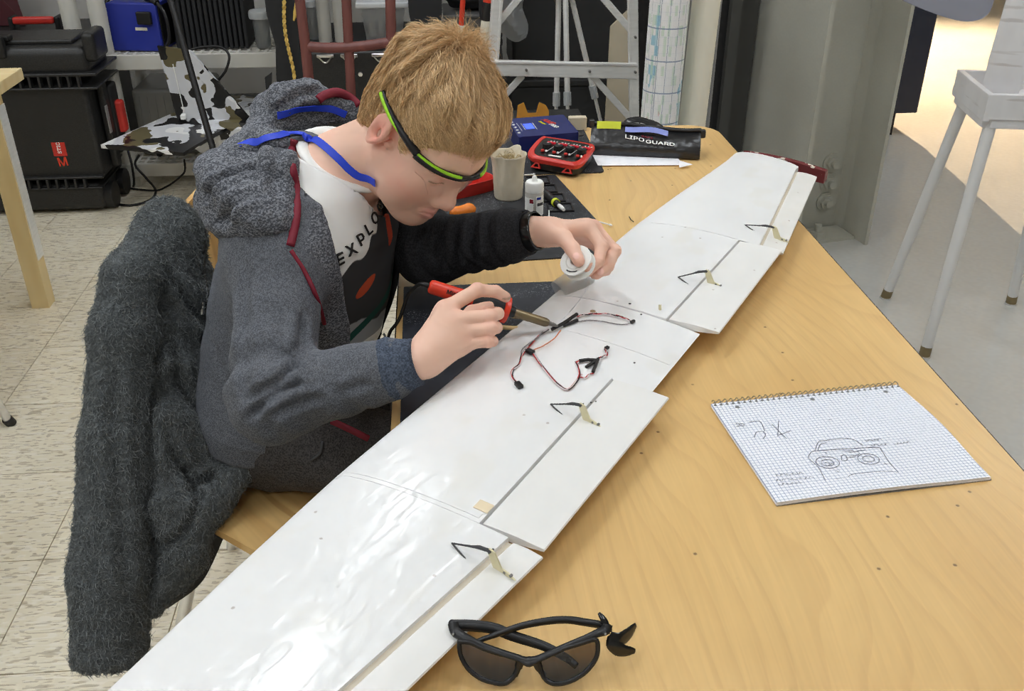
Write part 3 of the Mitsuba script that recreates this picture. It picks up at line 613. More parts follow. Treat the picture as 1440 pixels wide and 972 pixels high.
for k in range(46):
    c = PC + A(random.gauss(0, .011), random.gauss(0, .011), .083 + random.uniform(-.006, .006)); r = random.uniform(.004, .010); ph = random.uniform(0, 6); q = unit(np.random.normal(size=3))
    e1 = unit(np.cross(q, A(.3, .5, .8))); e2 = np.cross(q, e1)
    wool.append(tube([c + (e1 * math.cos(t + ph) + e2 * math.sin(t + ph)) * r for t in np.linspace(0, 5, 9)], .0007, 4))
put(pot + '__brass_wool', cat_(wool), 'm_brass', False, kind='stuff', label='curly brass tip cleaning wool')

bt = thing('flux_bottle', 'small clear bottle with a white cap standing on the mat beside the cream pot', 'bottle')
BC = A(.186, 1.791, .7425); bm = np.eye(4); bm[:3, 3] = BC
mat('m_flux', P(lambda p, n, uv: mix(srgb(150, 146, 136), srgb(196, 194, 188), smoothstep(.75, .79, p.z))), .2, spec=.5)
put(bt + '__body', lathe([(0, 0), (.0175, 0), (.0185, .002), (.0185, .048), (.017, .051), (0, .051)], 36, bm), 'm_flux', 40)
put(bt + '__cap', lathe([(.0, .050), (.0182, .050), (.0186, .052), (.0186, .066), (.016, .070), (.006, .0705), (.0045, .079), (.003, .081), (0, .081)], 36, bm), 'm_white', 40)
def wrap(a0, a1, z0, z1, r=.0187): return sheet([[BC + A(r * math.cos(a), r * math.sin(a), z) for z in (z0, z1)] for a in np.linspace(a0, a1, 12)], .0002)
put(bt + '__label', wrap(-3.1, -1.75, .003, .040), 'm_white', 30); put(bt + '__label', wrap(-1.45, -.35, .003, .044), 'm_white', 30)
put(bt + '__label_print', cat_([wrap(-1.4, -.9, .037, .042, .0189)]), 'm_blue', 30); put(bt + '__label_print', wrap(-2.2, -1.78, .030, .038, .0189), 'm_darkred', 30)
put(bt + '__label_print', cat_([wrap(-1.35, -.5, .024, .030, .0189)]), 'm_darkgrey', 30); put(bt + '__label_print', wrap(-2.6, -1.8, .006, .012, .0189), 'm_darkgrey', 30)

tr = thing('parts_tray', 'open red plastic tray on the mat in front of the face of the person', 'tray')
def trr(f, z): 
    c = A(.052, 1.93, z); a, b = unit(A(.86, .5, 0)), unit(A(-.5, .86, 0))
    return [c + a * x * f + b * y * f for x, y in ((-.062, -.032), (.0, -.036), (.062, -.032), (.066, 0), (.062, .032), (0, .036), (-.062, .032), (-.066, 0))]
put(tr, loft([trr(.86, .7428), trr(1, .770), trr(.96, .770), trr(.82, .7455)]), 'm_red', False)
oh = thing('orange_handle', 'stubby orange plastic tool handle lying on the mat under the chin', 'tool')
oa, ob = A(*(0.0193, 1.7697, 0.7570)), A(*(0.0681, 1.7964, 0.7570))
put(oh, tube([oa + (ob - oa) * t for t in np.linspace(0, 1, 12)], [.006, .011, .0125, .0125, .012, .0118, .012, .0128, .0135, .013, .010, .004], 16), 'm_orange', 40)
gp = thing('screwdriver', 'black pen sized driver with a yellow ring and a white tip', 'screwdriver')
ga, gb = A(*(0.2137, 1.9050, 0.7500)), A(*(0.2461, 1.7925, 0.7500)); gd = gb - ga
put(gp + '__handle', tube([ga + gd * t for t in (0, .05, .55, .68, .78)], [.006, .0085, .0085, .007, .006], 14), 'm_black')
put(gp + '__yellow_ring', tube([ga + gd * t for t in (.60, .67)], .0088, 14), 'm_lime')
put(gp + '__white_tip', tube([ga + gd * t for t in (.77, .9, 1.0)], [.004, .0045, .0035], 10), 'm_white')
for pts, n_ in (([(0.3097, 1.7382, 0.7440), (0.3303, 1.7183, 0.7440)], 'on the bare table beside the wing'), ([(0.2171, 1.8011, 0.7460), (0.2131, 1.7657, 0.7450)], 'standing by the driver with the white tip'), ([(0.1862, 2.0166, 0.7460), (0.2101, 2.0193, 0.7460)], 'between the cream pot and the small bottle')):
    a, b = map(lambda q: A(*q), pts)
    s = thing('cotton_swab', 'white cotton swab ' + n_, 'cotton swab')
    put(s + '__stick', rod(a, b, .0013, 8), 'm_white'); put(s + '__cotton_tip', tube([b - (b - a) * .2, b - (b - a) * .1, b + (b - a) * .05], [.0016, .0028, .0012], 8), 'm_white')
put('wire_offcut', tube([(0.3741, 1.7643, 0.7420), (0.3726, 1.7419, 0.7450), (0.3750, 1.7257, 0.7470)], .0009, 6), 'm_black', 30, label='tiny black wire offcut on the table near the wing', cat='wire')
ct = thing('clear_tube', 'short clear plastic dispenser tube lying against the edge of the wing under the spool', 'tube')
ca, cb = A(*(0.1834, 1.3667, 0.7780)), A(*(0.2321, 1.3909, 0.8000)); cm = frame(ca, np.cross(cb - ca, A(0, 0, 1)), cb - ca)
L_ = np.linalg.norm(cb - ca)
put(ct, lathe([(.0185, 0), (.0195, 0), (.0195, L_), (.004, L_ + .006)], 30, cm), 'm_clear', 40)

# ---------------------------------------------------------------- wires on the wing
def ow(pts, lift=.0016):
    out = []
    for i, q in enumerate(pts):
        d = A(*q) - WO; u, v = d @ UD, d @ VD; l = lift if np.isscalar(lift) else lift[i]
        out.append(WO + UD * u + VD * v + A(0, 0, ztop(u, max(v, le(u) + .004)) + l))
    return out
for nme, c in (('wred', (176, 44, 44)), ('wblack', (34, 26, 28)), ('wwhite', (214, 206, 206)), ('wgrey', (132, 128, 130)), ('worange', (206, 120, 84))): mat('m_' + nme, srgb(*c), .45)
def harness(t, pts, lift, cols, spread=.0011, tw=9.):
    q = smooth_path(ow(pts, lift), 60)
    for k, c in enumerate(cols):
        tt = np.gradient(q, axis=0); tt /= np.linalg.norm(tt, axis=1, keepdims=True); side = np.cross(tt, A(0, 0, 1))
        ph = np.linspace(0, tw, 60) + k * 2 * np.pi / len(cols)
        r = q + side * (np.cos(ph) * spread)[:, None] + A(0, 0, 1) * (np.abs(np.sin(ph)) * spread * .8)[:, None]
        put(t + '__strand', tube(r, .00085, 6), c, True)
w1 = thing('servo_lead', 'red and black servo lead running from the iron tip to a loose black plug', 'servo lead')
harness(w1, [(0.1505, 1.2203, 0.7870), (0.1385, 1.2124, 0.7870), (0.1251, 1.1938, 0.7870), (0.1067, 1.1574, 0.7870), (0.0996, 1.1289, 0.7870), (0.0893, 1.1139, 0.7870), (0.0866, 1.0951, 0.7870), (0.0909, 1.0786, 0.7870)], [.006, .004, .0025, .002, .002, .0016, .0016, .002], ('m_wred', 'm_wblack', 'm_wwhite'))
pa, pb = ow([(0.0906, 1.0793, 0.7870), (0.0969, 1.0630, 0.7870)], .0035); put(w1 + '__plug', rb(0, 0, 0, .013, .0078, .005, .0008, frame((pa + pb) / 2, pb - pa, (0, 0, 1))), 'm_black', 30)
w1b = thing('servo_lead', 'thin grey and orange leads beside the iron tip on the wing', 'servo lead')
harness(w1b, [(0.1039, 1.1576, 0.7870), (0.1071, 1.1723, 0.7870), (0.1178, 1.1867, 0.7870), (0.1315, 1.2011, 0.7870), (0.1418, 1.2162, 0.7870)], [.002, .002, .003, .004, .006], ('m_wgrey',), .0004)
harness(w1b, [(0.1233, 1.1665, 0.7870), (0.1363, 1.1738, 0.7870), (0.1534, 1.1916, 0.7870), (0.1677, 1.2149, 0.7870)], [.004, .004, .005, .006], ('m_worange',), .0004)
w2 = thing('servo_lead', 'red and black servo lead looping from a plug to the black heat shrink pieces', 'servo lead')
harness(w2, [(0.1212, 1.1544, 0.7870), (0.1276, 1.1267, 0.7870), (0.1367, 1.0946, 0.7870), (0.1462, 1.0703, 0.7870), (0.1569, 1.0580, 0.7870), (0.1697, 1.0751, 0.7870), (0.1775, 1.0948, 0.7870), (0.1780, 1.1156, 0.7870), (0.1770, 1.1281, 0.7870), (0.1821, 1.1313, 0.7870)], [.003] + [.002] * 7 + [.003, .004], ('m_wred', 'm_wblack', 'm_wwhite'), .0011, 7)
pa, pb = ow([(0.1128, 1.1636, 0.7870), (0.1211, 1.1533, 0.7870)], .0045); put(w2 + '__plug', rb(0, 0, 0, .013, .0078, .005, .0008, frame((pa + pb) / 2, pb - pa, (0, 0, 1))), 'm_black', 30)
for pts in ([(0.1825, 1.1306, 0.7870), (0.1943, 1.1336, 0.7870), (0.2062, 1.1327, 0.7870)], [(0.1901, 1.1147, 0.7870), (0.2059, 1.1313, 0.7870)], [(0.1967, 1.0984, 0.7870), (0.2098, 1.1360, 0.7870)]):
    put(w2 + '__heat_shrink', tube(smooth_path(ow(pts, .004), 8), .0024, 10), 'm_black', 40)
harness(w2, [(0.2108, 1.1389, 0.7870), (0.2180, 1.1431, 0.7870), (0.2244, 1.1481, 0.7870), (0.2246, 1.1585, 0.7870), (0.2231, 1.1631, 0.7870)], .0035, ('m_wred', 'm_wwhite', 'm_wblack'), .001, 14)
harness(w2, [(0.1967, 1.0984, 0.7870), (0.1902, 1.0938, 0.7870), (0.1846, 1.0857, 0.7870), (0.1785, 1.0896, 0.7870), (0.1814, 1.0945, 0.7870)], .002, ('m_wwhite', 'm_wred'), .0008, 8)
pa, pb = ow([(0.2241, 1.1630, 0.7870), (0.2300, 1.1683, 0.7870)], .004); put(w2 + '__plug', rb(0, 0, 0, .007, .005, .004, .0008, frame((pa + pb) / 2, pb - pa, (0, 0, 1))), 'm_black', 30)
w3 = thing('servo_lead', 'twisted lead from the black solder joint to a small black end on the wing', 'servo lead')
put(w3 + '__heat_shrink', tube(smooth_path(ow([(0.1550, 1.2223, 0.7870), (0.1742, 1.2359, 0.7870), (0.1978, 1.2646, 0.7870)], [.005, .007, .006]), 10), .0026, 10), 'm_black', 40)
put(w3 + '__heat_shrink', tube(smooth_path(ow([(0.1739, 1.2339, 0.7870), (0.1846, 1.2404, 0.7870), (0.1964, 1.2487, 0.7870)], .004), 8), .0025, 10), 'm_black', 40)
harness(w3, [(0.1974, 1.2621, 0.7870), (0.2100, 1.2662, 0.7870), (0.2303, 1.2680, 0.7870), (0.2516, 1.2633, 0.7870), (0.2679, 1.2535, 0.7870), (0.2758, 1.2424, 0.7870)], .003, ('m_wred', 'm_wblack', 'm_wwhite'), .001, 16)
harness(w3, [(0.1962, 1.2478, 0.7870), (0.2156, 1.2501, 0.7870), (0.2346, 1.2448, 0.7870), (0.2588, 1.2362, 0.7870), (0.2729, 1.2376, 0.7870)], .0018, ('m_wgrey',), .0003)
pa, pb = ow([(0.2740, 1.2383, 0.7870), (0.2836, 1.2468, 0.7870)], .003); put(w3 + '__plug', rb(0, 0, 0, .0085, .0045, .004, .0008, frame((pa + pb) / 2, pb - pa, (0, 0, 1))), 'm_black', 30)

# ---------------------------------------------------------------- soldering iron and its cable
iron = thing('soldering_iron', 'red and black soldering iron held in the right hand over the wing', 'soldering iron')
IB, IT = A(-.0193, 1.2350, .8600), A(.1640, 1.2225, .7945); ID = IT - IB; IL = np.linalg.norm(ID)
def ip(t): return IB + ID * t
mat('m_ironred', srgb(214, 62, 40), .35)
put(iron + '__handle', tube([ip(t) for t in (-.01, 0, .02, .30, .34)], [.006, .0095, .0105, .0105, .0095], 20), 'm_ironred', 40)
put(iron + '__grip', tube([ip(t) for t in (.33, .36, .42, .50, .56, .585)], [.0105, .0125, .0135, .0145, .0135, .012], 20), 'm_blackmat', 40)
put(iron + '__collar', tube([ip(t) for t in (.565, .57, .60, .608)], [.0165, .0195, .0195, .017], 24), 'm_ironred', 40)
put(iron + '__neck', tube([ip(t) for t in (.60, .655)], [.009, .0075], 16), 'm_black', 40)
mat('m_barrel', P(lambda p, n, uv: mix(srgb(92, 88, 78), srgb(150, 132, 98), noise(p.x * 60, p.y * 60, p.z * 60))), .35, metal=.7)
put(iron + '__barrel', tube([ip(t) for t in (.65, .66, .90, .925)], [.0055, .0068, .0066, .005], 16), 'm_barrel', 40)
put(iron + '__tip', tube([ip(t) for t in (.92, .97, 1.0)], [.0034, .003, .0012], 12), 'm_steelrod', 40)
put(iron + '__lettering', text_on('Mini', .006, ip(.12) + A(0, -.0107, .002), ID, A(.05, -1, .25)), 'm_black', False)
cab = smooth_path([ip(0), ip(-.06), *[(-0.0388, 1.2488, 0.8550), (-0.0527, 1.2727, 0.8300), (-0.0601, 1.3000, 0.8000), (-0.0691, 1.3281, 0.7650), (-0.0769, 1.3347, 0.7480), (-0.0884, 1.3637, 0.7200), (-0.0981, 1.4391, 0.6600), (-0.1017, 1.5813, 0.5500), (-0.1409, 1.9420, 0.4000)]], 60)
put(iron + '__cable', tube(cab, np.interp(np.linspace(0, 1, 60), [0, .06, .1, 1], [.0042, .004, .0028, .0026]), 8), 'm_black', True)

def at(x, y, z): m = np.eye(4); m[:3, 3] = (x, y, z); return m

# ---------------------------------------------------------------- right side: steel column, cabinet, white stand, lobby lamp
mat('m_steelpaint', P(lambda p, n, uv: mix(srgb(176, 175, 164), srgb(186, 185, 174), fbm(p.x * 5, p.y * 5, p.z * 5)) * (.97 + .05 * noise(p.x * 200, p.y * 200, p.z * 200))), .42, spec=.5, bump=P(lambda p, n, uv: noise(p.x * 120, p.y * 120, p.z * 120), 1e-3), bscale=.0006)
colm = thing('steel_column', 'grey painted steel column with bolts at its foot beyond the far end of the table', 'column')
cd, cx_ = unit(A(.2, -.98, 0)), unit(A(.98, .2, 0)); NR = A(1.612, 3.24, 0)
cm = np.eye(4); cm[:3, 0], cm[:3, 1], cm[:3, 3] = cx_, -cd, NR
put(colm + '__flange', ext(Polygon([(-.014, 0), (0, 0), (0, .40), (-.014, .40)]), 0, CEIL, cm), 'm_steelpaint', False)
put(colm + '__flange', ext(Polygon([(-.322, 0), (-.305, 0), (-.305, .50), (-.322, .50)]), 0, CEIL, cm), 'm_steelpaint', False)
put(colm + '__web', ext(Polygon([(-.305, .19), (-.014, .19), (-.014, .205), (-.305, .205)]), 0, CEIL, cm), 'm_steelpaint', False)
put(colm + '__fillet', ext(Polygon([(-.014, .19), (-.034, .19), (-.018, .170), (-.014, .150)]), 0, CEIL, cm), 'm_steelpaint', 30)
put(colm + '__base_plate', ext(Polygon([(-.30, .06), (-.02, .06), (-.02, .18), (-.30, .18)]), 0, .012, cm), 'm_steelpaint', False)
for z in (.115, .193, .271):
    o = NR + cx_ * -.088 - cd * .186 + A(0, 0, z)
    b = put(colm + '__bolt', trimesh.creation.cylinder(.027, .022, sections=6, transform=frame(o + cd * .006, cx_, cd)), 'm_steelpaint', False)
    put(b + '__washer', rod(o - cd * .004, o + cd * .003, .037, 24), 'm_steelpaint'); put(b + '__stud', rod(o, o + cd * .035, .015, 14), 'm_steelpaint')
o = NR + cx_ * -.16 - cd * .10 + A(0, 0, .012)
b = put(colm + '__anchor_bolt', trimesh.creation.cylinder(.03, .024, sections=6, transform=frame(o + A(0, 0, .012), cx_, (0, 0, 1))), 'm_steelpaint', False)
put(b + '__stud', rod(o, o + A(0, 0, .05), .014, 12), 'm_steelpaint')
cab_ = thing('navy_cabinet', 'tall dark navy cabinet on a black plinth behind the steel column', 'cabinet')
put(cab_ + '__body', rb(1.96, 4.83, .13 + .85, .84, .58, 1.72, .008), 'm_navy', 30)
put(cab_ + '__plinth', bx(1.90, 4.83, .065, .78, .5, .13), 'm_black', False)
# dark steel frame and boards standing left of the column
df = thing('door_frame', 'dark grey steel door frame left of the grey column', 'door frame')
mat('m_darksteel', srgb(66, 66, 63), .45)
for x0, x1, y, m_ in ((1.035, 1.075, 3.60, 'm_black'), (1.075, 1.112, 3.56, 'm_darksteel'), (1.108, 1.2, 3.64, 'm_darksteel')):
    put(df + '__strip', bx((x0 + x1) / 2, y, 1.1, x1 - x0, .06, 2.2), m_, False)
lb = thing('lettered_board', 'narrow white board with black lettering beside the dark door frame', 'board')
mat('m_boardwhite', srgb(206, 204, 198), .6)
b0 = A(.858, 3.02, 0); put(lb + '__panel', bx(.868, 3.05, .6, .036, .05, 1.2), 'm_boardwhite', False)
put(lb + '__side', bx(.843, 3.09, .6, .03, .02, 1.2), 'm_darkgrey', False, label='dark lettered side of the board')
put(lb + '__lettering', text_on('THE ART', .018, (.852, 3.079, .56), (0, 0, 1), (0, -1, 0)), 'm_white', False)
# rolled map, white tube, cards
mpr = thing('rolled_map', 'large rolled street map standing behind the table', 'map')
def f_map(p, n, uv):
    a = uv.x * 6; h = p.z
    bl = cell_rand(dr.floor(a * 7), dr.floor(h * 36)); big = fbm(a * 1.6, h * 7)
    c = mix([.80, .80, .80], srgb(150, 190, 206), smoothstep(.52, .56, big) * smoothstep(.35, .45, bl))
    c = mix(c, srgb(196, 214, 196), smoothstep(.78, .82, bl) * .7)
    c = mix(c, srgb(206, 120, 140), smoothstep(.70, .8, fbm(a * 5 + 3, h * 30)) * smoothstep(.72, .62, h) * .8)
    g = dr.maximum(smoothstep(.46, .49, dr.abs(a * 2.2 - dr.floor(a * 2.2) - .5)), smoothstep(.47, .49, dr.abs(h * 11 - dr.floor(h * 11) - .5)))
    f = dr.maximum(smoothstep(.44, .49, dr.abs(a * 9 - dr.floor(a * 9) - .5)), smoothstep(.44, .49, dr.abs(h * 44 - dr.floor(h * 44) - .5)))
    return mix(mix(c, [.45, .52, .62], f * .28), srgb(86, 112, 150), g * .7)
mat('m_map', P(f_map), .5)
def roll(a, b, r, k=40, turns=1.15):
    a, b = A(*a), A(*b); ax = unit(b - a); x = unit(np.cross(ax, A(0, 1, 0))); y = np.cross(ax, x); g, uv = [], []
    for t in np.linspace(0, 2 * np.pi * turns, k):
        q = r * (1 + .03 * t / 6.28); d = x * math.cos(t) * q + y * math.sin(t) * q; g.append([a + d, b + d]); uv += [(t / 6.28, 0), (t / 6.28, 1)]
    return sheet(g), np.array(uv)
m_, uv_ = roll((.660, 2.80, 0), (.668, 2.775, 1.35), .055)
put(mpr, m_, 'm_map', True, uv=uv_)
m_, uv_ = roll((.762, 2.83, 0), (.792, 2.83, 1.30), .040)
put('paper_tube', m_, 'm_ivory', True, label='plain cream paper roll standing right of the street map', cat='paper roll')
m_, uv_ = roll((.842, 2.92, 0), (.842, 2.92, 1.2), .014)
put('paper_tube', m_, 'm_grey', True, label='thin grey roll between the cream paper roll and the lettered board', cat='paper roll')
put('black_board', bx(.70, 3.30, .6, .05, .02, 1.3, None), 'm_black', False, label='narrow black board standing left of the street map', cat='board')
put('cardboard_sheet', ext(Polygon([(0, 0), (.15, 0), (.15, .70), (.10, .76), (.03, .70)]), 0, .012, frame((.672, 3.78, 0), (1, .1, 0), (0, -1, .12))), 'm_beige', False, label='tan cardboard sheet leaning behind the right rail of the ladder', cat='cardboard')
put('drawing_sheet', ext(Polygon([(0, 0), (.10, 0), (.135, .48), (.02, .54)]), 0, .004, frame((.735, 3.55, .13), (1, .1, 0), (0, -1, .1))), 'm_grey', False, label='grey sheet of paper with a slanted top right of the ladder', cat='paper')

# white stand with tray and round legs
st = thing('white_stand', 'white painted wooden stand with a tray on round legs and metal feet', 'stand')
mat('m_whitepaint', P(lambda p, n, uv: mix(mix([.66, .65, .66], [.74, .73, .73], fbm(p.x * 40, p.y * 40, p.z * 12)), [.42, .38, .36], smoothstep(.66, .8, fbm(p.x * 9, p.y * 9, p.z * 60)) * .5)), .45)
mat('m_whitelegs', srgb(214, 213, 212), .4)
SA, SB = A(1.530, 2.74, 0), A(1.478, 2.46, 0)
sy = unit(SA - SB); sx = A(sy[1], -sy[0], 0); SLN = np.linalg.norm(SA - SB); SM = np.eye(4); SM[:3, 0], SM[:3, 1], SM[:3, 3] = sx, sy, SB
W_ = .33
put(st + '__tray_floor', bx(W_ / 2, SLN / 2, .722, W_, SLN, .014, SM), 'm_whitepaint', False)
for a, s_ in (((.009, SLN / 2, .742), (.018, SLN, .075)), ((W_ - .009, SLN / 2, .742), (.018, SLN, .075)), ((W_ / 2, .009, .745), (W_, .018, .07)), ((W_ / 2, SLN - .009, .745), (W_, .018, .07))):
    put(st + '__tray_side', rb(*a, *s_, .003, SM), 'm_whitepaint', 30)
for a, s_ in (((.02, SLN / 2, .700), (.03, SLN - .03, .03)), ((W_ / 2, .02, .700), (W_ - .05, .03, .03)), ((W_ - .02, SLN / 2, .700), (.03, SLN - .03, .03)), ((W_ / 2, SLN - .02, .700), (W_ - .05, .03, .03))):
    put(st + '__rail', rb(*a, *s_, .003, SM), 'm_whitepaint', 30)
def leg_(a, b):
    a, b = A(*a), A(*b); d = unit(a - b)
    l = put(st + '__leg', tube([b + d * .012, a], [.0155, .0175], 18), 'm_whitelegs')
    put(l + '__metal_foot', tube([b + d * .002, b + d * .035], .0165, 14), 'm_ferrule', label='bronze coloured metal foot')
    put(l + '__glide', tube([b, b + A(0, 0, .006), b + A(0, 0, .009)], [.019, .019, .012], 14), 'm_chrome')
mat('m_ferrule', srgb(136, 122, 92), .35, metal=.7)
def sp(x, y, z): return SB + sx * x + sy * y + A(0, 0, z)
leg_(sp(.035, SLN - .03, .71), (1.489, 2.795, 0)); leg_(sp(.035, .03, .71), (1.441, 2.402, 0)); leg_(sp(W_ - .035, .03, .71), (1.80, 2.33, 0)); leg_(sp(W_ - .035, SLN - .03, .71), (1.89, 2.72, 0))
put(st + '__post', loft([[sp(x, y, z) for x, y in ((.022, SLN * .42), (.115, SLN * .34), (.122, SLN * .42), (.03, SLN * .5))] if z < .9 else [sp(x + .02, y + .02, z) for x, y in ((.022, SLN * .42), (.105, SLN * .34), (.112, SLN * .42), (.03, SLN * .5))] for z in (.73, .85, 1.1)]), 'm_whitepaint', False)
gs = thing('grey_plastic_panel', 'rounded grey plastic panel hanging into the top edge of the photo above the white stand', 'panel')
mat('m_greyplastic', srgb(150, 152, 164), .4)
gp0 = [(1.1693, 2.6200, 1.1924), (1.2242, 2.6200, 1.0127), (1.3323, 2.6200, 0.9708), (1.4290, 2.6200, 0.9433), (1.4833, 2.6200, 0.9443), (1.5106, 2.6200, 0.9645), (1.5173, 2.6200, 1.0015), (1.4844, 2.6200, 1.1900)]
gq = np.array(gp0); gq = np.vstack([gq[:2], smooth_path(gq[1:7], 24)[1:-1], gq[6:]])
put(gs, loft([gq - A(0, .012, 0), gq - A(0, .016, 0) + (gq.mean(0) - gq) * .02, gq + A(0, .02, 0)][::-1]), 'm_greyplastic', 30)
# warm lamp of the lobby, out of the picture behind the cabinet
fl_ = thing('floor_lamp', 'warm floor lamp of the lobby beyond the navy cabinet', 'floor lamp')
put(fl_ + '__pole', rod((2.62, 7.0, 0), (2.62, 7.0, 1.86), .015, 12), 'm_black'); put(fl_ + '__base', rod((2.62, 7.0, 0), (2.62, 7.0, .03), .14, 24), 'm_black')
put(fl_ + '__shade', lathe([(.05, 0), (.15, -.16), (.147, -.16), (.048, -.002)], 32, at(2.64, 6.97, 1.96)), 'm_black', 30)
scene['lobby_light'] = {'type': 'spot', 'to_world': T().look_at(origin=[2.64, 6.93, 1.84], target=[3.35, 5.0, 0], up=[0, 0, 1]), 'intensity': col([WARM_POWER, WARM_POWER * .72, WARM_POWER * .44]), 'cutoff_angle': 62.0, 'beam_width': 46.0}
# ---------------------------------------------------------------- left: second table, chair leg, tool case
lt = thing('pine_table', 'light pine table whose corner shows at the left edge of the photo', 'table')
put(lt + '__tabletop', rb(-1.79, 2.20, .722, 1.0, 1.9, .036, .003), 'm_pine', 30)
for x in (-1.335, -2.24):
    for y in (2.975, 1.40):
        l = put(lt + '__leg', loft([[(x - .03 + dx, y - .03 + dy, z) for dx, dy in ((0, 0), (.056, 0), (.056, .056), (0, .056))] for z in (.0, .704)]), 'm_pine', False)
        put(l + '__metal_strip', bx(x + .028, y, .42, .003, .05, .5), 'm_alu', False)
        put(l + '__foot', bx(x, y, .002, .05, .05, .004), 'm_black', False)
oc = thing('metal_chair_leg', 'slanted chrome chair leg with a black foot at the left edge of the photo', 'chair leg')
put(oc + '__tube', rod((-1.182, 2.245, .012), (-1.25, 2.19, .45), .011, 14), 'm_chrome'); put(oc + '__foot', tube([(-1.178, 2.249, 0), (-1.184, 2.243, .02)], .014, 14), 'm_black')
put(oc + '__seat_pan', rb(-1.44, 2.0, .46, .42, .42, .025, .01), 'm_black', 30)

tc = thing('tool_case', 'large black hard plastic tool case on wheels with a red label', 'tool case')
mat('m_case', P(lambda p, n, uv: mix(srgb(28, 28, 28), srgb(40, 40, 40), noise(p.x * 300, p.y * 300, p.z * 300))), .42)
def cb(x0, x1, y0, y1, z0, z1, r=.02): return rb((x0 + x1) / 2, (y0 + y1) / 2, (z0 + z1) / 2, x1 - x0, y1 - y0, z1 - z0, r)
put(tc + '__body', cb(-2.15, -1.345, 3.815, 4.07, .14, .52), 'm_case', 40)
put(tc + '__lid', cb(-2.15, -1.315, 3.81, 4.07, .545, .665, .035), 'm_case', 40)
put(tc + '__base', cb(-2.17, -1.36, 3.80, 4.075, .012, .128, .03), 'm_case', 40)
for z0, z1, x1 in ((.556, .568, -1.288), (.505, .515, -1.293), (.150, .160, -1.345), (.108, .116, -1.355)):
    put(tc + '__flange', cb(-2.18, x1, 3.79, 4.08, z0, z1, .004), 'm_case', 40)
for k in range(20):
    put(tc + '__rib', rb(-1.36 - .036 * k, 3.806, .536, .010, .03, .05, .003), 'm_case', 30)
    put(tc + '__rib', rb(-1.42 - .036 * k, 3.800, .134, .010, .03, .036, .003), 'm_case', 30)
put(tc + '__corner_bumper', rb(-1.305, 3.90, .655, .05, .16, .11, .018), 'm_case', 40); put(tc + '__lid_groove', rb(-1.72, 3.95, .672, .7, .2, .02, .008), 'm_case', 40)
for k in (0, 1): put(tc + '__lid_latch', cat_([rb(-1.62 - .16 * k, 3.815, .665, .03, .03, .08, .006), rb(-1.62 - .16 * k, 3.86, .69, .05, .05, .02, .006)]), 'm_black', 30)
put(tc + '__side_rail', rb(-1.325, 3.93, .33, .03, .05, .34, .008), 'm_case', 30)
put(tc + '__side_plate', bx(-1.312, 3.90, .36, .004, .025, .11), 'm_grey', False, label='grey plate on the side of the case')
lt_ = put(tc + '__latch', rb(-1.30, 4.00, .345, .05, .05, .13, .012), 'm_red', 40, label='red side latch')
put(tc + '__latch_mount', rb(-1.325, 4.0, .34, .05, .09, .28, .012), 'm_black', 40)
for y in (3.87, 4.03): put(tc + '__wheel', rod((-1.385, y, .055), (-1.335, y, .055), .055, 24), 'm_black')
lbk = put(tc + '__label', bx(-1.497, 3.8145, .268, .052, .003, .056), 'm_red', False, label='small red label')
put(lbk + '__lettering', text_on('STIC', .014, (-1.490, 3.8125, .250), (0, 0, 1), (0, -1, 0)), 'm_white', False)
put(tc + '__logo', text_on('M', .034, (-1.515, 3.8140, .198), (1, 0, .1), (0, -1, 0)), 'm_ironred', False, label='red letter logo')
rt = thing('red_handled_box', 'black tool box with a red carry handle behind the tool case', 'tool box')
put(rt + '__body', cb(-2.2, -1.44, 4.42, 4.74, .0, .60, .03), 'm_case', 40)
put(rt + '__handle', rb(-1.69, 4.36, .66, .17, .03, .030, .010), 'm_red', 40)
for s in (-1, 1): put(rt + '__handle_arm', rb(-1.69 + .095 * s, 4.39, .62, .025, .07, .11, .01), 'm_black', 30)
put('maroon_bag', loft([[(x, y, z) for x, y in ((-2.35 , 4.55), (-1.90 + .1 * (z < .7), 4.55), (-1.90, 4.75), (-2.3, 4.75))] for z in (.604, .75, 1.1)]), 'm_maroon', 30, label='dark maroon bag in the upper left corner of the photo', cat='bag')
mat('m_maroon', srgb(72, 24, 32), .7)
put('maroon_bag__emblem', ext(Point(0, 0).buffer(.035).difference(Point(0, 0).buffer(.022)), 0, .002, frame((-1.985, 4.548, .76), (1, 0, 0), (0, -1, 0))), 'm_ivory', False)

# ---------------------------------------------------------------- light grey plastic shelving and what stands on it
sh = thing('plastic_shelving', 'light grey plastic shelving unit with round posts and slotted shelves', 'shelving')
mat('m_resin', srgb(204, 202, 194), .5)
for z0, z1 in ((.048, .106), (.505, .566), (.96, 1.02)):
    s_ = put(sh + '__shelf', cat_([rb(-.985, 4.105, (z0 + z1) / 2, .79, .02, z1 - z0, .004), rb(-.985, 4.54, (z0 + z1) / 2, .79, .02, z1 - z0, .004), rb(-1.375, 4.32, (z0 + z1) / 2, .02, .44, z1 - z0, .004), rb(-.60, 4.32, (z0 + z1) / 2, .02, .44, z1 - z0, .004)]), 'm_resin', 30)
    if z0 > .9: continue
    for k in range(20): put(s_ + '__slat', bx(-1.345 + .038 * k, 4.32, z1 - .006, .012, .42, .008), 'm_resin', False)
    for k in range(7): put(s_ + '__cross_slat', bx(-.985, 4.155 + .055 * k, z1 - .007, .76, .014, .008), 'm_resin', False)
for x, y in ((-1.345, 4.13), (-1.345, 4.51), (-.62, 4.51), (-.615, 4.16)):
    if True:
        put(sh + '__post', tube([(x, y, 0), (x, y, .05), (x, y, 1.3)], .034, 20), 'm_resin')
sh2 = thing('plastic_shelving_post', 'light grey plastic shelf post behind the case, left of the other posts', 'post')
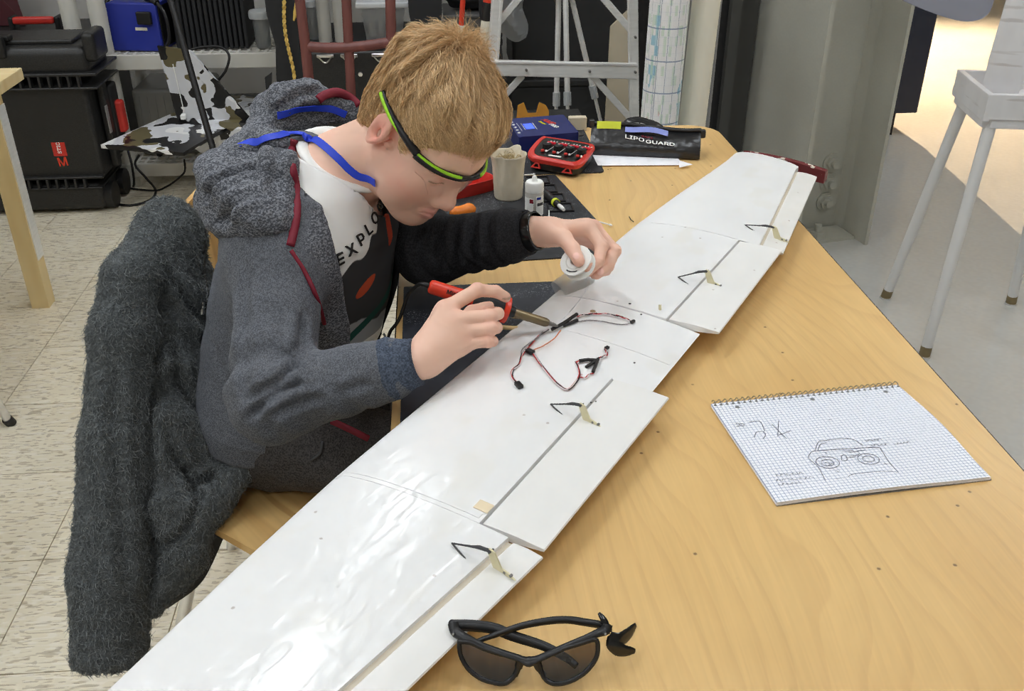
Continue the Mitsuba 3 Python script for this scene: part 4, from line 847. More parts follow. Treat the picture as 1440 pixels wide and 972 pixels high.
put(sh2 + '__tube', rod((-1.455, 4.13, 0), (-1.455, 4.13, 1.3), .034, 20), 'm_resin'); put(sh2 + '__foot', rod((-1.455, 4.13, 0), (-1.455, 4.13, .05), .042, 20), 'm_resin')
wd_ = thing('blue_welder', 'blue metal power supply box with a black cable on the upper shelf', 'power supply')
WM = rz(math.radians(-9), (-1.205, 4.27, .567)); mat('m_boxblue', srgb(44, 56, 152), .4)
put(wd_ + '__case', rb(0, 0, .095, .21, .22, .19, .006, WM), 'm_boxblue', 30)
put(wd_ + '__front_panel', bx(.108, .0, .095, .004, .19, .16, WM), 'm_black', False)
put(wd_ + '__torch', tube(smooth_path([WM[:3, :3] @ A(*q) + WM[:3, 3] for q in ((-.09, -.03, .215), (0, -.06, .222), (.06, -.08, .212), (.11, -.10, .19))], 16), [.012] * 4 + [.018] * 8 + [.014] * 4, 12), 'm_black')
put(wd_ + '__cable', tube(smooth_path([WM[:3, :3] @ A(*q) + WM[:3, 3] for q in ((.11, -.10, .19), (.145, -.12, .15), (.15, -.13, .06), (.12, -.14, .01))], 20), .007, 8), 'm_black')
put(wd_ + '__cable', tube(smooth_path([WM[:3, :3] @ A(*q) + WM[:3, 3] for q in ((-.09, -.03, .215), (-.125, -.08, .17), (-.13, -.10, .06), (-.15, -.14, .008))], 20), .008, 8), 'm_black')
put(wd_ + '__plug', rb(.055, -.122, .135, .06, .02, .05, .005, WM), 'm_black', 30); put(wd_ + '__sticker', bx(.03, -.1115, .09, .05, .002, .012, WM), 'm_ivory', False)
for k in range(14):
    x = -1.06 + .0215 * k; h = .30 + .02 * math.sin(k * 2.3)
    put('black_folder', rb(x, 4.30, .567 + h / 2, .0165, .25, h, .006), 'm_blackmat', 30, label='one of the black folders standing in a row on the upper shelf', cat='folder', group='black folders on the upper shelf')
jar = lambda r, h, w: lathe([(0, 0), (r * .8, 0), (r * .84, .004), (r * .98, h), (r * .93, h), (r * .8, .006), (0, .006)], 32, w)
cj = thing('frosted_jar', 'frosted plastic jar with a wide lid at the right end of the upper shelf', 'jar')
put(cj + '__body', jar(.036, .12, at(-.715, 4.20, .567)), 'm_clear', 40); put(cj + '__lid', lathe([(0, .118), (.046, .118), (.048, .122), (.048, .142), (.043, .150), (0, .150)], 32, at(-.715, 4.20, .567)), 'm_lidgrey', 40)
mat('m_lidgrey', srgb(176, 180, 182), .4)

# model aeroplane tail in camouflage, carbon rod, cables
def f_camo(p, n, uv):
    q = fbm(p.x * 9 + 31.4 + .9 * fbm(p.x * 22, p.y * 22, p.z * 22), p.y * 8 + 4, p.z * 8 + 7.6 + .6 * noise(p.x * 24, p.z * 24), 2); r = fbm(p.x * 8 + 20 + .8 * fbm(p.x * 20 + 5, p.y * 20, p.z * 20), p.y * 7, p.z * 8 + 9, 2); s = fbm(p.x * 9 + 40, p.y * 8, p.z * 8, 2)
    c = mix([.62, .63, .66], [.80, .80, .80], smoothstep(.56, .575, s))
    c = mix(c, srgb(98, 90, 64), smoothstep(.545, .555, r))
    return mix(c, srgb(22, 22, 24), smoothstep(.578, .586, q))
mat('m_camo', P(f_camo), .3, spec=.5)
tail = thing('model_plane_tail', 'camouflage painted tail section of a model aeroplane on the lower shelf', 'model aeroplane')
def slab(pts, th):
    p = np.array(pts, float); nrm = unit(np.cross(p[1] - p[0], p[2] - p[0])); return loft([p - nrm * th / 2, p + nrm * th / 2])
base0, base1 = A(*(-1.0675, 4.0000, 0.3300)), A(*(-0.7411, 3.9300, 0.3132))
put(tail + '__fin', slab([base0, base1, A(*(-0.9669, 3.9800, 0.6054)), A(*(-1.1013, 4.0200, 0.6184))], .014), 'm_camo', False)
put(tail + '__stabiliser', slab([(-1.2953, 3.7024, 0.3100), (-1.1127, 4.1368, 0.3100), (-0.8548, 3.8905, 0.3100), (-0.8883, 3.7975, 0.3100), (-0.9579, 3.5808, 0.3100)], .014), 'm_camo', False)
put(tail + '__stabiliser', slab([(-0.9361, 4.4210, 0.3100), (-0.7709, 4.4202, 0.3100), (-0.7256, 4.3205, 0.3100), (-0.7860, 4.0682, 0.3100), (-0.8410, 4.0099, 0.3100)], .014), 'm_camo', False)
fu0, fu1 = A(-1.06, 4.02, .0), A(-.70, 3.90, .0); fx = unit(fu1 - fu0); fy = A(-fx[1], fx[0], 0)
def fring(t, w, z0, z1): c = fu0 + (fu1 - fu0) * t; return [c - fy * w + A(0, 0, z0), c - fy * w + A(0, 0, z1 - .02), c - fy * (w - .02) + A(0, 0, z1), c + fy * (w - .02) + A(0, 0, z1), c + fy * w + A(0, 0, z1 - .02), c + fy * w + A(0, 0, z0)]
put(tail + '__fuselage', loft([fring(0, .03, .25, .33), fring(.25, .05, .20, .33), fring(1, .07, .118, .34)]), 'm_camo', 30)
put(tail + '__hinge_line', rod((-1.0449, 3.9800, 0.5539), (-1.0326, 3.9800, 0.3586), .002, 6), 'm_white')
put(tail + '__control_horn', rb(*(-1.0331, 3.9600, 0.3466), .02, .03, .02, .004), 'm_white', 30)
rodA, rodB = A(*(-0.9657, 3.8000, 0.8274)), A(*(-0.8476, 3.6000, 0.2981)); rd = (rodB - rodA)
put('carbon_rod', rod(rodA - rd * .55, rodB + rd * .40, .0125, 14), 'm_black', label='long thin black rod leaning in front of the camouflage tail', cat='rod')
def cable(key, pts, r, label): put(key, tube(smooth_path(pts, 40), r, 8), 'm_black', True, label=label, cat='cable')
cable('black_cable', [*[(-0.9762, 4.0200, 0.5996), (-0.9270, 4.0200, 0.6099), (-0.8571, 4.0200, 0.6087), (-0.8241, 4.0000, 0.5790), (-0.8414, 3.9900, 0.5253), (-0.8775, 4.0000, 0.4836)]], .005, 'black cable arching over the edge of the upper shelf')
cable('black_cable', [*[(-1.3131, 4.0600, 0.1778), (-1.2995, 4.0300, 0.1155)], *[(-1.3320, 4.0982, 0.0060), (-1.3820, 4.1383, 0.0060)], *[(-1.3514, 4.0000, 0.0802), (-1.3720, 3.9700, 0.0538)], *[(-1.3850, 3.9297, 0.0060), (-1.2950, 3.8650, 0.0060), (-1.2210, 3.9167, 0.0060), (-1.2232, 4.0365, 0.0060)], *[(-1.2524, 4.0300, 0.0669), (-1.2924, 4.0500, 0.1180), (-1.2697, 4.0600, 0.1579)]], .005, 'tangled black cable on the floor beside the tool case')
cable('black_cable', [*[(-1.0867, 4.0600, 0.1343), (-1.0867, 4.0400, 0.0905), (-1.1186, 4.0500, 0.0560)], *[(-1.1866, 4.0868, 0.0060), (-1.2354, 4.0375, 0.0060), (-1.4186, 4.1051, 0.0060)]], .004, 'thin black cable hanging from the lower shelf')
db = thing('clear_bin', 'clear ribbed storage bin with cables under the upper shelf', 'storage bin')
put(db + '__body', cb(-1.30, -.98, 4.2, 4.5, .108, .40, .02), 'm_binclear', 40); mat('m_binclear', srgb(112, 112, 108), .3)
for k in range(9): put(db + '__rib', bx(-1.27 + .034 * k, 4.197, .25, .006, .006, .24), 'm_binclear', False)
cable('black_cable', [(-1.22, 4.17, .12), (-1.18, 4.15, .18), (-1.12, 4.15, .14), (-1.08, 4.16, .20), (-1.02, 4.15, .15), (-.98, 4.16, .19), (-.93, 4.15, .13)], .012, 'bundle of thick black cable on the lower shelf')
put('black_speaker_box', cb(-.93, -.72, 4.22, 4.42, .108, .27, .012), 'm_blackmat', 40, label='black box at the right end of the lower shelf', cat='box')

# ---------------------------------------------------------------- black shelving with bins, wooden chair
bs = thing('black_shelving', 'black plastic shelving behind the red wooden chair', 'shelving')
for x, w in ((-.585, .115), (-.03, .115), (.235, .09)):
    put(bs + '__upright', loft([[(x - w / 2 + dx, y, z) for dx, y in ((0, 3.97), (w, 3.97), (w, 4.02), (0, 4.02))] for z, dx0 in ((0, 0), (1.4, 0)) for dx in [0]][:0] or [[(x - w * f / 2, 3.97, z), (x + w * f / 2, 3.97, z), (x + w * f / 2, 4.02, z), (x - w * f / 2, 4.02, z)] for z, f in ((0, 1), (.5, 1), (.62, .8), (.74, 1.15), (1.4, 1.15))]), 'm_blackmat', 30)
for z in (.26, .605, 1.05): put(bs + '__board', rb(-.145, 4.235, z, .85, .42, .022, .004), 'm_blackmat', 30)
put(bs + '__hook', ext(Polygon([(0, 0), (.03, .02), (.012, -.10), (-.004, -.12)]), 0, .01, frame((-.685, 3.96, .50), (1, 0, 0), (0, -1, 0))), 'm_blackmat', False)
rp = []
for k in range(90):
    t = k / 89; z = .40 + .55 * t; rp.append(A(-.575 + .008 * math.sin(t * 9) + .0045 * math.cos(k * 1.1), 3.945 + .0045 * math.sin(k * 1.1), z))
rope = thing('yellow_rope', 'yellow twisted cord hanging on the black upright', 'rope')
put(rope + '__strand', tube(rp, .0042, 6), 'm_rope', True); put(rope + '__strand', tube([q + A(-.009 * math.cos(k * 1.1), 0, 0) for k, q in enumerate(rp)], .0042, 6), 'm_rope', True)
put(rope + '__knot', tube([(-.545, 3.945, .72), (-.535, 3.945, .75), (-.53, 3.945, .79)], [.004, .009, .003], 10), 'm_rope', True)
gj = thing('storage_jar', 'clear jar with a grey lid behind the left post of the red chair', 'jar')
put(gj + '__body', jar(.045, .13, at(-.49, 4.12, .617)), 'm_clear', 40); put(gj + '__lid', lathe([(0, .128), (.049, .128), (.05, .15), (0, .152)], 32, at(-.49, 4.12, .617)), 'm_lidgrey', 40)
for k, (x, lb_) in enumerate(((-.440, 'wider grey plastic pipe standing left of the middle post of the red chair'), (-.375, 'grey plastic pipe standing just behind the middle post of the red chair'))):
    t = thing('plastic_pipe', lb_, 'pipe'); put(t + '__tube', rod((x, 4.05, .617), (x, 4.05, 1.0), .027, 20), 'm_pipegrey'); put(t + '__socket', rod((x, 4.05, .80), (x, 4.05, .86), .029, 20), 'm_pipegrey')
mat('m_pipegrey', srgb(164, 162, 156), .5)
cbn = thing('lidded_bin', 'clear bin with a white lid and white bottles inside it on the black shelf', 'storage bin')
BX0, BX1 = -.295, -.11
put(cbn + '__body', loft([[(BX0 + .02 - f, 4.06 - f * .3, z), (BX1 - .02 + f, 4.06 - f * .3, z), (BX1 - .02 + f, 4.25, z), (BX0 + .02 - f, 4.25, z)] for z, f in ((.618, 0), (.745, .015))]), 'm_clear', False)
put(cbn + '__lid', rb((BX0 + BX1) / 2, 4.15, .757, .215, .24, .026, .008), 'm_lidwhite', 40); mat('m_lidwhite', srgb(196, 198, 200), .4)
for k, x in enumerate((-.255, -.215, -.17)): put('white_bottle', lathe([(0, 0), (.014, 0), (.014, .05 + .008 * k), (.006, .06 + .008 * k), (.006, .07 + .008 * k), (0, .07 + .008 * k)], 18, at(x, 4.12, .622)), 'm_white', 40, label='small white bottle inside the clear bin with the white lid', cat='bottle', group='white bottles in the clear bin')
lc = thing('latched_case', 'black flat case with chrome latches under the black shelf', 'case')
put(lc + '__body', cb(-.512, -.105, 3.985, 4.3, .274, .590, .012), 'm_case', 40)
for x in (-.44, -.345, -.22): put(lc + '__latch', cat_([rb(x, 3.978, .575, .07, .014, .014, .004), tube(smooth_path([(x - .03, 3.972, .575), (x, 3.966, .55), (x + .03, 3.972, .575)], 10), .003, 6)]), 'm_chrome', 30)
put(lc + '__lock', rod((-.305, 3.986, .50), (-.305, 3.972, .50), .009, 12), 'm_chrome')
dk = thing('grey_tote', 'grey lidded tote with a dark bag on it left of the ladder', 'storage bin')
put(dk + '__body', cb(.05, .26, 4.05, 4.3, .617, .71, .015), 'm_totegrey', 40); put(dk + '__lid', cb(.04, .27, 4.04, 4.31, .70, .715, .005), 'm_totegrey', 40); mat('m_totegrey', srgb(98, 98, 98), .5)
bag2 = trimesh.creation.icosphere(subdivisions=4); bag2.vertices = bag2.vertices * [.12, .1, .08] * (1 + .25 * (meshkit.noise(bag2.vertices * 3.1)[:, None] - .5)) + [.16, 4.17, .79]
put('dark_bag', bag2, 'm_blackmat', True, label='crumpled dark bag lying on the grey tote', cat='bag')
for k, (z0, z1, x0, x1, y) in enumerate(((.0, .40, .32, .98, 4.25), (.41, .78, .34, .98, 4.3), (.79, 1.1, .33, .96, 4.3))):
    t = thing('dark_tote', ('lowest', 'middle', 'topmost')[k] + ' of the dark totes stacked behind the ladder', 'storage bin')
    put(t + '__body', cb(x0, x1, y, y + .35, z0, z1 - .03, .02), 'm_tote', 40); put(t + '__lid', cb(x0 - .01, x1 + .01, y - .012, y + .36, z1 - .035, z1 - .003, .008), 'm_tote', 40)
mat('m_tote', srgb(44, 45, 46), .5)
put('plastic_film', sheet([[(.20 + .1 * s + .01 * math.sin(7 * t), 3.88 + .03 * math.sin(5 * t + 3 * s), .66 + .16 * t + .02 * math.sin(4 * s)) for t in np.linspace(0, 1, 12)] for s in np.linspace(0, 1.6, 12)], .002), 'm_clear', 40, label='crinkled clear plastic bag hanging behind the ladder', cat='bag')

ch = thing('red_chair', 'reddish brown wooden chair seen from behind over the hood of the person', 'chair')
mat('m_redwood', P(lambda p, n, uv: mix(srgb(128, 78, 72), srgb(104, 60, 56), noise(p.x * 60, p.y * 60, p.z * 9))), .4, spec=.5)
for x, lean in ((-.440, 0), (-.147, 0)):
    put(ch + '__post', tube([(x - .012 * np.sign(x + .29), 3.42, 0), (x, 3.40, .45), (x, 3.40, .75), (x + .01 * np.sign(x + .29), 3.43, 1.05)], [.016, .0185, .018, .016], 14), 'm_redwood')
put(ch + '__spindle', tube([(-.302, 3.40, .45), (-.292, 3.40, .78), (-.286, 3.43, 1.03)], .0165, 14), 'm_redwood')
put(ch + '__cross_rail', tube(smooth_path([(-.44, 3.40, .737), (-.37, 3.395, .732), (-.293, 3.392, .733), (-.22, 3.395, .738), (-.147, 3.40, .747)], 20), .016, 12, flat=1.1), 'm_redwood')
put(ch + '__top_rail', tube(smooth_path([(-.46, 3.43, 1.03), (-.29, 3.45, 1.06), (-.13, 3.43, 1.03)], 20), .02, 12), 'm_redwood')
put(ch + '__seat', rb(-.293, 3.21, .44, .36, .40, .03, .012), 'm_redwood', 40)
for x in (-.44, -.147): put(ch + '__front_leg', rod((x, 3.05, 0), (x, 3.05, .44), .016, 14), 'm_redwood')

# ---------------------------------------------------------------- ladder, tripod, poles, yellow tool
ld = thing('aluminium_ladder', 'aluminium step ladder with a riveted crossbar and diagonal braces', 'ladder')
LY = 3.20
def lbar(a, b, w, d, key='__brace'):
    a, b = A(*a), A(*b); m = frame((a + b) / 2, b - a, (0, -1, 0)); return put(ld + key, rb(0, 0, 0, np.linalg.norm(b - a), w, d, .003, m), 'm_alu', 30)
for a, b in (((0.2080, 3.2000, 0.9989), (0.1649, 3.2000, 0.4485)), ((0.6367, 3.2000, 0.9940), (0.6791, 3.2000, 0.4357))):
    a, b = A(*a), A(*b); d = b - a; b = a - d * (a[2] / d[2]) * 1.0; lbar(a, b, .026, .06, '__rail'); lbar(a + A(.016 if a[0] < .4 else -.016, -.028, 0), b + A(.016 if a[0] < .4 else -.016, -.028, 0), .010, .008, '__rail_lip')
cbk = lbar((0.1812, 3.1800, 0.7056), (0.6690, 3.1800, 0.6849), .048, .03, '__crossbar')
lbar((0.1805, 3.1650, 0.7275), (0.6645, 3.1650, 0.7094), .010, .012, '__crossbar_lip')
for px in ((0.2965, 3.1600, 0.7013), (0.5058, 3.1600, 0.6928), (0.6506, 3.1600, 0.7996), (0.6578, 3.1600, 0.6876)): put(ld + '__rivet', rod(A(*px), A(*px) - A(0, .012, 0), .004, 10), 'm_steelrod')
for a, b in (((0.1929, 3.2000, 0.8257), (0.2803, 3.2000, 0.9232)), ((0.5322, 3.2000, 0.9308), (0.6509, 3.2000, 0.8050)), ((0.2876, 3.1900, 0.6757), (0.2140, 3.1900, 0.5970)), ((0.5233, 3.1900, 0.6665), (0.6620, 3.1900, 0.5191))): lbar(a, b, .022, .012)
tp = thing('tripod', 'silver tripod with thin extended legs behind the ladder', 'tripod')
for a, b in (((0.4726, 3.7500, 0.8547), (0.4661, 3.7000, 0.2838)), ((0.4901, 3.7000, 0.8624), (0.5035, 3.6000, 0.3144)), ((0.5128, 3.7500, 0.8542), (0.6650, 3.7500, 0.3073))):
    a, b = A(*a), A(*b); d = b - a; e = a - d * (a[2] / d[2]); l = put(tp + '__leg', tube([a, a + d * .7], .0105, 12), 'm_alu'); put(l + '__lower_tube', tube([a + d * .7, e], .007, 10), 'm_alu'); put(l + '__clamp', tube([a + d * .66, a + d * .75], .015, 10), 'm_lidgrey')
put(tp + '__head', rb(*(0.4909, 3.7300, 0.8752), .12, .1, .06, .01), 'm_black', 30)
pl = thing('marking_pole', 'white and orange pole with a black tape band left of the ladder', 'pole')
pa_, pb_ = A(*(0.1941, 3.3500, 0.9554)), A(*(0.1617, 3.3500, 0.6901)); pd = pb_ - pa_
for t0, t1, m_, k_ in ((-.4, .28, 'm_ironred', 'orange_section'), (.28, .50, 'm_black', 'tape_band'), (.50, .90, 'm_ivory', 'white_section'), (.90, 1.0, 'm_ironred', 'orange_section'), (1.0, 5.0, 'm_ivory', 'white_section')):
    e0, e1 = pa_ + pd * t0, pa_ + pd * t1
    if e1[2] < 0: e1 = pa_ - pd * (pa_[2] / pd[2])
    put(pl + '__' + k_, rod(e0, e1, .0175 if m_ != 'm_black' else .0185, 16), m_)
p2_ = thing('marking_pole', 'thin orange and white pole behind the hair of the person', 'pole')
pa_, pb_ = A(*(0.1087, 3.4000, 0.9490)), A(*(0.0888, 3.4000, 0.7404)); pd = pb_ - pa_
put(p2_ + '__orange_section', rod(pa_ - pd * .5, pa_ + pd * .72, .009, 12), 'm_ironred'); put(p2_ + '__white_section', rod(pa_ + pd * .72, pa_ - pd * (pa_[2] / pd[2]), .012, 12), 'm_ivory')
cr = thing('black_crate', 'black crate on the floor behind the charger', 'crate'); put(cr + '__body', cb(.02, .46, 2.85, 3.12, 0, .575, .015), 'm_case', 40); put(cr + '__rim', cb(.01, .47, 2.84, 3.13, .555, .578, .005), 'm_case', 40)
yt = thing('yellow_bracket', 'yellow plastic bracket lying on the black crate behind the blue charger', 'bracket')
put(yt, ext(Polygon([(-.052, 0), (-.045, .058), (-.028, .066), (-.016, .034), (.012, .034), (.022, .066), (.040, .058), (.050, .04), (.048, 0)]), 0, .03, frame((.298, 2.96, .580), (1, 0, 0), (0, -1, .25))), 'm_ochre', False)
put('cardboard_box', rb(.352, 2.36, .757, .045, .022, .034, .002), 'm_beige', False, label='small tan box on the edge of the table behind the blue charger', cat='box')

# ---------------------------------------------------------------- implicit shapes, meshed by surface nets
f32 = np.float32
def capd(P_, a, b, ra, rb_=None):
    a, b = np.asarray(a, f32), np.asarray(b, f32); ab = b - a; rb_ = ra if rb_ is None else rb_
    t = np.clip(((P_ - a) @ ab) / max(float(ab @ ab), 1e-12), 0, 1)
    return np.linalg.norm(P_ - a - t[:, None] * ab, axis=1) - (ra + (rb_ - ra) * t)
def ball(P_, c, r): return np.linalg.norm(P_ - np.asarray(c, f32), axis=1) - f32(r)
def elld(P_, c, r, R=None):
    q = P_ - np.asarray(c, f32)
    if R is not None: q = q @ np.asarray(R, f32)
    r = np.asarray(r, f32); k0 = np.linalg.norm(q / r, axis=1); k1 = np.linalg.norm(q / (r * r), axis=1)
    return k0 * (k0 - 1) / (k1 + 1e-9)
def smin(a, b, k): h = np.maximum(k - np.abs(a - b), 0) / k; return np.minimum(a, b) - h * h * k * .25
def smax(a, b, k): return -smin(-a, -b, k)
def near(P_, c, r, fn):
    """fn evaluated only within r of c"""
    d = np.linalg.norm(P_ - np.asarray(c, f32), axis=1) - f32(r); out = np.maximum(d, .012).astype(f32); m = d < .012
    if m.any(): out[m] = fn(P_[m])
    return out
CORN = np.array([(i, j, k) for i in (0, 1) for j in (0, 1) for k in (0, 1)])
EDG = [(a, b) for a in range(8) for b in range(a + 1, 8) if np.abs(CORN[a] - CORN[b]).sum() == 1]
def nets(fn, lo, hi, h, n=10, slack=1.25, newton=1):
    lo, hi = A(*lo), A(*hi); nb_ = np.ceil((hi - lo) / (h * n)).astype(int); dims = nb_ * n + 1
    B = np.stack(np.meshgrid(*[np.arange(k) for k in nb_], indexing='ij'), -1).reshape(-1, 3)
    keep = []
    for s in range(0, len(B), 200000):
        c = (lo + (B[s:s + 200000] + .5) * n * h).astype(f32); keep.append(np.abs(fn(c)) < h * n * .8661 * slack + .004)
    B = B[np.concatenate(keep)]
    g = np.stack(np.meshgrid(*[np.arange(n + 1)] * 3, indexing='ij'), -1).reshape(-1, 3)
    ids, verts, quads = [], [], []
    key = lambda q: (q[..., 0].astype(np.int64) * dims[1] + q[..., 1]) * dims[2] + q[..., 2]
    for s in range(0, len(B), 150):
        b = B[s:s + 150]; G = b[:, None] * n + g[None]
        V = fn((lo + G.reshape(-1, 3) * h).astype(f32)).reshape(len(b), n + 1, n + 1, n + 1)
        S = V < 0
        cs = sum(S[:, i:n + i, j:n + j, k:n + k].astype(np.int8) for i, j, k in CORN)
        w = np.argwhere((cs > 0) & (cs < 8))
        if not len(w): continue
        cv = np.stack([V[w[:, 0], w[:, 1] + i, w[:, 2] + j, w[:, 3] + k] for i, j, k in CORN], 1)
        acc, cnt = np.zeros((len(w), 3)), np.zeros(len(w))
        for a, c in EDG:
            va, vc = cv[:, a], cv[:, c]; x = (va < 0) != (vc < 0); t = np.where(x, va / np.where(x, va - vc, 1), 0)
            acc += np.where(x[:, None], CORN[a] + (CORN[c] - CORN[a]) * t[:, None], 0); cnt += x
        cell = b[w[:, 0]] * n + w[:, 1:]
        ids.append(key(cell)); verts.append(lo + (cell + acc / cnt[:, None]) * h)
        for ax in range(3):
            o = [0, 0, 0]; o[ax] = 1; c1 = int(np.flatnonzero((CORN == o).all(1))[0]); x = (cv[:, 0] < 0) != (cv[:, c1] < 0)
            e = cell[x]; i1, i2 = np.eye(3, dtype=int)[(ax + 1) % 3], np.eye(3, dtype=int)[(ax + 2) % 3]
            q = np.stack([key(e), key(e - i1), key(e - i1 - i2), key(e - i2)], 1)
            f = cv[x, 0] < 0
            quads.append(np.where(f[:, None], q, q[:, ::-1]))
    ids, verts, quads = np.concatenate(ids), np.concatenate(verts), np.concatenate(quads)
    o = np.argsort(ids); ids, verts = ids[o], verts[o]
    ix = np.clip(np.searchsorted(ids, quads), 0, len(ids) - 1); quads = ix[(ids[ix] == quads).all(1)]
    F = np.vstack([quads[:, [0, 1, 2]], quads[:, [0, 2, 3]]])
    for _ in range(newton):
        v = verts.astype(f32); e = f32(h * .5); d = fn(v)
        gr = np.stack([fn(v + e * np.eye(3, dtype=f32)[k]) - d for k in range(3)], 1) / e
        verts = verts - np.clip(d / np.maximum((gr * gr).sum(1), .3), -h, h)[:, None] * gr
    used = np.unique(F); m = np.full(len(verts), -1); m[used] = np.arange(len(used))
    return trimesh.Trimesh(verts[used], m[F], process=False)
def vnorm(t):
    v, f = t.vertices, t.faces; n = np.zeros_like(v); c = np.cross(v[f[:, 1]] - v[f[:, 0]], v[f[:, 2]] - v[f[:, 0]])
    for k in range(3): np.add.at(n, f[:, k], c)
    return n / (np.linalg.norm(n, axis=1, keepdims=True) + 1e-15)
def puff(t, fn):
    """moves the vertices along their normals by fn(points)"""
    t.vertices = t.vertices + vnorm(t) * fn(np.asarray(t.vertices))[:, None]; return t
def vn(p, s, seed=0): return meshkit.noise(np.asarray(p) * s, seed) - .5
def snap(fn, pts, off=0.):
    p = np.asarray(pts, f32).copy()
    for _ in range(12):
        d = fn(p) - off; e = f32(.001); gr = np.stack([fn(p + e * np.eye(3, dtype=f32)[k]) - off - d for k in range(3)], 1) / e
        p = p - (d / np.maximum((gr * gr).sum(1), .25))[:, None] * gr * .9
    return p.astype(float)

def crease(mesh, fn, lines):
    """presses folds into a mesh: lines of (points, depth, width, ridge)"""
    v = np.asarray(mesh.vertices); n = vnorm(mesh); out = np.zeros(len(v))
    for pts, dep, w, ridge in lines:
        q = snap(fn, smooth_path(pts, 26)); q2 = q[:-1]; ab = q[1:] - q2
        lo, hi = q.min(0) - 5 * w, q.max(0) + 5 * w; m = np.flatnonzero(((v > lo) & (v < hi)).all(1))
        if not len(m): continue
        r = v[m][:, None] - q2[None]; t = np.clip((r * ab[None]).sum(2) / (ab * ab).sum(1)[None], 0, 1); dd = np.linalg.norm(r - t[..., None] * ab[None], axis=2)
        k = dd.argmin(1); d = dd[np.arange(len(m)), k]; s = (k + t[np.arange(len(m)), k]) / len(q2); env = np.clip(np.minimum(s, 1 - s) * 5, 0, 1)
        out[m] += env * (-dep * np.exp(-(d / w) ** 2) + ridge * np.exp(-((d - 2.0 * w) / (1.1 * w)) ** 2))
    mesh.vertices = v + n * out[:, None]
    return mesh

# ---------------------------------------------------------------- chair of the person and the fleece jacket over its back
pc = thing('plywood_chair', 'plywood and steel chair that the person sits on beside the table', 'chair')
put(pc + '__seat', ext(Polygon([(-.400, 1.240), (-.312, 1.167), (-.07, 1.03), (.02, 1.20), (-.02, 1.56), (-.10, 1.62), (-.43, 1.66)]).buffer(-.012).buffer(.012), .436, .45), 'm_seat', 30)
put(pc + '__backrest', sheet([[(-.432 - .10 * (z - .7) - .02 * math.cos((y - 1.5) * 6), y, z) for z in (.60, .66, .72, .77, .83)] for y in np.linspace(1.50, 1.785, 14)], .011), 'm_seat', 40)
for a, b, c in (((-.47, 1.36, .74), (-.43, 1.34, .44), (-.545, 1.285, 0)), ((-.47, 1.66, .74), (-.42, 1.62, .44), (-.50, 1.70, 0))): put(pc + '__rear_leg', tube(smooth_path([a, b, c], 16), .0115, 14), 'm_chrome')
for a, b in (((-.05, 1.10, .43), (.0, 1.02, 0)), ((-.03, 1.52, .43), (.04, 1.58, 0))): put(pc + '__front_leg', rod(a, b, .0115, 14), 'm_chrome')

JK = [  # (a, b, ra, rb)
    ((-0.4858, 1.3998, 0.8113), (-0.5003, 1.3581, 0.7357), .044, .050), ((-0.5003, 1.3581, 0.7357), (-0.5214, 1.2855, 0.5845), .050, .053), ((-0.5214, 1.2855, 0.5845), (-0.5404, 1.1874, 0.4089), .053, .058), ((-0.5404, 1.1874, 0.4089), (-0.5480, 1.1188, 0.2869), .058, .056)]
JB = [((-0.4965, 1.4227, 0.8096), (-0.4625, 1.5509, 0.8370), .036, .034), ((-0.4625, 1.5509, 0.8370), (-0.4435, 1.6279, 0.8129), .034, .022), ((-0.4615, 1.4364, 0.7572), (-0.4245, 1.5110, 0.6908), .042, .04), ((-0.4656, 1.3822, 0.6816), (-0.4094, 1.4233, 0.5993), .042, .04), ((-0.4636, 1.3169, 0.5871), (-0.3828, 1.3370, 0.5117), .042, .036),
      ((-0.4524, 1.5126, 0.8116), (-0.4503, 1.3128, 0.5614), .040, .042), ((-0.4399, 1.5885, 0.7847), (-0.4057, 1.4365, 0.5620), .022, .045), ((-0.4567, 1.2857, 0.5532), (-0.4410, 1.2233, 0.4658), .040, .030), ((-0.3897, 1.3212, 0.5236), (-0.4328, 1.2277, 0.4543), .030, .028)]
JF = [((-0.4802, 1.2914, 0.4788), (-0.4812, 1.2195, 0.3519), .036, .026), ((-0.3229, 1.2886, 0.5363), (-0.3864, 1.2380, 0.4790), .022, .020), ((-0.3862, 1.2397, 0.4820), (-0.4236, 1.1996, 0.4265), .024, .022), ((-0.4262, 1.2103, 0.4246), (-0.4863, 1.1702, 0.3455), .026, .018), ((-0.3857, 1.2931, 0.5152), (-0.4611, 1.2038, 0.3880), .024, .02), ((-0.4212, 1.2139, 0.3911), (-0.4475, 1.2018, 0.3660), .018, .012), ((-0.4696, 1.2311, 0.3943), (-0.4959, 1.1920, 0.3217), .02, .014)]
JC0, JCN = A(*(-0.5507, 1.1129, 0.2762)), unit(A(*(-0.5480, 1.1188, 0.2869)) - A(*(-0.5404, 1.1874, 0.4089)))
def jacket_sdf(p):
    s = None
    for a, b, r0, r1 in JK: d = capd(p, a, b, r0, r1); s = d if s is None else smin(s, d, .02)
    s = smax(s, ((p - JC0.astype(f32)) @ JCN.astype(f32)).astype(f32), .022)
    b_ = None
    for a, b, r0, r1 in JB: d = capd(p, a, b, r0, r1); b_ = d if b_ is None else smin(b_, d, .05)
    f_ = None
    for a, b, r0, r1 in JF: d = capd(p, a, b, r0, r1); f_ = d if f_ is None else smin(f_, d, .03)
    # long folds running down from the shoulder
    ang = (p[:, 1] - 1.45) * 1.0 + (p[:, 2] - .62) * .55 + .03 * np.sin(p[:, 2] * 17)
    b_ = b_ + (.016 * np.abs(np.sin(ang * 34)) - .008) * np.clip((.82 - p[:, 2]) * 6, 0, 1)
    return smin(smin(b_, f_, .006), s, .004)
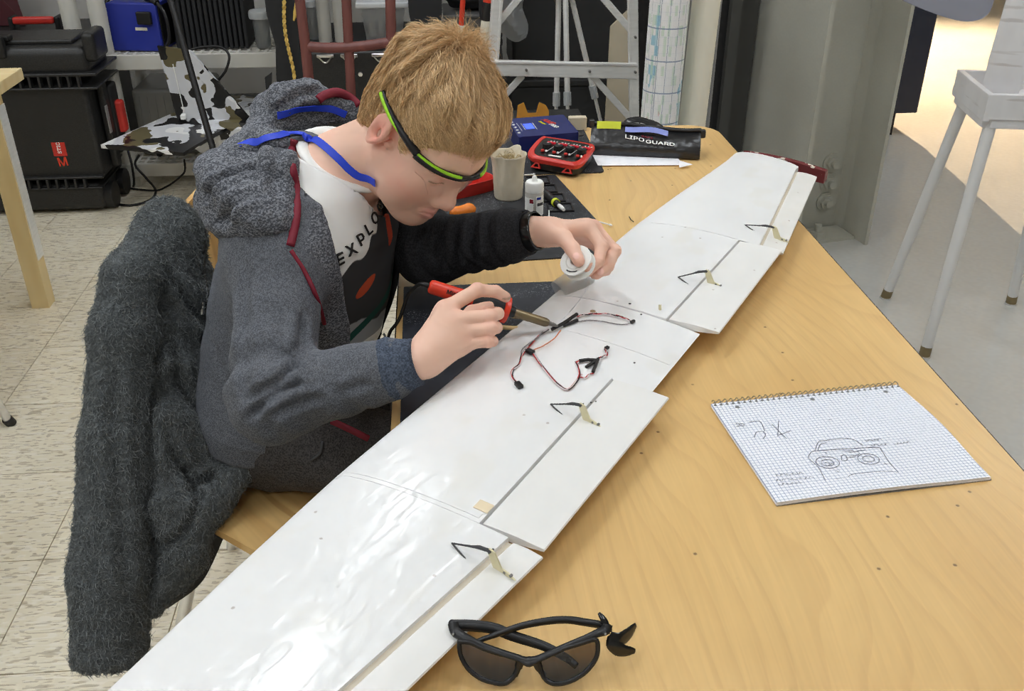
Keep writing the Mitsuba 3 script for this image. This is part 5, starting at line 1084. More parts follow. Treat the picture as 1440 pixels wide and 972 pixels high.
jk = nets(jacket_sdf, (-.72, .95, .18), (-.20, 1.85, .95), .0032)
jk = crease(jk, jacket_sdf, [
    ([(-0.4638, 1.3964, 0.8084), (-0.4608, 1.3495, 0.7260), (-0.4615, 1.2835, 0.6097), (-0.4623, 1.2176, 0.4934), (-0.4773, 1.1602, 0.3698)], .012, .007, .003), ([(-0.4654, 1.4385, 0.8010), (-0.4224, 1.4307, 0.7324), (-0.3703, 1.3892, 0.6461), (-0.3290, 1.3454, 0.5746)], .012, .008, .006), ([(-0.4548, 1.3809, 0.7212), (-0.4196, 1.3361, 0.6269), (-0.3790, 1.3040, 0.5354)], .012, .008, .006),
    ([(-0.4514, 1.5242, 0.8323), (-0.4132, 1.4802, 0.7599), (-0.3907, 1.4491, 0.7082)], .009, .006, .004), ([(-0.4497, 1.2992, 0.5984), (-0.4298, 1.2642, 0.5394), (-0.3935, 1.2606, 0.4975), (-0.3511, 1.2904, 0.5152)], .011, .008, .006), ([(-0.4204, 1.2828, 0.5532), (-0.4248, 1.2415, 0.5001), (-0.4473, 1.2154, 0.4510)], .008, .007, .005), ([(-0.4993, 1.3175, 0.7455), (-0.5106, 1.2435, 0.6135), (-0.5035, 1.1680, 0.4814), (-0.4969, 1.1139, 0.3870)], .005, .010, .004)])
V_ = np.asarray(jk.vertices)
fl = .0026 * vn(V_, 140) + .0016 * vn(V_, 290, 3) + .0020 * vn(V_, 60, 5) + .004 * vn(V_, 18, 8)
jk.vertices = V_ + vnorm(jk) * fl[:, None]
def f_fleece(p, n, uv):
    a = noise(p.x * 420, p.y * 420, p.z * 420); b = fbm(p.x * 26, p.y * 26, p.z * 26)
    return mix(mix(srgb(78, 82, 84), srgb(112, 116, 118), smoothstep(.25, .8, a)), srgb(78, 81, 82), b)
mat('m_fleece', P(f_fleece), .95, spec=.15, sheen=.6, bump=P(lambda p, n, uv: noise(p.x * 330, p.y * 330, p.z * 330) * .6 + noise(p.x * 700, p.y * 700, p.z * 700) * .4, 6e-4), bscale=.0024)
jt = thing('fleece_jacket', 'dark grey fluffy fleece jacket draped over the back of the plywood chair', 'jacket')
put(jt + '__body', jk, 'm_fleece', True)
def fibres(mesh, count, length, rad, comb, seed, spread=.75, sel=None):
    g = np.random.default_rng(seed); ar = mesh.area_faces.copy()
    if sel is not None: ar = ar * sel
    fi = g.choice(len(ar), count, p=ar / ar.sum()); w = g.dirichlet((1, 1, 1), count); tv = mesh.vertices[mesh.faces[fi]]; o = (tv * w[:, :, None]).sum(1); N_ = vnorm(mesh)[mesh.faces[fi, 0]]
    d = A(*comb) + g.normal(0, spread, (count, 3)); d = d - N_ * (d * N_).sum(1, keepdims=True); d /= np.linalg.norm(d, axis=1, keepdims=True) + 1e-9
    L = length * g.uniform(.6, 1.3, count)[:, None]; c = g.normal(0, .35, (count, 3))
    p0 = o - N_ * .0008; p1 = o + d * L * .45 + N_ * L * .30; p2 = o + (d + c) * L * .85 + N_ * L * .16
    S = np.stack([p0, p1, p2], 1); t = np.gradient(S, axis=1); t /= np.linalg.norm(t, axis=2, keepdims=True) + 1e-12
    r = np.cross(t, A(.3, .5, .81)); r /= np.linalg.norm(r, axis=2, keepdims=True) + 1e-9; b = np.cross(t, r)
    R = rad * g.uniform(.6, 1.2, count)[:, None, None] * A(1, .95, .25)[None, :, None]
    V = np.stack([S + (r * math.cos(a) + b * math.sin(a)) * R for a in (0, 2.094, 4.189)], 2)
    i = (np.arange(count) * 9)[:, None, None] + (np.arange(2) * 3)[None, :, None] + np.arange(3)[None, None]; nx = i - np.arange(3)[None, None] + (np.arange(3)[None, None] + 1) % 3
    F = np.concatenate([np.stack([i, nx, nx + 3], -1).reshape(-1, 3), np.stack([i, nx + 3, i + 3], -1).reshape(-1, 3)])
    return trimesh.Trimesh(V.reshape(-1, 3), F, process=False), g.uniform(0, 1, count)
fb, tn = fibres(jk, 52000, .0105, .00052, (.1, -.1, -.7), 5)
fc = A(*srgb(78, 82, 83)) + (A(*srgb(138, 142, 143)) - A(*srgb(78, 82, 83))) * tn[:, None] ** 1.3
scene['m_pile'] = {'type': 'twosided', 'bsdf': {'type': 'principled', 'base_color': {'type': 'mesh_attribute', 'name': 'vertex_color'}, 'roughness': .8, 'specular': .25, 'sheen': .5}}
put(jt + '__pile', fb, 'm_pile', True, kind='stuff', label='fluffy grey fleece pile', color=np.repeat(fc, 9, axis=0))
put(jt + '__lining', sheet([[A(*a) * (1 - t) + A(*b) * t for t in np.linspace(0, 1, 6)] for a, b in zip(smooth_path([(-0.3296, 1.3078, 0.5083), (-0.3891, 1.2505, 0.4396), (-0.4354, 1.2227, 0.3842), (-0.4939, 1.1884, 0.3156)], 16), smooth_path([(-0.3429, 1.2885, 0.4725), (-0.3966, 1.2349, 0.3704), (-0.4251, 1.2163, 0.3337), (-0.4744, 1.2028, 0.3030)], 16))], .006), 'm_black', 40, label='smooth black lining')
put(jt + '__zipper', tube(smooth_path(snap(jacket_sdf, [(-0.4409, 1.5853, 0.8195), (-0.4280, 1.5264, 0.7784), (-0.4059, 1.4678, 0.7392), (-0.3830, 1.4365, 0.7278)], .001), 20), .004, 6), 'm_black', True)
put(jt + '__zipper_pull', tube(snap(jacket_sdf, [(-0.3963, 1.4463, 0.7431), (-0.3901, 1.4359, 0.7257)], .004), .0035, 8), 'm_chrome', label='metal zipper pull')

# ---------------------------------------------------------------- the person: skeleton
HC = A(-.026, 1.392, 1.030)
HR = A([0.4738, 0.6810, 0.5589], [-0.6154, 0.7100, -0.3427], [-0.6297, -0.1810, 0.7555])          # columns: face forward, his left, crown
for k in range(3): HR[:, k] = unit(HR[:, k])
def hl(p): return ((p - HC.astype(f32)) @ HR.astype(f32)).astype(f32)           # world -> head
def hw(q): return HC + HR @ A(*q)                                               # head -> world
NB = A(-.172, 1.437, .985)                                                      # root of the neck
PEL, SHR, SHL = A(-.285, 1.425, .565), A(*(-0.2269, 1.2850, 0.9090)), A(-.115, 1.615, .93)
ELR, WRR = A(*(-0.2361, 1.1091, 0.7602)), A(*(-0.0355, 1.0894, 0.8225))
ELL, WRL = A(*(-0.0211, 1.4543, 0.8197)), A(*(0.1385, 1.3635, 0.8850))
TAX = unit(NB - PEL); TLEN = float(np.linalg.norm(NB - PEL))
LAT = SHL - SHR; LAT = unit(LAT - TAX * (LAT @ TAX)); FWD = np.cross(LAT, TAX)
KNR, KNL = A(.13, 1.16, .545), A(.16, 1.42, .545)
def tor(p):
    q = p - PEL.astype(f32); return q @ LAT.astype(f32), q @ FWD.astype(f32), (q @ TAX.astype(f32)) / f32(TLEN)
def torso(p, off=0., belly=0.):
    a, b, s = tor(p)
    W = np.interp(s, [-.25, 0, .3, .55, .8, .95, 1.05], [.13, .155, .140, .155, .165, .115, .06]) + off
    D = np.interp(s, [-.25, 0, .3, .55, .8, .95, 1.05], [.10, .115, .112, .116, .108, .078, .05]) + off
    c = np.interp(s, [0, .35, .7, 1.0], [.012, .010, .014, .004]) - belly
    x, y = a / W, (b - c) / D
    k0 = np.sqrt(x * x + y * y); k1 = np.sqrt((a / W ** 2) ** 2 + ((b - c) / D ** 2) ** 2)
    d = k0 * (k0 - 1) / (k1 + 1e-6)
    return smax(d.astype(f32), ((np.abs(s - .40) - .62) * TLEN - off).astype(f32), .05)

# ---------------------------------------------------------------- head, built in its own frame: x forward, y his left, z crown
def head(q):
    x, y, z = q[:, 0], q[:, 1], q[:, 2]; ay = np.abs(y); m = np.stack([x, ay, z], 1)
    d = elld(q, (-.012, 0, .052), (.097, .0755, .084))
    d = smin(d, elld(q, (.030, 0, .050), (.062, .062, .066)), .03)
    d = smin(d, elld(q, (.032, 0, -.018), (.062, .0555, .088)), .03)
    d = smin(d, capd(m, (.000, .050, -.040), (.062, .018, -.084), .020, .019), .035)
    d = smin(d, ball(q, (.074, 0, -.089), .0165), .025)
    d = smin(d, ball(m, (.058, .038, -.018), .025), .03)
    d = smin(d, ball(m, (.042, .036, -.048), .027), .03)
    d = smin(d, capd(m, (.087, .000, .028), (.074, .042, .030), .010, .009), .018)           # brow
    d = smax(d, -ball(m, (.101, .033, .010), .0165), .016)                                   # eye sockets
    d = smin(d, ball(m, (.0745, .0325, .009), .0135), .004)                                  # closed eyelids
    d = smin(d, capd(m, (.086, .020, .006), (.078, .046, .007), .0022, .002), .004)
    d = smin(d, capd(q, (.088, 0, .018), (.103, 0, -.018), .0075, .0090), .014)              # nose
    d = smin(d, ball(q, (.1050, 0, -.0255), .0108), .010)
    d = smin(d, ball(m, (.096, .0125, -.031), .0080), .009)
    d = smax(d, -ball(m, (.0995, .0075, -.0405), .0042), .004)
    d = smin(d, capd(m, (.0945, 0, -.054), (.083, .021, -.0605), .0062, .0035), .009)        # lips
    d = smin(d, capd(m, (.0935, 0, -.0665), (.082, .020, -.0625), .0068, .0035), .009)
    d = smax(d, -capd(m, (.101, 0, -.0600), (.086, .022, -.0615), .0016, .0012), .003)
    # ears
    e = m - np.asarray((-.004, .0745, .000), f32)
    ca, sa = math.cos(.30), math.sin(.30)
    ex_, ey_, ez_ = e[:, 0] * ca + e[:, 1] * sa, -e[:, 0] * sa + e[:, 1] * ca, e[:, 2]       # opened away from the skull
    E_ = np.stack([-ex_ * 0 + e[:, 0], e[:, 1], e[:, 2]], 1)
    g = np.stack([ex_, ey_, ez_], 1)
    o = A(-.009, .004, .003)
    k = g - o.astype(f32)
    tilt = .25; kx, kz = k[:, 0] * math.cos(tilt) - k[:, 2] * math.sin(tilt), k[:, 0] * math.sin(tilt) + k[:, 2] * math.cos(tilt)
    wz = np.interp(kz, [-.034, -.02, .01, .03], [.0105, .0125, .0185, .0175]).astype(f32)
    rr = np.sqrt((kx / wz) ** 2 + (kz / .033) ** 2)
    plate = smax(np.abs(k[:, 1]) - .0036, (rr - 1) * .017, .004)
    helix = np.sqrt(((rr - .9) * .016) ** 2 + (k[:, 1] - .0025) ** 2) - .0036
    helix = np.where(kz < -.02, helix + (-.02 - kz) * .3, helix)
    ear = smin(plate, helix, .004)
    anti = np.sqrt(((np.sqrt(((kx + .002) / .011) ** 2 + ((kz - .001) / .020) ** 2) - .85) * .012) ** 2 + (k[:, 1] - .002) ** 2) - .0026
    ear = smin(ear, np.where(kx > .002, .02, anti), .003)
    conc = np.sqrt(((kx - .002) / .0085) ** 2 + ((kz + .004) / .011) ** 2 + ((k[:, 1] - .004) / .007) ** 2)
    ear = smax(ear, -(conc - 1) * .0085, .004)
    d = smin(d, ear, .006)
    d = smin(d, ball(m, (.0075, .0700, -.002), .0050), .008)                                 # tragus
    return d
def head_w(p): return near(p, hw((0, 0, .01)), .19, lambda p: head(hl(p)))

# ---------------------------------------------------------------- hands
RH = dict(wrist=(-0.0355, 1.0911, 0.8214), index=[(0.0016, 1.1491, 0.8678), (0.0450, 1.1687, 0.8842), (0.0709, 1.1819, 0.8745), (0.0855, 1.1949, 0.8587)], middle=[(0.0144, 1.1365, 0.8577), (0.0603, 1.1392, 0.8587), (0.0726, 1.1668, 0.8481), (0.0603, 1.1938, 0.8391)],
          ring=[(0.0194, 1.1281, 0.8436), (0.0615, 1.1285, 0.8460), (0.0698, 1.1556, 0.8320), (0.0553, 1.1786, 0.8259)], pinky=[(0.0245, 1.1215, 0.8285), (0.0571, 1.1221, 0.8300), (0.0640, 1.1434, 0.8178), (0.0513, 1.1621, 0.8125)], thumb=[(-0.0092, 1.1295, 0.8156), (0.0134, 1.1719, 0.8245), (0.0386, 1.2038, 0.8314), (0.0638, 1.2206, 0.8320)])
LH = dict(wrist=(0.1424, 1.3585, 0.8869), index=[(0.2185, 1.3137, 0.9100), (0.2342, 1.2869, 0.8913), (0.2272, 1.2655, 0.8771), (0.2116, 1.2559, 0.8661)], middle=[(0.2305, 1.3332, 0.8992), (0.2578, 1.3072, 0.8735), (0.2445, 1.2820, 0.8597), (0.2256, 1.2686, 0.8539)],
          ring=[(0.2359, 1.3500, 0.8850), (0.2578, 1.3274, 0.8563), (0.2459, 1.3048, 0.8433), (0.2272, 1.2958, 0.8411)], pinky=[(0.2322, 1.3646, 0.8695), (0.2508, 1.3478, 0.8426), (0.2415, 1.3289, 0.8323), (0.2270, 1.3206, 0.8319)], thumb=[(0.1629, 1.3284, 0.8977), (0.1788, 1.2932, 0.9029), (0.1882, 1.2681, 0.8965), (0.1948, 1.2461, 0.8870)])
def hand(p, H, size=1.0):
    w = A(*H['wrist']); d = None; mcps = []
    for k, (nme, r0) in enumerate((('index', .0094), ('middle', .0095), ('ring', .0090), ('pinky', .0080))):
        j = [A(*q) for q in H[nme]]; mcps.append(j[0]); r = [r0 * 1.12, r0 * 1.0, r0 * .90, r0 * .80]
        fd = None
        for i in range(3): c = capd(p, j[i], j[i + 1], r[i] * size, r[i + 1] * size); fd = c if fd is None else smin(fd, c, .003)
        fd = smin(fd, ball(p, j[1], r[1] * 1.06 * size), .003)
        d = fd if d is None else smin(d, fd, .0022)
    pal = capd(p, w, w * .75 + mcps[1] * .25, .0215 * size, .021 * size)
    for k, mc_ in enumerate(mcps):
        ws = w + (mc_ - mcps[1]) * .30
        pal = smin(pal, capd(p, ws * .8 + mc_ * .2, mc_ * .97 + ws * .03, .0165 * size, .0125 * size), .012)
    for a, b in zip(mcps[:-1], mcps[1:]): pal = smin(pal, capd(p, a * .9 + w * .1, b * .9 + w * .1, .0118 * size), .010)
    t = [A(*q) for q in H['thumb']]; th = smin(capd(p, w * .6 + t[0] * .4, t[0], .018 * size, .0165 * size), capd(p, t[0], t[1], .0160 * size, .0122 * size), .012)
    th = smin(smin(th, capd(p, t[1], t[2], .0118 * size, .0108 * size), .005), capd(p, t[2], t[3], .0108 * size, .0086 * size), .004)
    return smin(smin(d, pal, .008), th, .007)
def hand_r(p): return near(p, A(*(0.0130, 1.1367, 0.8436)), .125, lambda p: hand(p, RH))
def hand_l(p): return near(p, A(*(0.2030, 1.2972, 0.8890)), .125, lambda p: hand(p, LH))
def body(p):
    d = torso(p, -.012)
    d = smin(d, capd(p, NB - TAX * .03, hw((-.022, 0, -.035)), .060, .054), .03)
    d = smin(d, capd(p, NB * .8 + hw((.03, 0, -.06)) * .2 + FWD * .0, hw((.025, 0, -.055)), .030, .040), .03)
    for s_, e_, w_ in ((SHR, ELR, WRR), (SHL, ELL, WRL)):
        d = smin(d, capd(p, NB * .45 + s_ * .55 - TAX * .035, s_ - TAX * .02, .045, .046), .04)
        d = smin(d, smin(capd(p, s_ - TAX * .02, e_, .043, .034), capd(p, e_, w_, .034, .0225), .015), .02)
    for k_, sg_ in ((KNR, -1), (KNL, 1)):
        hip = PEL + LAT * (.075 * sg_) - TAX * .03
        d = smin(d, smin(capd(p, hip, k_, .070, .050), capd(p, k_, (k_[0] + .03, k_[1] - .01, .09), .048, .034), .02), .03)
    d = smin(d, head_w(p), .012)
    return smin(smin(d, hand_r(p), .010), hand_l(p), .010)
bm_ = nets(body, (-.50, .92, .03), (.34, 1.80, 1.24), .0022)
bv = np.asarray(bm_.vertices); hq = ((bv - HC) @ HR)
def blob(c, r): return np.exp(-(np.linalg.norm(bv - c, axis=1) / r) ** 2)
def hblob(c, r): q = hq.copy(); q[:, 1] = np.abs(q[:, 1]); return np.exp(-(np.linalg.norm((q - A(*c)) / A(*r), axis=1)) ** 2)
base_ = np.tile(A(.78, .495, .375), (len(bv), 1)); pink = A(.75, .31, .235)
w_ = .60 * hblob((.058, .050, -.028), (.036, .03, .034)) + .55 * hblob((.112, 0, -.03), (.014, .014, .014)) + 1.0 * hblob((-.012, .085, .004), (.025, .02, .036)) + .25 * hblob((.08, 0, -.095), (.02, .03, .02))
for H in (RH, LH):
    for f_ in ('index', 'middle', 'ring', 'pinky', 'thumb'):
        w_ += .32 * blob(A(*H[f_][0]), .013) * (f_ != 'thumb') + .38 * blob(A(*H[f_][1]), .011) + .30 * blob(A(*H[f_][2]), .010) + .45 * blob(A(*H[f_][3]), .010)
w_ += .25 * (meshkit.noise(bv * 70) - .5)
colv = base_ + (pink - base_) * np.clip(w_, 0, 1)[:, None]
lip = np.clip(1.5 * (hblob((.096, 0, -.0545), (.012, .017, .006)) + hblob((.094, 0, -.0665), (.012, .016, .0065))), 0, 1)
colv += (A(.56, .21, .19) - colv) * (lip * .7)[:, None]
lash = np.clip(1.6 * np.exp(-(((hq[:, 2] - .0055) / .0013) ** 2)) * (np.abs(np.abs(hq[:, 1]) - .033) < .014) * (hq[:, 0] > .07), 0, 1); colv += (A(.25, .13, .08) - colv) * (lash * .7)[:, None]
browc = np.clip(1.3 * np.exp(-((hq[:, 2] - .036 + .25 * (np.abs(np.abs(hq[:, 1]) - .03))) / .0042) ** 2) * ((np.abs(hq[:, 1]) > .010) & (np.abs(hq[:, 1]) < .050) & (hq[:, 0] > .06)), 0, 1)
colv += (A(.42, .25, .12) - colv) * (browc * .65)[:, None]
sc_ = np.clip((hq[:, 2] - .045) / .02, 0, 1) * (hq[:, 0] < .072)                       # scalp under the hair
colv += (A(.46, .28, .13) - colv) * (sc_ * .8)[:, None]
scene['m_skin'] = {'type': 'twosided', 'bsdf': {'type': 'bumpmap', 'arbitrary': P(lambda p, n, uv: noise(p.x * 900, p.y * 900, p.z * 900), 5e-4), 'scale': .00012, 'bsdf': {'type': 'principled', 'base_color': {'type': 'mesh_attribute', 'name': 'vertex_color'}, 'roughness': .46, 'specular': .42, 'sheen': .15}}}
person = thing('person', 'person in a grey hoodie and safety glasses bending over the wing to solder', 'person')
put(person + '__body', bm_, 'm_skin', True, color=np.clip(colv, 0, 1))

# ---------------------------------------------------------------- clothes
def phi_s(p): a, b, s = tor(p); return np.arctan2(a, b), s
def knit(c1, c2, s=700): return P(lambda p, n, uv: mix(c1, c2, smoothstep(.2, .8, noise(p.x * s, p.y * s, p.z * s * .6) * .8 + noise(p.x * 200, p.y * 200, p.z * 200) * .2)))
kb = P(lambda p, n, uv: noise(p.x * 800, p.y * 800, p.z * 800), 5e-4)
mat('m_heather', knit(srgb(76, 78, 84), srgb(102, 105, 111), 900), .9, spec=.2, sheen=.4, bump=kb, bscale=.0003)
mat('m_sherpa', P(lambda p, n, uv: mix(srgb(70, 72, 78), srgb(124, 126, 132), smoothstep(.34, .74, noise(p.x * 460, p.y * 460, p.z * 460) * .6 + noise(p.x * 800, p.y * 800, p.z * 800) * .4))), .95, spec=.15, sheen=.5, bump=P(lambda p, n, uv: noise(p.x * 300, p.y * 300, p.z * 300), 6e-4), bscale=.0013)
mat('m_cuff', knit(srgb(54, 62, 76), srgb(84, 92, 106)), .9, spec=.2, sheen=.3, bump=kb, bscale=.0003)
mat('m_blackknit', knit(srgb(32, 32, 34), srgb(45, 45, 48)), .9, spec=.2, sheen=.35, bump=kb, bscale=.0003)
mat('m_jeans', knit(srgb(52, 50, 50), srgb(76, 73, 72)), .9, spec=.2)
mat('m_burgundy', srgb(116, 24, 42), .7)
mat('m_lanyard', srgb(32, 62, 196), .5)
NECKC = NB + FWD * .012
def shoulders(p, off):
    d = None
    for s_ in (SHR, SHL):
        c = capd(p, NB * .45 + s_ * .55 - TAX * .035, s_ - TAX * .02, .045 + off, .046 + off); d = c if d is None else np.minimum(d, c)
    return d
NK3 = np.array([(-0.1884, 1.4479, 1.0236), (-0.1124, 1.3701, 0.9634), (-0.1483, 1.5484, 1.0388)]); NKN = unit(np.cross(NK3[1] - NK3[0], NK3[2] - NK3[0])); NKN = NKN if NKN[2] > 0 else -NKN
NKA = unit(hw((-.022, 0, -.035)) - NB); NKC = NB + NKA * (((NK3[0] - NB) @ NKN) / (NKA @ NKN))
def shirt_solid(p):
    d = smin(torso(p, .008), shoulders(p, .008), .04)
    for s_, e_ in ((SHR, ELR), (SHL, ELL)): d = smin(d, capd(p, s_ - TAX * .02, s_ * .75 + e_ * .25, .047, .045), .02)
    w = .004 * np.sin(phi_s(p)[0] * 5 + p[:, 2] * 22) * np.clip((.86 - p[:, 2]) * 5, 0, 1)
    return d + w
def shirt(p):
    d = shirt_solid(p); s = phi_s(p)[1]
    d = smax(d, -capd(p, NECKC - TAX * .06 + FWD * .03, NECKC + TAX * .12 - FWD * .02, .066, .074), .004)
    return smax(d, (-.10 - s) * TLEN, .004)
rb_s = ([-.1, 0, .25, .4, .62, .8, .9, .94, .97, 1.0, 1.03], [-.45, -.45, -.50, -.58, -.82, -1.0, -1.12, -1.2, -1.45, -1.9, -2.4])
lb_s = ([-.1, .3, .5, .8, 1.0], [.55, .45, .40, .55, .9])
def outer(p):
    d = smin(torso(p, .024, .006), shoulders(p, .024), .05)
    ph, s = phi_s(p)
    return d + .006 * np.sin(ph * 4 + s * 9) * np.clip((.9 - s) * 3, 0, 1) * (np.abs(ph) > 1.2)
def sleeve(p, s_, e_, w_, r):
    s0 = s_ - TAX * .02
    d = smin(capd(p, s0, e_, r[0], r[1]), capd(p, e_, e_ + (w_ - e_) * .80, r[1], r[2]), .030)
    # cloth bunches up around the elbow and down the forearm
    ax = unit(w_ - e_); q = p - e_.astype(f32); u = (q @ ax.astype(f32)) / np.linalg.norm(w_ - e_); side = unit(np.cross(ax, A(0, 0, 1))); up = np.cross(side, ax)
    ph = np.arctan2(q @ up.astype(f32), q @ side.astype(f32))
    f = r[3] * np.sin(u * r[4] + 1.6 * np.sin(ph + .6) + 1.4 * np.sin(u * 11 + ph)) * (.5 + .5 * np.sin(ph * 1.5 + u * 5)) * np.clip(1.15 - np.abs(u - r[5]) * 2.0, 0, 1)
    v = (p - s0.astype(f32)) @ unit(e_ - s0).astype(f32) / np.linalg.norm(e_ - s0)
    g = r[6] * np.sin(v * 17 + 1.5 * np.sin(ph * 2)) * np.clip(1.2 - np.abs(v - .8) * 2.6, 0, 1) * (u < .25)
    return d + f + g
RSL = (.064, .054, .041, .0050, 26, .22, .0045)
LSL = (.064, .053, .042, .0040, 44, .55, .003)
def sleeve_r(p): return sleeve(p, SHR, ELR, WRR, RSL)
def sleeve_l(p): return sleeve(p, SHL, ELL, WRL, LSL)
def inner_cut(d, p): return smax(d, -(shirt_solid(p) - .0025), .003)
def hoodie(p):
    ph, s = phi_s(p); d = outer(p)
    d = inner_cut(d, p)
    d = smax(d, ((ph - np.interp(s, *rb_s)) * .13).astype(f32), .005)
    d = smax(d, (np.interp(ph, [-2.2, -1.3, -.9], [-.13, -.09, -.01]) - s) * TLEN, .012)
    return smin(d, sleeve_r(p), .022)
def panel_dark(p):
    ph, s = phi_s(p); d = inner_cut(outer(p), p)
    d = smax(d, ((np.interp(s, *lb_s) - ph) * .13).astype(f32), .005); d = smax(d, ((ph - 2.2) * .13).astype(f32), .004)
    return smax(smax(d, (-.10 - s) * TLEN, .012), (s - .99) * TLEN, .012)
def shirt_fold(v): return .0035 * np.sin(v[:, 2] * 70 + v[:, 1] * 40 + 3 * np.sin(v[:, 2] * 21)) * np.clip((.80 - v[:, 2]) * 8, 0, 1) + .003 * vn(v, 22)
BL, BH = (-.55, .95, .40), (.30, 1.85, 1.13)
TR = np.eye(3)
HOODIE_FOLDS = [([(-0.2658, 1.0537, 0.7600), (-0.2352, 1.0565, 0.7895), (-0.2034, 1.0720, 0.8009), (-0.1752, 1.0815, 0.8013)], .009, .006, .004), ([(-0.2555, 1.0665, 0.7841), (-0.2253, 1.0751, 0.8033), (-0.1946, 1.0989, 0.8090), (-0.1726, 1.1200, 0.8086)], .009, .006, .004), ([(-0.2362, 1.0449, 0.7689), (-0.1975, 1.0415, 0.7887), (-0.1539, 1.0416, 0.7950)], .005, .006, .003), ([(-0.1767, 1.1668, 0.8703), (-0.1885, 1.1363, 0.8351), (-0.2093, 1.1029, 0.8139)], .007, .007, .004),
    ([(-0.2587, 1.2190, 0.9102), (-0.2647, 1.1827, 0.8657), (-0.2593, 1.1229, 0.8219)], .004, .009, .003), ([(-0.3503, 1.3902, 0.8132), (-0.3471, 1.3460, 0.7357), (-0.3332, 1.2785, 0.6593)], .006, .009, .004), ([(-0.3367, 1.2321, 0.6380), (-0.2949, 1.1924, 0.6348), (-0.2497, 1.1672, 0.6373)], .006, .008, .004), ([(-0.1446, 1.0436, 0.7997), (-0.1170, 1.0481, 0.8115), (-0.0943, 1.0486, 0.8155)], .004, .006, .003)]
HOOD_FOLDS = [([(-0.3384, 1.3349, 0.9612), (-0.3028, 1.3201, 0.9807), (-0.2721, 1.3237, 0.9912), (-0.2474, 1.3287, 1.0035)], .016, .008, .008), ([(-0.3167, 1.2973, 0.9385), (-0.2757, 1.2738, 0.9637), (-0.2398, 1.2693, 0.9811)], .008, .008, .005), ([(-0.3144, 1.4001, 0.9982), (-0.2889, 1.4022, 1.0055), (-0.2593, 1.4020, 1.0092)], .012, .007, .005), ([(-0.2549, 1.5092, 1.0362), (-0.2178, 1.5406, 1.0561), (-0.1747, 1.5617, 1.0588)], .007, .006, .004), ([(-0.2350, 1.3801, 1.0146), (-0.2348, 1.3212, 0.9921), (-0.2383, 1.2708, 0.9637)], .007, .009, .004)]
SLEEVE_FOLDS = [([(0.0152, 1.4323, 0.8775), (0.0002, 1.4052, 0.8479), (0.0055, 1.3950, 0.8102)], .007, .006, .004), ([(0.0390, 1.4244, 0.8871), (0.0271, 1.3879, 0.8617), (0.0303, 1.3861, 0.8184)], .008, .006, .005), ([(0.0619, 1.4049, 0.8966), (0.0521, 1.3695, 0.8735), (0.0580, 1.3689, 0.8326)], .008, .006, .005), ([(0.0858, 1.3947, 0.9023), (0.0768, 1.3594, 0.8793), (0.0815, 1.3520, 0.8467)], .006, .006, .004), ([(-0.0176, 1.4527, 0.8479), (-0.0278, 1.4295, 0.8258), (-0.0132, 1.4101, 0.7937)], .006, .008, .004)]
# the printed shirt
def f_shirt(p, n, uv):
    qx, qy, qz = p.x - float(PEL[0]), p.y - float(PEL[1]), p.z - float(PEL[2])
    dt = lambda v: qx * float(v[0]) + qy * float(v[1]) + qz * float(v[2])
    a, b, s = dt(LAT), dt(FWD), dt(TAX) / TLEN
    ph = dr.atan2(a, b)
    top = .735 + .24 * (ph + .86) + .012 * dr.sin(ph * 22)
    dark = smoothstep(0, .008, top - s) * smoothstep(0, .006, s - (.40 + .05 * ph)) * smoothstep(-1.3, -1.2, ph)
    c = mix([.80, .80, .78], srgb(58, 58, 60), dark)
    e = dr.square((ph + .52) / .14) + dr.square((s - .655 - .2 * (ph + .52)) / .030)
    c = mix(c, mix(srgb(176, 74, 48), srgb(214, 120, 84), smoothstep(.6, .7, s + .2 * ph)), smoothstep(1.1, .9, e) * dark)
    e2 = dr.square((ph + .02) / .10) + dr.square((s - .84 - .35 * ph) / .05)
    c = mix(c, srgb(168, 66, 44), smoothstep(1.1, .9, e2) * dark)
    teal = smoothstep(.03, .02, dr.abs(s - (.50 + .22 * (ph + .3)))) * dark
    c = mix(c, srgb(30, 74, 66), teal)
    mt = smoothstep(.0, .01, (.475 + .05 * noise(ph * 9) - .04 * ph) - s) * dark
    return mix(c, srgb(150, 152, 154), mt * (1 - teal))
mat('m_shirt', P(f_shirt), .85, spec=.2, sheen=.2, bump=kb, bscale=.0002)
shm = puff(nets(shirt, BL, BH, .004), shirt_fold)
tsh = put(person + '__tshirt', shm, 'm_shirt', True, label='white t shirt with a dark print')
e1_ = unit(np.cross(NKN, A(0, 0, 1))); e2_ = np.cross(NKN, e1_)
cr_ = snap(lambda p: np.maximum(smin(shirt_solid(p), capd(p, NB - TAX * .03, NB * .5 + hw((-.022, 0, -.035)) * .5, .066, .0635), .03), np.abs((p - NKC.astype(f32)) @ NKN.astype(f32)) - .001), np.array([NKC + (e1_ * math.cos(t) + e2_ * math.sin(t)) * .070 for t in np.linspace(0, 2 * np.pi, 60)]), .0005)
cr_ = cr_ - NKN * .008
put(tsh + '__collar', tube(np.vstack([cr_, cr_[:2]]), .010, 8, flat=.6), 'm_white', True)
lx = -.90
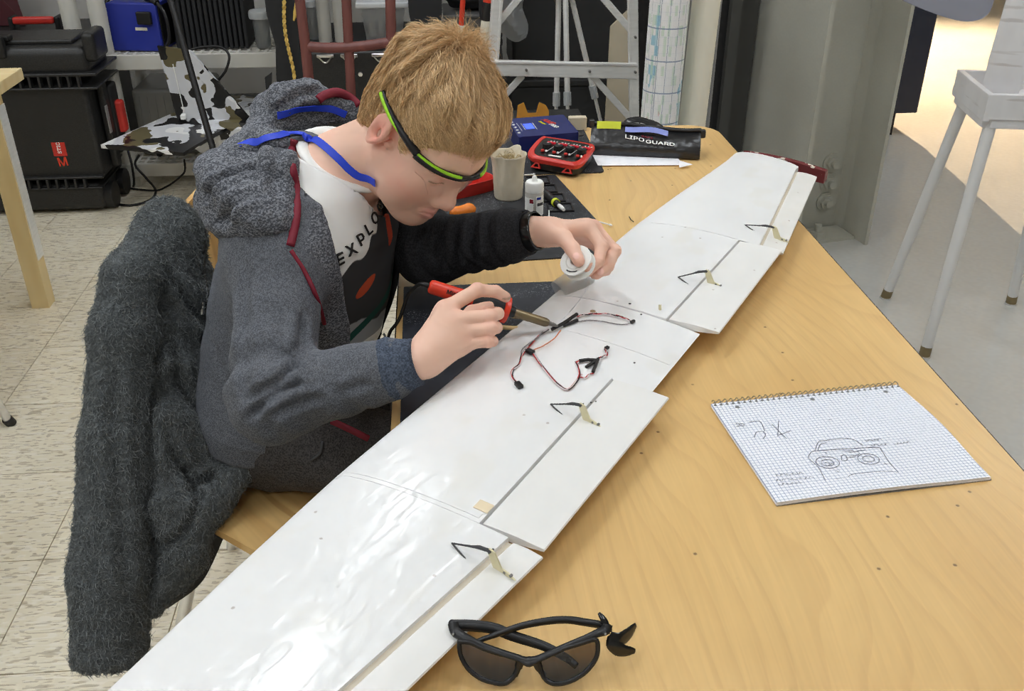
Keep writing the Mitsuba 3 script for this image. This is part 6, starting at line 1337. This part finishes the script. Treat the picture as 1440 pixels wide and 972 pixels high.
for ch_ in 'EXPLORE':
    g = meshkit.text_mesh(ch_, .0185, .0012, bold=True)
    g = g.subdivide() if len(g.faces) < 400 else g
    v = g.vertices.copy(); w = v[:, 0].max(); ang = .75
    ph = lx + (v[:, 0] * math.cos(ang * .4) - v[:, 1] * math.sin(ang * .4)) / .135
    s = .765 + .24 * (lx + .86) + (v[:, 1] * math.cos(ang * .4) + v[:, 0] * math.sin(ang * .55)) / TLEN
    pts = PEL + FWD * (.14 * np.cos(ph))[:, None] + LAT * (.17 * np.sin(ph))[:, None] + TAX * (s * TLEN)[:, None]
    pr = snap(lambda q: shirt(q), pts, .0018); nr = pr - snap(lambda q: shirt(q), pts, .0008)
    g.vertices = pr + nr * (v[:, 2] / .0012)[:, None]
    put(tsh + '__lettering', g, 'm_black', False)
    lx += (w + .0035) / .135

hd = crease(nets(hoodie, BL, BH, .0036), hoodie, HOODIE_FOLDS)
hd = puff(hd, lambda v: .004 * vn(v, 30) + .0012 * vn(v, 140))
hv = np.asarray(hd.vertices, f32); hph, hs = phi_s(hv)
ds_ = sleeve_r(hv)
fmask = (hph > -1.28) & (hph < .6) & (ds_ > .008)
fm = fmask[hd.faces].all(1)
hk = put(person + '__hoodie', trimesh.Trimesh(hd.vertices, hd.faces[~fm], process=False), 'm_heather', True, label='grey heather hooded sweatshirt')
put(hk + '__front_panel', trimesh.Trimesh(hd.vertices, hd.faces[fm], process=False), 'm_sherpa', True, label='speckled fleece front panel')
put(hk + '__dark_panel', puff(nets(panel_dark, BL, BH, .004), lambda v: .004 * vn(v, 25)), 'm_blackknit', True, label='black front panel on the far side')
put(hk + '__dark_sleeve', crease(nets(sleeve_l, (-.25, 1.25, .66), (.22, 1.75, 1.06), .0036), sleeve_l, SLEEVE_FOLDS), 'm_blackknit', True, label='black sleeve of the far arm')
def cuff(e_, w_, t0, t1, r0, r1, m_):
    d = w_ - e_; L = np.linalg.norm(d); tt = np.array([t0, t0 + .01, t0 + .05, (t0 + t1) / 2, t1 - .03, t1, t1 + .004, t1 - .01])
    rr = np.array([r0 * .9, r0, r0 * 1.03, (r0 + r1) / 2, r1, r1 * .98, r1 * .90, r1 * .84])
    c = put(hk + '__cuff', tube([e_ + d * t for t in tt], rr, 36, cap=False), m_, True)
    return c
cuff(ELR, WRR, .775, .985, .0415, .0325, 'm_cuff'); cuff(ELL, WRL, .74, .97, .0435, .036, 'm_blackknit')
HP = [((-0.3130, 1.3829, 0.9579), (-0.2472, 1.2817, 0.9512), .044, .040), ((-0.3080, 1.4132, 0.9714), (-0.2400, 1.3481, 0.9880), .038, .034), ((-0.2802, 1.4582, 0.9937), (-0.2432, 1.4310, 1.0015), .032, .026), ((-0.2527, 1.5632, 1.0301), (-0.2116, 1.5833, 1.0307), .034, .027), ((-0.2528, 1.5620, 1.0281), (-0.2822, 1.4893, 0.9974), .030, .026), ((-0.2115, 1.5844, 1.0327), (-0.1401, 1.6040, 1.0163), .026, .020), ((-0.3121, 1.3760, 0.9559), (-0.2913, 1.3258, 0.9415), .042, .044), ((-0.2949, 1.4491, 0.9857), (-0.3047, 1.4177, 0.9697), .026, .036), ((-0.2472, 1.2827, 0.9529), (-0.2362, 1.3293, 0.9818), .040, .034)]
pA, pB, pC = A(*(-0.3558, 1.3585, 0.8988)), A(*(-0.2085, 1.2274, 0.9217)), A(*(-0.3178, 1.4558, 0.8318)); pn = unit(np.cross(pB - pA, pC - pA)); pn = pn if pn[2] > 0 else -pn
def hood(p):
    d = None
    for a, b, r0, r1 in HP: c = capd(p, a, b, r0, r1); d = c if d is None else smin(d, c, .035)
    q = p @ A(.35, -.2, .9).astype(f32)
    d = d + .0065 * np.sin(q * 95 + 2.2 * np.sin(p[:, 1] * 14)) * np.clip((p[:, 2] - .86) * 8, 0, 1)
    return smax(d, -((p - pA.astype(f32)) @ pn.astype(f32)), .012)
hdm = crease(nets(hood, (-.55, 1.10, .80), (.05, 1.75, 1.15), .0036), hood, HOOD_FOLDS)
hdm = puff(hdm, lambda v: .0035 * vn(v, 120) + .005 * vn(v, 34) + .0022 * vn(v, 240, 2))
hdk = put(hk + '__hood', hdm, 'm_sherpa', True, label='fleece hood lying on the shoulders')
allcl = lambda p: np.minimum(np.minimum(hood(p), hoodie(p)), shirt(p))
hem = snap(hood, [pA + (pB - pA) * t + A(0, 0, .004) for t in np.linspace(.02, .97, 30)], .000)
put(hk + '__hood_hem', tube(hem, .0065, 8), 'm_heather', True)
def trousers(p):
    d = torso(p, .010); s = phi_s(p)[1]
    d = smax(d, (s - .12) * TLEN, .01)
    for k_, sg_ in ((KNR, -1), (KNL, 1)):
        hip = PEL + LAT * (.075 * sg_) - TAX * .03
        d = smin(d, smin(capd(p, hip, k_, .084, .064), capd(p, k_, (k_[0] + .03, k_[1] - .01, .11), .062, .056), .02), .03)
    return smax(d, .452 - p[:, 2], .004) if False else d
trm = puff(nets(trousers, (-.52, .95, .04), (.34, 1.75, .75), .005), lambda v: .006 * vn(v, 24) + .003 * vn(v, 60))
trk = put(person + '__trousers', trm, 'm_jeans', True, label='dark grey trousers')
put(trk + '__pocket_seam', tube(snap(trousers, smooth_path([(-0.2007, 1.2283, 0.6096), (-0.2089, 1.2089, 0.5946), (-0.2268, 1.2023, 0.5804)], 12), .001), .0025, 6), 'm_darkgrey', True)
for k_ in (KNR, KNL):
    sh_ = loft([[(k_[0] + .03 + x, k_[1] - .01 + y * w, z) for x, y in ((-.09, -.3), (-.06, -.42), (.05, -.46), (.14, -.36), (.17, 0), (.14, .36), (.05, .46), (-.06, .42), (-.09, .3))] for z, w in ((.004, .09), (.03, .094), (.07, .075), (.10, .055))])
    put(person + '__shoe', sh_, 'm_black', 40)

everything = lambda p: np.minimum(allcl(p), body(p))
# ---- end of clothes functions
pip = smooth_path([(-0.2134, 1.4151, 1.0234), (-0.2184, 1.4075, 1.0085), (-0.2067, 1.3217, 1.0122), (-0.2040, 1.3162, 0.9857), (-0.1997, 1.2667, 0.9642), (-0.2031, 1.2456, 0.9465), (-0.2075, 1.2286, 0.9317)], 40)
put(hk + '__piping', tube(pip, .0060, 8), 'm_burgundy', True, label='burgundy zip piping')
put(hk + '__piping', tube(smooth_path([(-0.2067, 1.2250, 0.9269), (-0.1887, 1.2151, 0.8955), (-0.1762, 1.2088, 0.8599), (-0.1785, 1.2683, 0.7890)], 20), .0032, 8), 'm_burgundy', True, label='burgundy seam piping')
put(hk + '__piping', tube(smooth_path([(-0.1763, 1.2153, 0.6511), (-0.1512, 1.2075, 0.6409), (-0.1228, 1.2061, 0.6221)], 10), .005, 8), 'm_burgundy', True, label='burgundy seam piping')
put(hk + '__hood_lining', tube(smooth_path([(-0.1900, 1.5525, 1.0444), (-0.1801, 1.5613, 1.0498), (-0.1619, 1.5868, 1.0474), (-0.1433, 1.6032, 1.0344), (-0.1287, 1.5980, 1.0213)], 24), .0075, 8), 'm_burgundy', True, label='burgundy hood lining')
# ---------------------------------------------------------------- lanyard, wrist band and safety glasses
def ribbon(path, fn, w, off, m_, key, **kw):
    q = snap(fn, path, off); q2 = snap(fn, path, off + .002); nr = q2 - q; nr /= np.linalg.norm(nr, axis=1, keepdims=True) + 1e-9
    tt = np.gradient(q, axis=0); sd = np.cross(tt, nr); sd /= np.linalg.norm(sd, axis=1, keepdims=True) + 1e-9
    return put(key, sheet([[a - s_ * w / 2, a, a + s_ * w / 2] for a, s_ in zip(q, sd)], .0012), m_, 40, **kw)
ly = thing('lanyard', 'bright blue flat lanyard round the neck of the person and under the hood', 'lanyard')
ribbon(smooth_path([(-0.2967, 1.4179, 1.0126), (-0.2788, 1.4252, 1.0142), (-0.2566, 1.4098, 1.0229), (-0.2375, 1.4114, 1.0284), (-0.2229, 1.4269, 1.0265), (-0.2035, 1.4219, 1.0254), (-0.1840, 1.4202, 1.0189), (-0.1663, 1.3962, 1.0162), (-0.1523, 1.3823, 1.0085), (-0.1410, 1.3746, 0.9999), (-0.1311, 1.3699, 0.9904), (-0.1152, 1.3670, 0.9801), (-0.0914, 1.3445, 0.9775)], 60), everything, .0115, .003, 'm_lanyard', ly + '__strap')
ribbon(smooth_path([(-0.2529, 1.5151, 1.0322), (-0.2300, 1.5309, 1.0363), (-0.2021, 1.5512, 1.0346), (-0.1764, 1.5724, 1.0259), (-0.1509, 1.5850, 1.0112)], 40), everything, .0115, .003, 'm_lanyard', ly + '__strap')
wb = thing('wrist_band', 'black band round the left wrist at the end of the dark sleeve', 'wrist band')
wa = unit(WRL - ELL); wc = WRL + wa * .002
put(wb, tube([wc - wa * .009, wc - wa * .007, wc + wa * .007, wc + wa * .009], [.028, .0305, .0305, .028], 32, cap=False), 'm_gloss', True)
gl = thing('safety_glasses', 'clear safety glasses with black and lime green frame worn on the face', 'glasses')
def gp_(th, z, dx=0., f=1.): return hw((.018 + (.084 + dx) * math.cos(th) * f, (.0735 + dx * .6) * math.sin(th), z - .012 * abs(math.sin(th)) ** 2 * 0))
TH = np.linspace(-1.18, 1.18, 40)
def zb_(t): return .004 - .020 * np.clip((abs(t) - .10) / .35, 0, 1) ** .6 + .046 * np.clip((abs(t) - .62) / .56, 0, 1) ** 2
gg = sheet([[gp_(t, .031 + (zb_(t) - .031) * k / 5, .002 - .0025 * (k / 5) ** 2) for k in range(6)] for t in TH])
put(gl + '__lens', gg, 'm_lens', True, label='clear wraparound lens')
bt_ = [gp_(t, .032 + .003 * math.cos(t * 2), .0025) for t in TH]
put(gl + '__brow_bar', tube(bt_, np.interp(np.abs(TH), [0, .25, .8, 1.2], [.0034, .0050, .0060, .0062]), 10), 'm_frame', True, label='black brow bar')
for sg_ in (-1, 1):
    tt = TH[TH * sg_ > .22]
    put(gl + '__green_trim', tube([gp_(t, .0285 + .003 * math.cos(t * 2) + .0078, .0058) for t in tt], .0024, 8), 'm_green', True, label='lime green trim')
    tip = [gp_(1.16 * sg_, .033, .003), hw((.030, .0785 * sg_, .0385)), hw((.000, .0835 * sg_, .043)), hw((-.028, .0825 * sg_, .047)), hw((-.045, .079 * sg_, .049))]
    q = smooth_path(tip, 30)
    put(gl + '__temple', tube(q, np.interp(np.linspace(0, 1, 30), [0, .3, .5, 1], [.0062, .0056, .0036, .0028]), 10), 'm_frame', True, label='black temple')
    q2 = smooth_path([a + (HR[:, 1] * sg_ * .0022 - HR[:, 2] * .0030) for a in tip[1:]], 30)
    put(gl + '__green_temple_trim', tube(q2, np.interp(np.linspace(0, 1, 30), [0, .4, 1], [.0012, .0032, .0034]), 8), 'm_green', True, label='lime green temple trim')

# ---------------------------------------------------------------- solder spool held in the left hand
sp_ = thing('solder_spool', 'small white plastic spool of solder held between thumb and fingers of the left hand', 'spool')
SC, SX = A(*(0.1914, 1.2579, 0.8830)), unit(A(*(0.2042, 1.2695, 0.8647)) - A(*(0.1914, 1.2579, 0.8830)))
sm_ = frame(SC, np.cross(SX, A(0, 0, 1)), SX)
mat('m_spool', srgb(226, 226, 222), .35, spec=.5)
put(sp_ + '__near_flange', lathe([(.008, 0), (.0240, 0), (.0247, .0008), (.0240, .0022), (.008, .0022)], 40, sm_), 'm_spool', 40)
put(sp_ + '__far_flange', lathe([(.008, .016), (.0240, .016), (.0247, .0168), (.0240, .0182), (.008, .0182)], 40, sm_), 'm_spool', 40)
put(sp_ + '__hub', lathe([(.008, .0), (.0115, .001), (.0115, .017), (.008, .0182), (.0075, .009), (.008, 0)], 30, sm_), 'm_spool', 40)
put(sp_ + '__ring', lathe([(.0135, -.0004), (.0145, -.0006), (.0155, -.0004)], 40, sm_), 'm_boardwhite', 40)
for k in range(7):
    t = .9 + .14 * k; put(sp_ + '__print', bx(0, 0, -.0006, .0018, .0026, .0004, sm_ @ rz(t, (.019 * math.cos(t), .019 * math.sin(t), 0))), 'm_darkgrey', False)
put(sp_ + '__solder_wire', tube(smooth_path([SC + SX * .012 + sm_[:3, 0] * .010 - A(0, 0, .012), *[(0.2133, 1.2553, 0.8469), (0.2010, 1.2459, 0.8287), (0.1808, 1.2317, 0.8110), (0.1659, 1.2270, 0.7965)]], 30), .0006, 6), 'm_chrome', True)
# finger nails
def nail(c, n, x, w, l): m = frame(c, x, n); e = trimesh.creation.icosphere(subdivisions=2); e.vertices = e.vertices * [l, w, .0016]; e.apply_transform(m); return e
mat('m_nail', srgb(236, 190, 176), .25, spec=.5)
VD_ = lambda c: unit(A(0, 0, EYE) - c)
for H, f_, kw in ((LH, 'thumb', .55), (LH, 'middle', .0)):
    a, b = A(*H[f_][2]), A(*H[f_][3]); ax = unit(b - a); up = VD_(b); up = unit(up - ax * (up @ ax)); 
    if f_ == 'index': up = unit(A(0, 0, 1) - ax * ax[2])
    c = b * .85 + a * .15; c = snap(body, [c + up * .010], 0.0)[0]
    put(person + '__fingernail', nail(c - up * .0004, up, ax, .0052, .0062), 'm_nail', True)

# ---------------------------------------------------------------- hair: a cap that follows the skull and strands combed out of the crown
WH = A(-.040, .004, .128)
def hair_th(q):
    x, y, z = q[:, 0], np.abs(q[:, 1]), q[:, 2]
    line = np.interp(x, [-.11, -.085, -.06, -.03, -.012, .012, .022, .030, .048, .066, .082, .10], [-.050, -.046, -.040, -.002, .030, .030, .004, .008, .040, .060, .070, .078])
    up = z - line
    top = np.clip((z - .050) / .075, 0, 1); top = top * top * (3 - 2 * top)
    th = np.clip(up / .012, -1, 1) * .0022 + top * .0085 * np.clip(up / .03, 0, 1) + .003 * np.clip(up / .05, 0, 1)
    return np.minimum(th, .014)
def skull(q):
    d = elld(q, (-.012, 0, .052), (.097, .0755, .084)); d = smin(d, elld(q, (.030, 0, .050), (.062, .062, .066)), .03)
    d = smin(d, elld(q, (.032, 0, -.018), (.062, .0555, .088)), .03)
    return smin(d, capd(q, (-.045, 0, -.01), (-.04, 0, -.08), .058, .052), .03)
def flow(q):
    r = q - WH; r[:, 0] += np.where(q[:, 0] > -.02, .02, 0)
    return r / (np.linalg.norm(r, axis=1, keepdims=True) + 1e-6)
def cap_q(q):
    r = q - WH.astype(f32); an = np.arctan2(r[:, 1], r[:, 0]); ds = np.linalg.norm(r, axis=1)
    clump = meshkit.noise(np.stack([np.cos(an) * 9 + 3, np.sin(an) * 9, ds * 26], 1)) - .5
    clump += .6 * (meshkit.noise(np.stack([np.cos(an) * 22 + 3, np.sin(an) * 22, ds * 40], 1)) - .5)
    th = hair_th(q)
    return (skull(q) - th - clump * .009 * np.clip(th / .009, 0, 1)).astype(f32)
def cap_w(p): return near(p, hw((0, 0, .03)), .17, lambda p: cap_q(hl(p)))
hcap = nets(cap_w, hw((0, 0, .04)) - .19, hw((0, 0, .04)) + .19, .0026)
cq = (np.asarray(hcap.vertices) - HC) @ HR
keep = (hair_th(cq) > -.001)[hcap.faces].any(1)
mat('m_haircap', P(lambda p, n, uv: mix(srgb(150, 112, 70), srgb(190, 150, 100), noise(p.x * 400, p.y * 400, p.z * 400))), .6, spec=.3)
hair = put(person + '__hair', trimesh.Trimesh(hcap.vertices, hcap.faces[keep], process=False), 'm_haircap', True, label='short ginger blond hair')
rg = np.random.default_rng(11)
tri_a = hcap.area_faces * keep; pick = rg.choice(len(hcap.faces), 24000, p=tri_a / tri_a.sum())
bc_ = rg.dirichlet((1, 1, 1), len(pick)); rq = (cq[hcap.faces[pick]] * bc_[:, :, None]).sum(1)
th0 = hair_th(rq); ok = th0 > .0012; rq, th0 = rq[ok], th0[ok]
coll = lambda q: np.minimum(cap_q(q.astype(f32)), skull(q.astype(f32)) - .001)
def grad(q):
    d = coll(q); return d, np.stack([coll(q + A(*(1.5e-3 * np.eye(3)[k]))) - d for k in range(3)], 1)
nS = len(rq); topf = np.clip((th0 - .002) / .0095, 0, 1)
Ln = (.010 + .036 * topf ** 1.3) * rg.uniform(.7, 1.25, nS); lift = (.0008 + .0026 * topf) * rg.uniform(.2, 1.6, nS)
wj = rg.normal(0, .16, (nS, 3)); crown_ = np.exp(-(np.linalg.norm(rq - WH, axis=1) / .022) ** 2)
K = 6; pts = [rq.copy()]; q = rq.copy()
for k in range(1, K):
    d, g = grad(q); n_ = g / (np.linalg.norm(g, axis=1, keepdims=True) + 1e-9)
    fl_ = flow(q.copy()) + wj; sw = np.cross(n_, fl_); fl_ = fl_ + .30 * sw
    fl_ = fl_ - n_ * (fl_ * n_).sum(1, keepdims=True); fl_ /= np.linalg.norm(fl_, axis=1, keepdims=True) + 1e-9
    fl_ += n_ * (crown_ * .8)[:, None]
    q = q + fl_ * (Ln / (K - 1))[:, None]
    d, g = grad(q); n_ = g / (np.linalg.norm(g, axis=1, keepdims=True) + 1e-9)
    tg = lift * math.sin(math.pi * (.15 + .75 * k / (K - 1))) + crown_ * .008 * k / (K - 1)
    q = q + n_ * (np.maximum(tg - d, -.004) * .8)[:, None]
    pts.append(q.copy())
S_ = HC + np.stack(pts, 1) @ HR.T
tt = np.gradient(S_, axis=1); tt /= np.linalg.norm(tt, axis=2, keepdims=True) + 1e-9
ref = np.cross(tt, A(.3, .5, .81)); ref /= np.linalg.norm(ref, axis=2, keepdims=True) + 1e-9; bi = np.cross(tt, ref)
rad = (.00044 * rg.uniform(.6, 1.3, nS))[:, None] * np.interp(np.linspace(0, 1, K), [0, .6, 1], [1, .9, .15])[None]
V = np.stack([S_ + (ref * math.cos(a) + bi * math.sin(a)) * rad[..., None] for a in (0, 2.094, 4.189)], 2)
base_i = (np.arange(nS) * K * 3)[:, None, None] + (np.arange(K - 1) * 3)[None, :, None] + np.arange(3)[None, None]
nx_ = base_i - np.arange(3)[None, None] + (np.arange(3)[None, None] + 1) % 3
F = np.concatenate([np.stack([base_i, nx_, nx_ + 3], -1).reshape(-1, 3), np.stack([base_i, nx_ + 3, base_i + 3], -1).reshape(-1, 3)])
tone = rg.uniform(0, 1, nS) ** 1.2; gold, dark_, light_ = A(.68, .465, .235), A(.42, .26, .12), A(.85, .65, .385)
hc_ = np.where(tone[:, None] < .6, dark_ + (gold - dark_) * (tone[:, None] / .6), gold + (light_ - gold) * ((tone[:, None] - .6) / .4))
scene['m_hair'] = {'type': 'twosided', 'bsdf': {'type': 'principled', 'base_color': {'type': 'mesh_attribute', 'name': 'vertex_color'}, 'roughness': .42, 'specular': .55}}
put(hair + '__strands', trimesh.Trimesh(V.reshape(-1, 3), F, process=False), 'm_hair', True, kind='stuff', color=np.repeat(hc_, K * 3, axis=0))
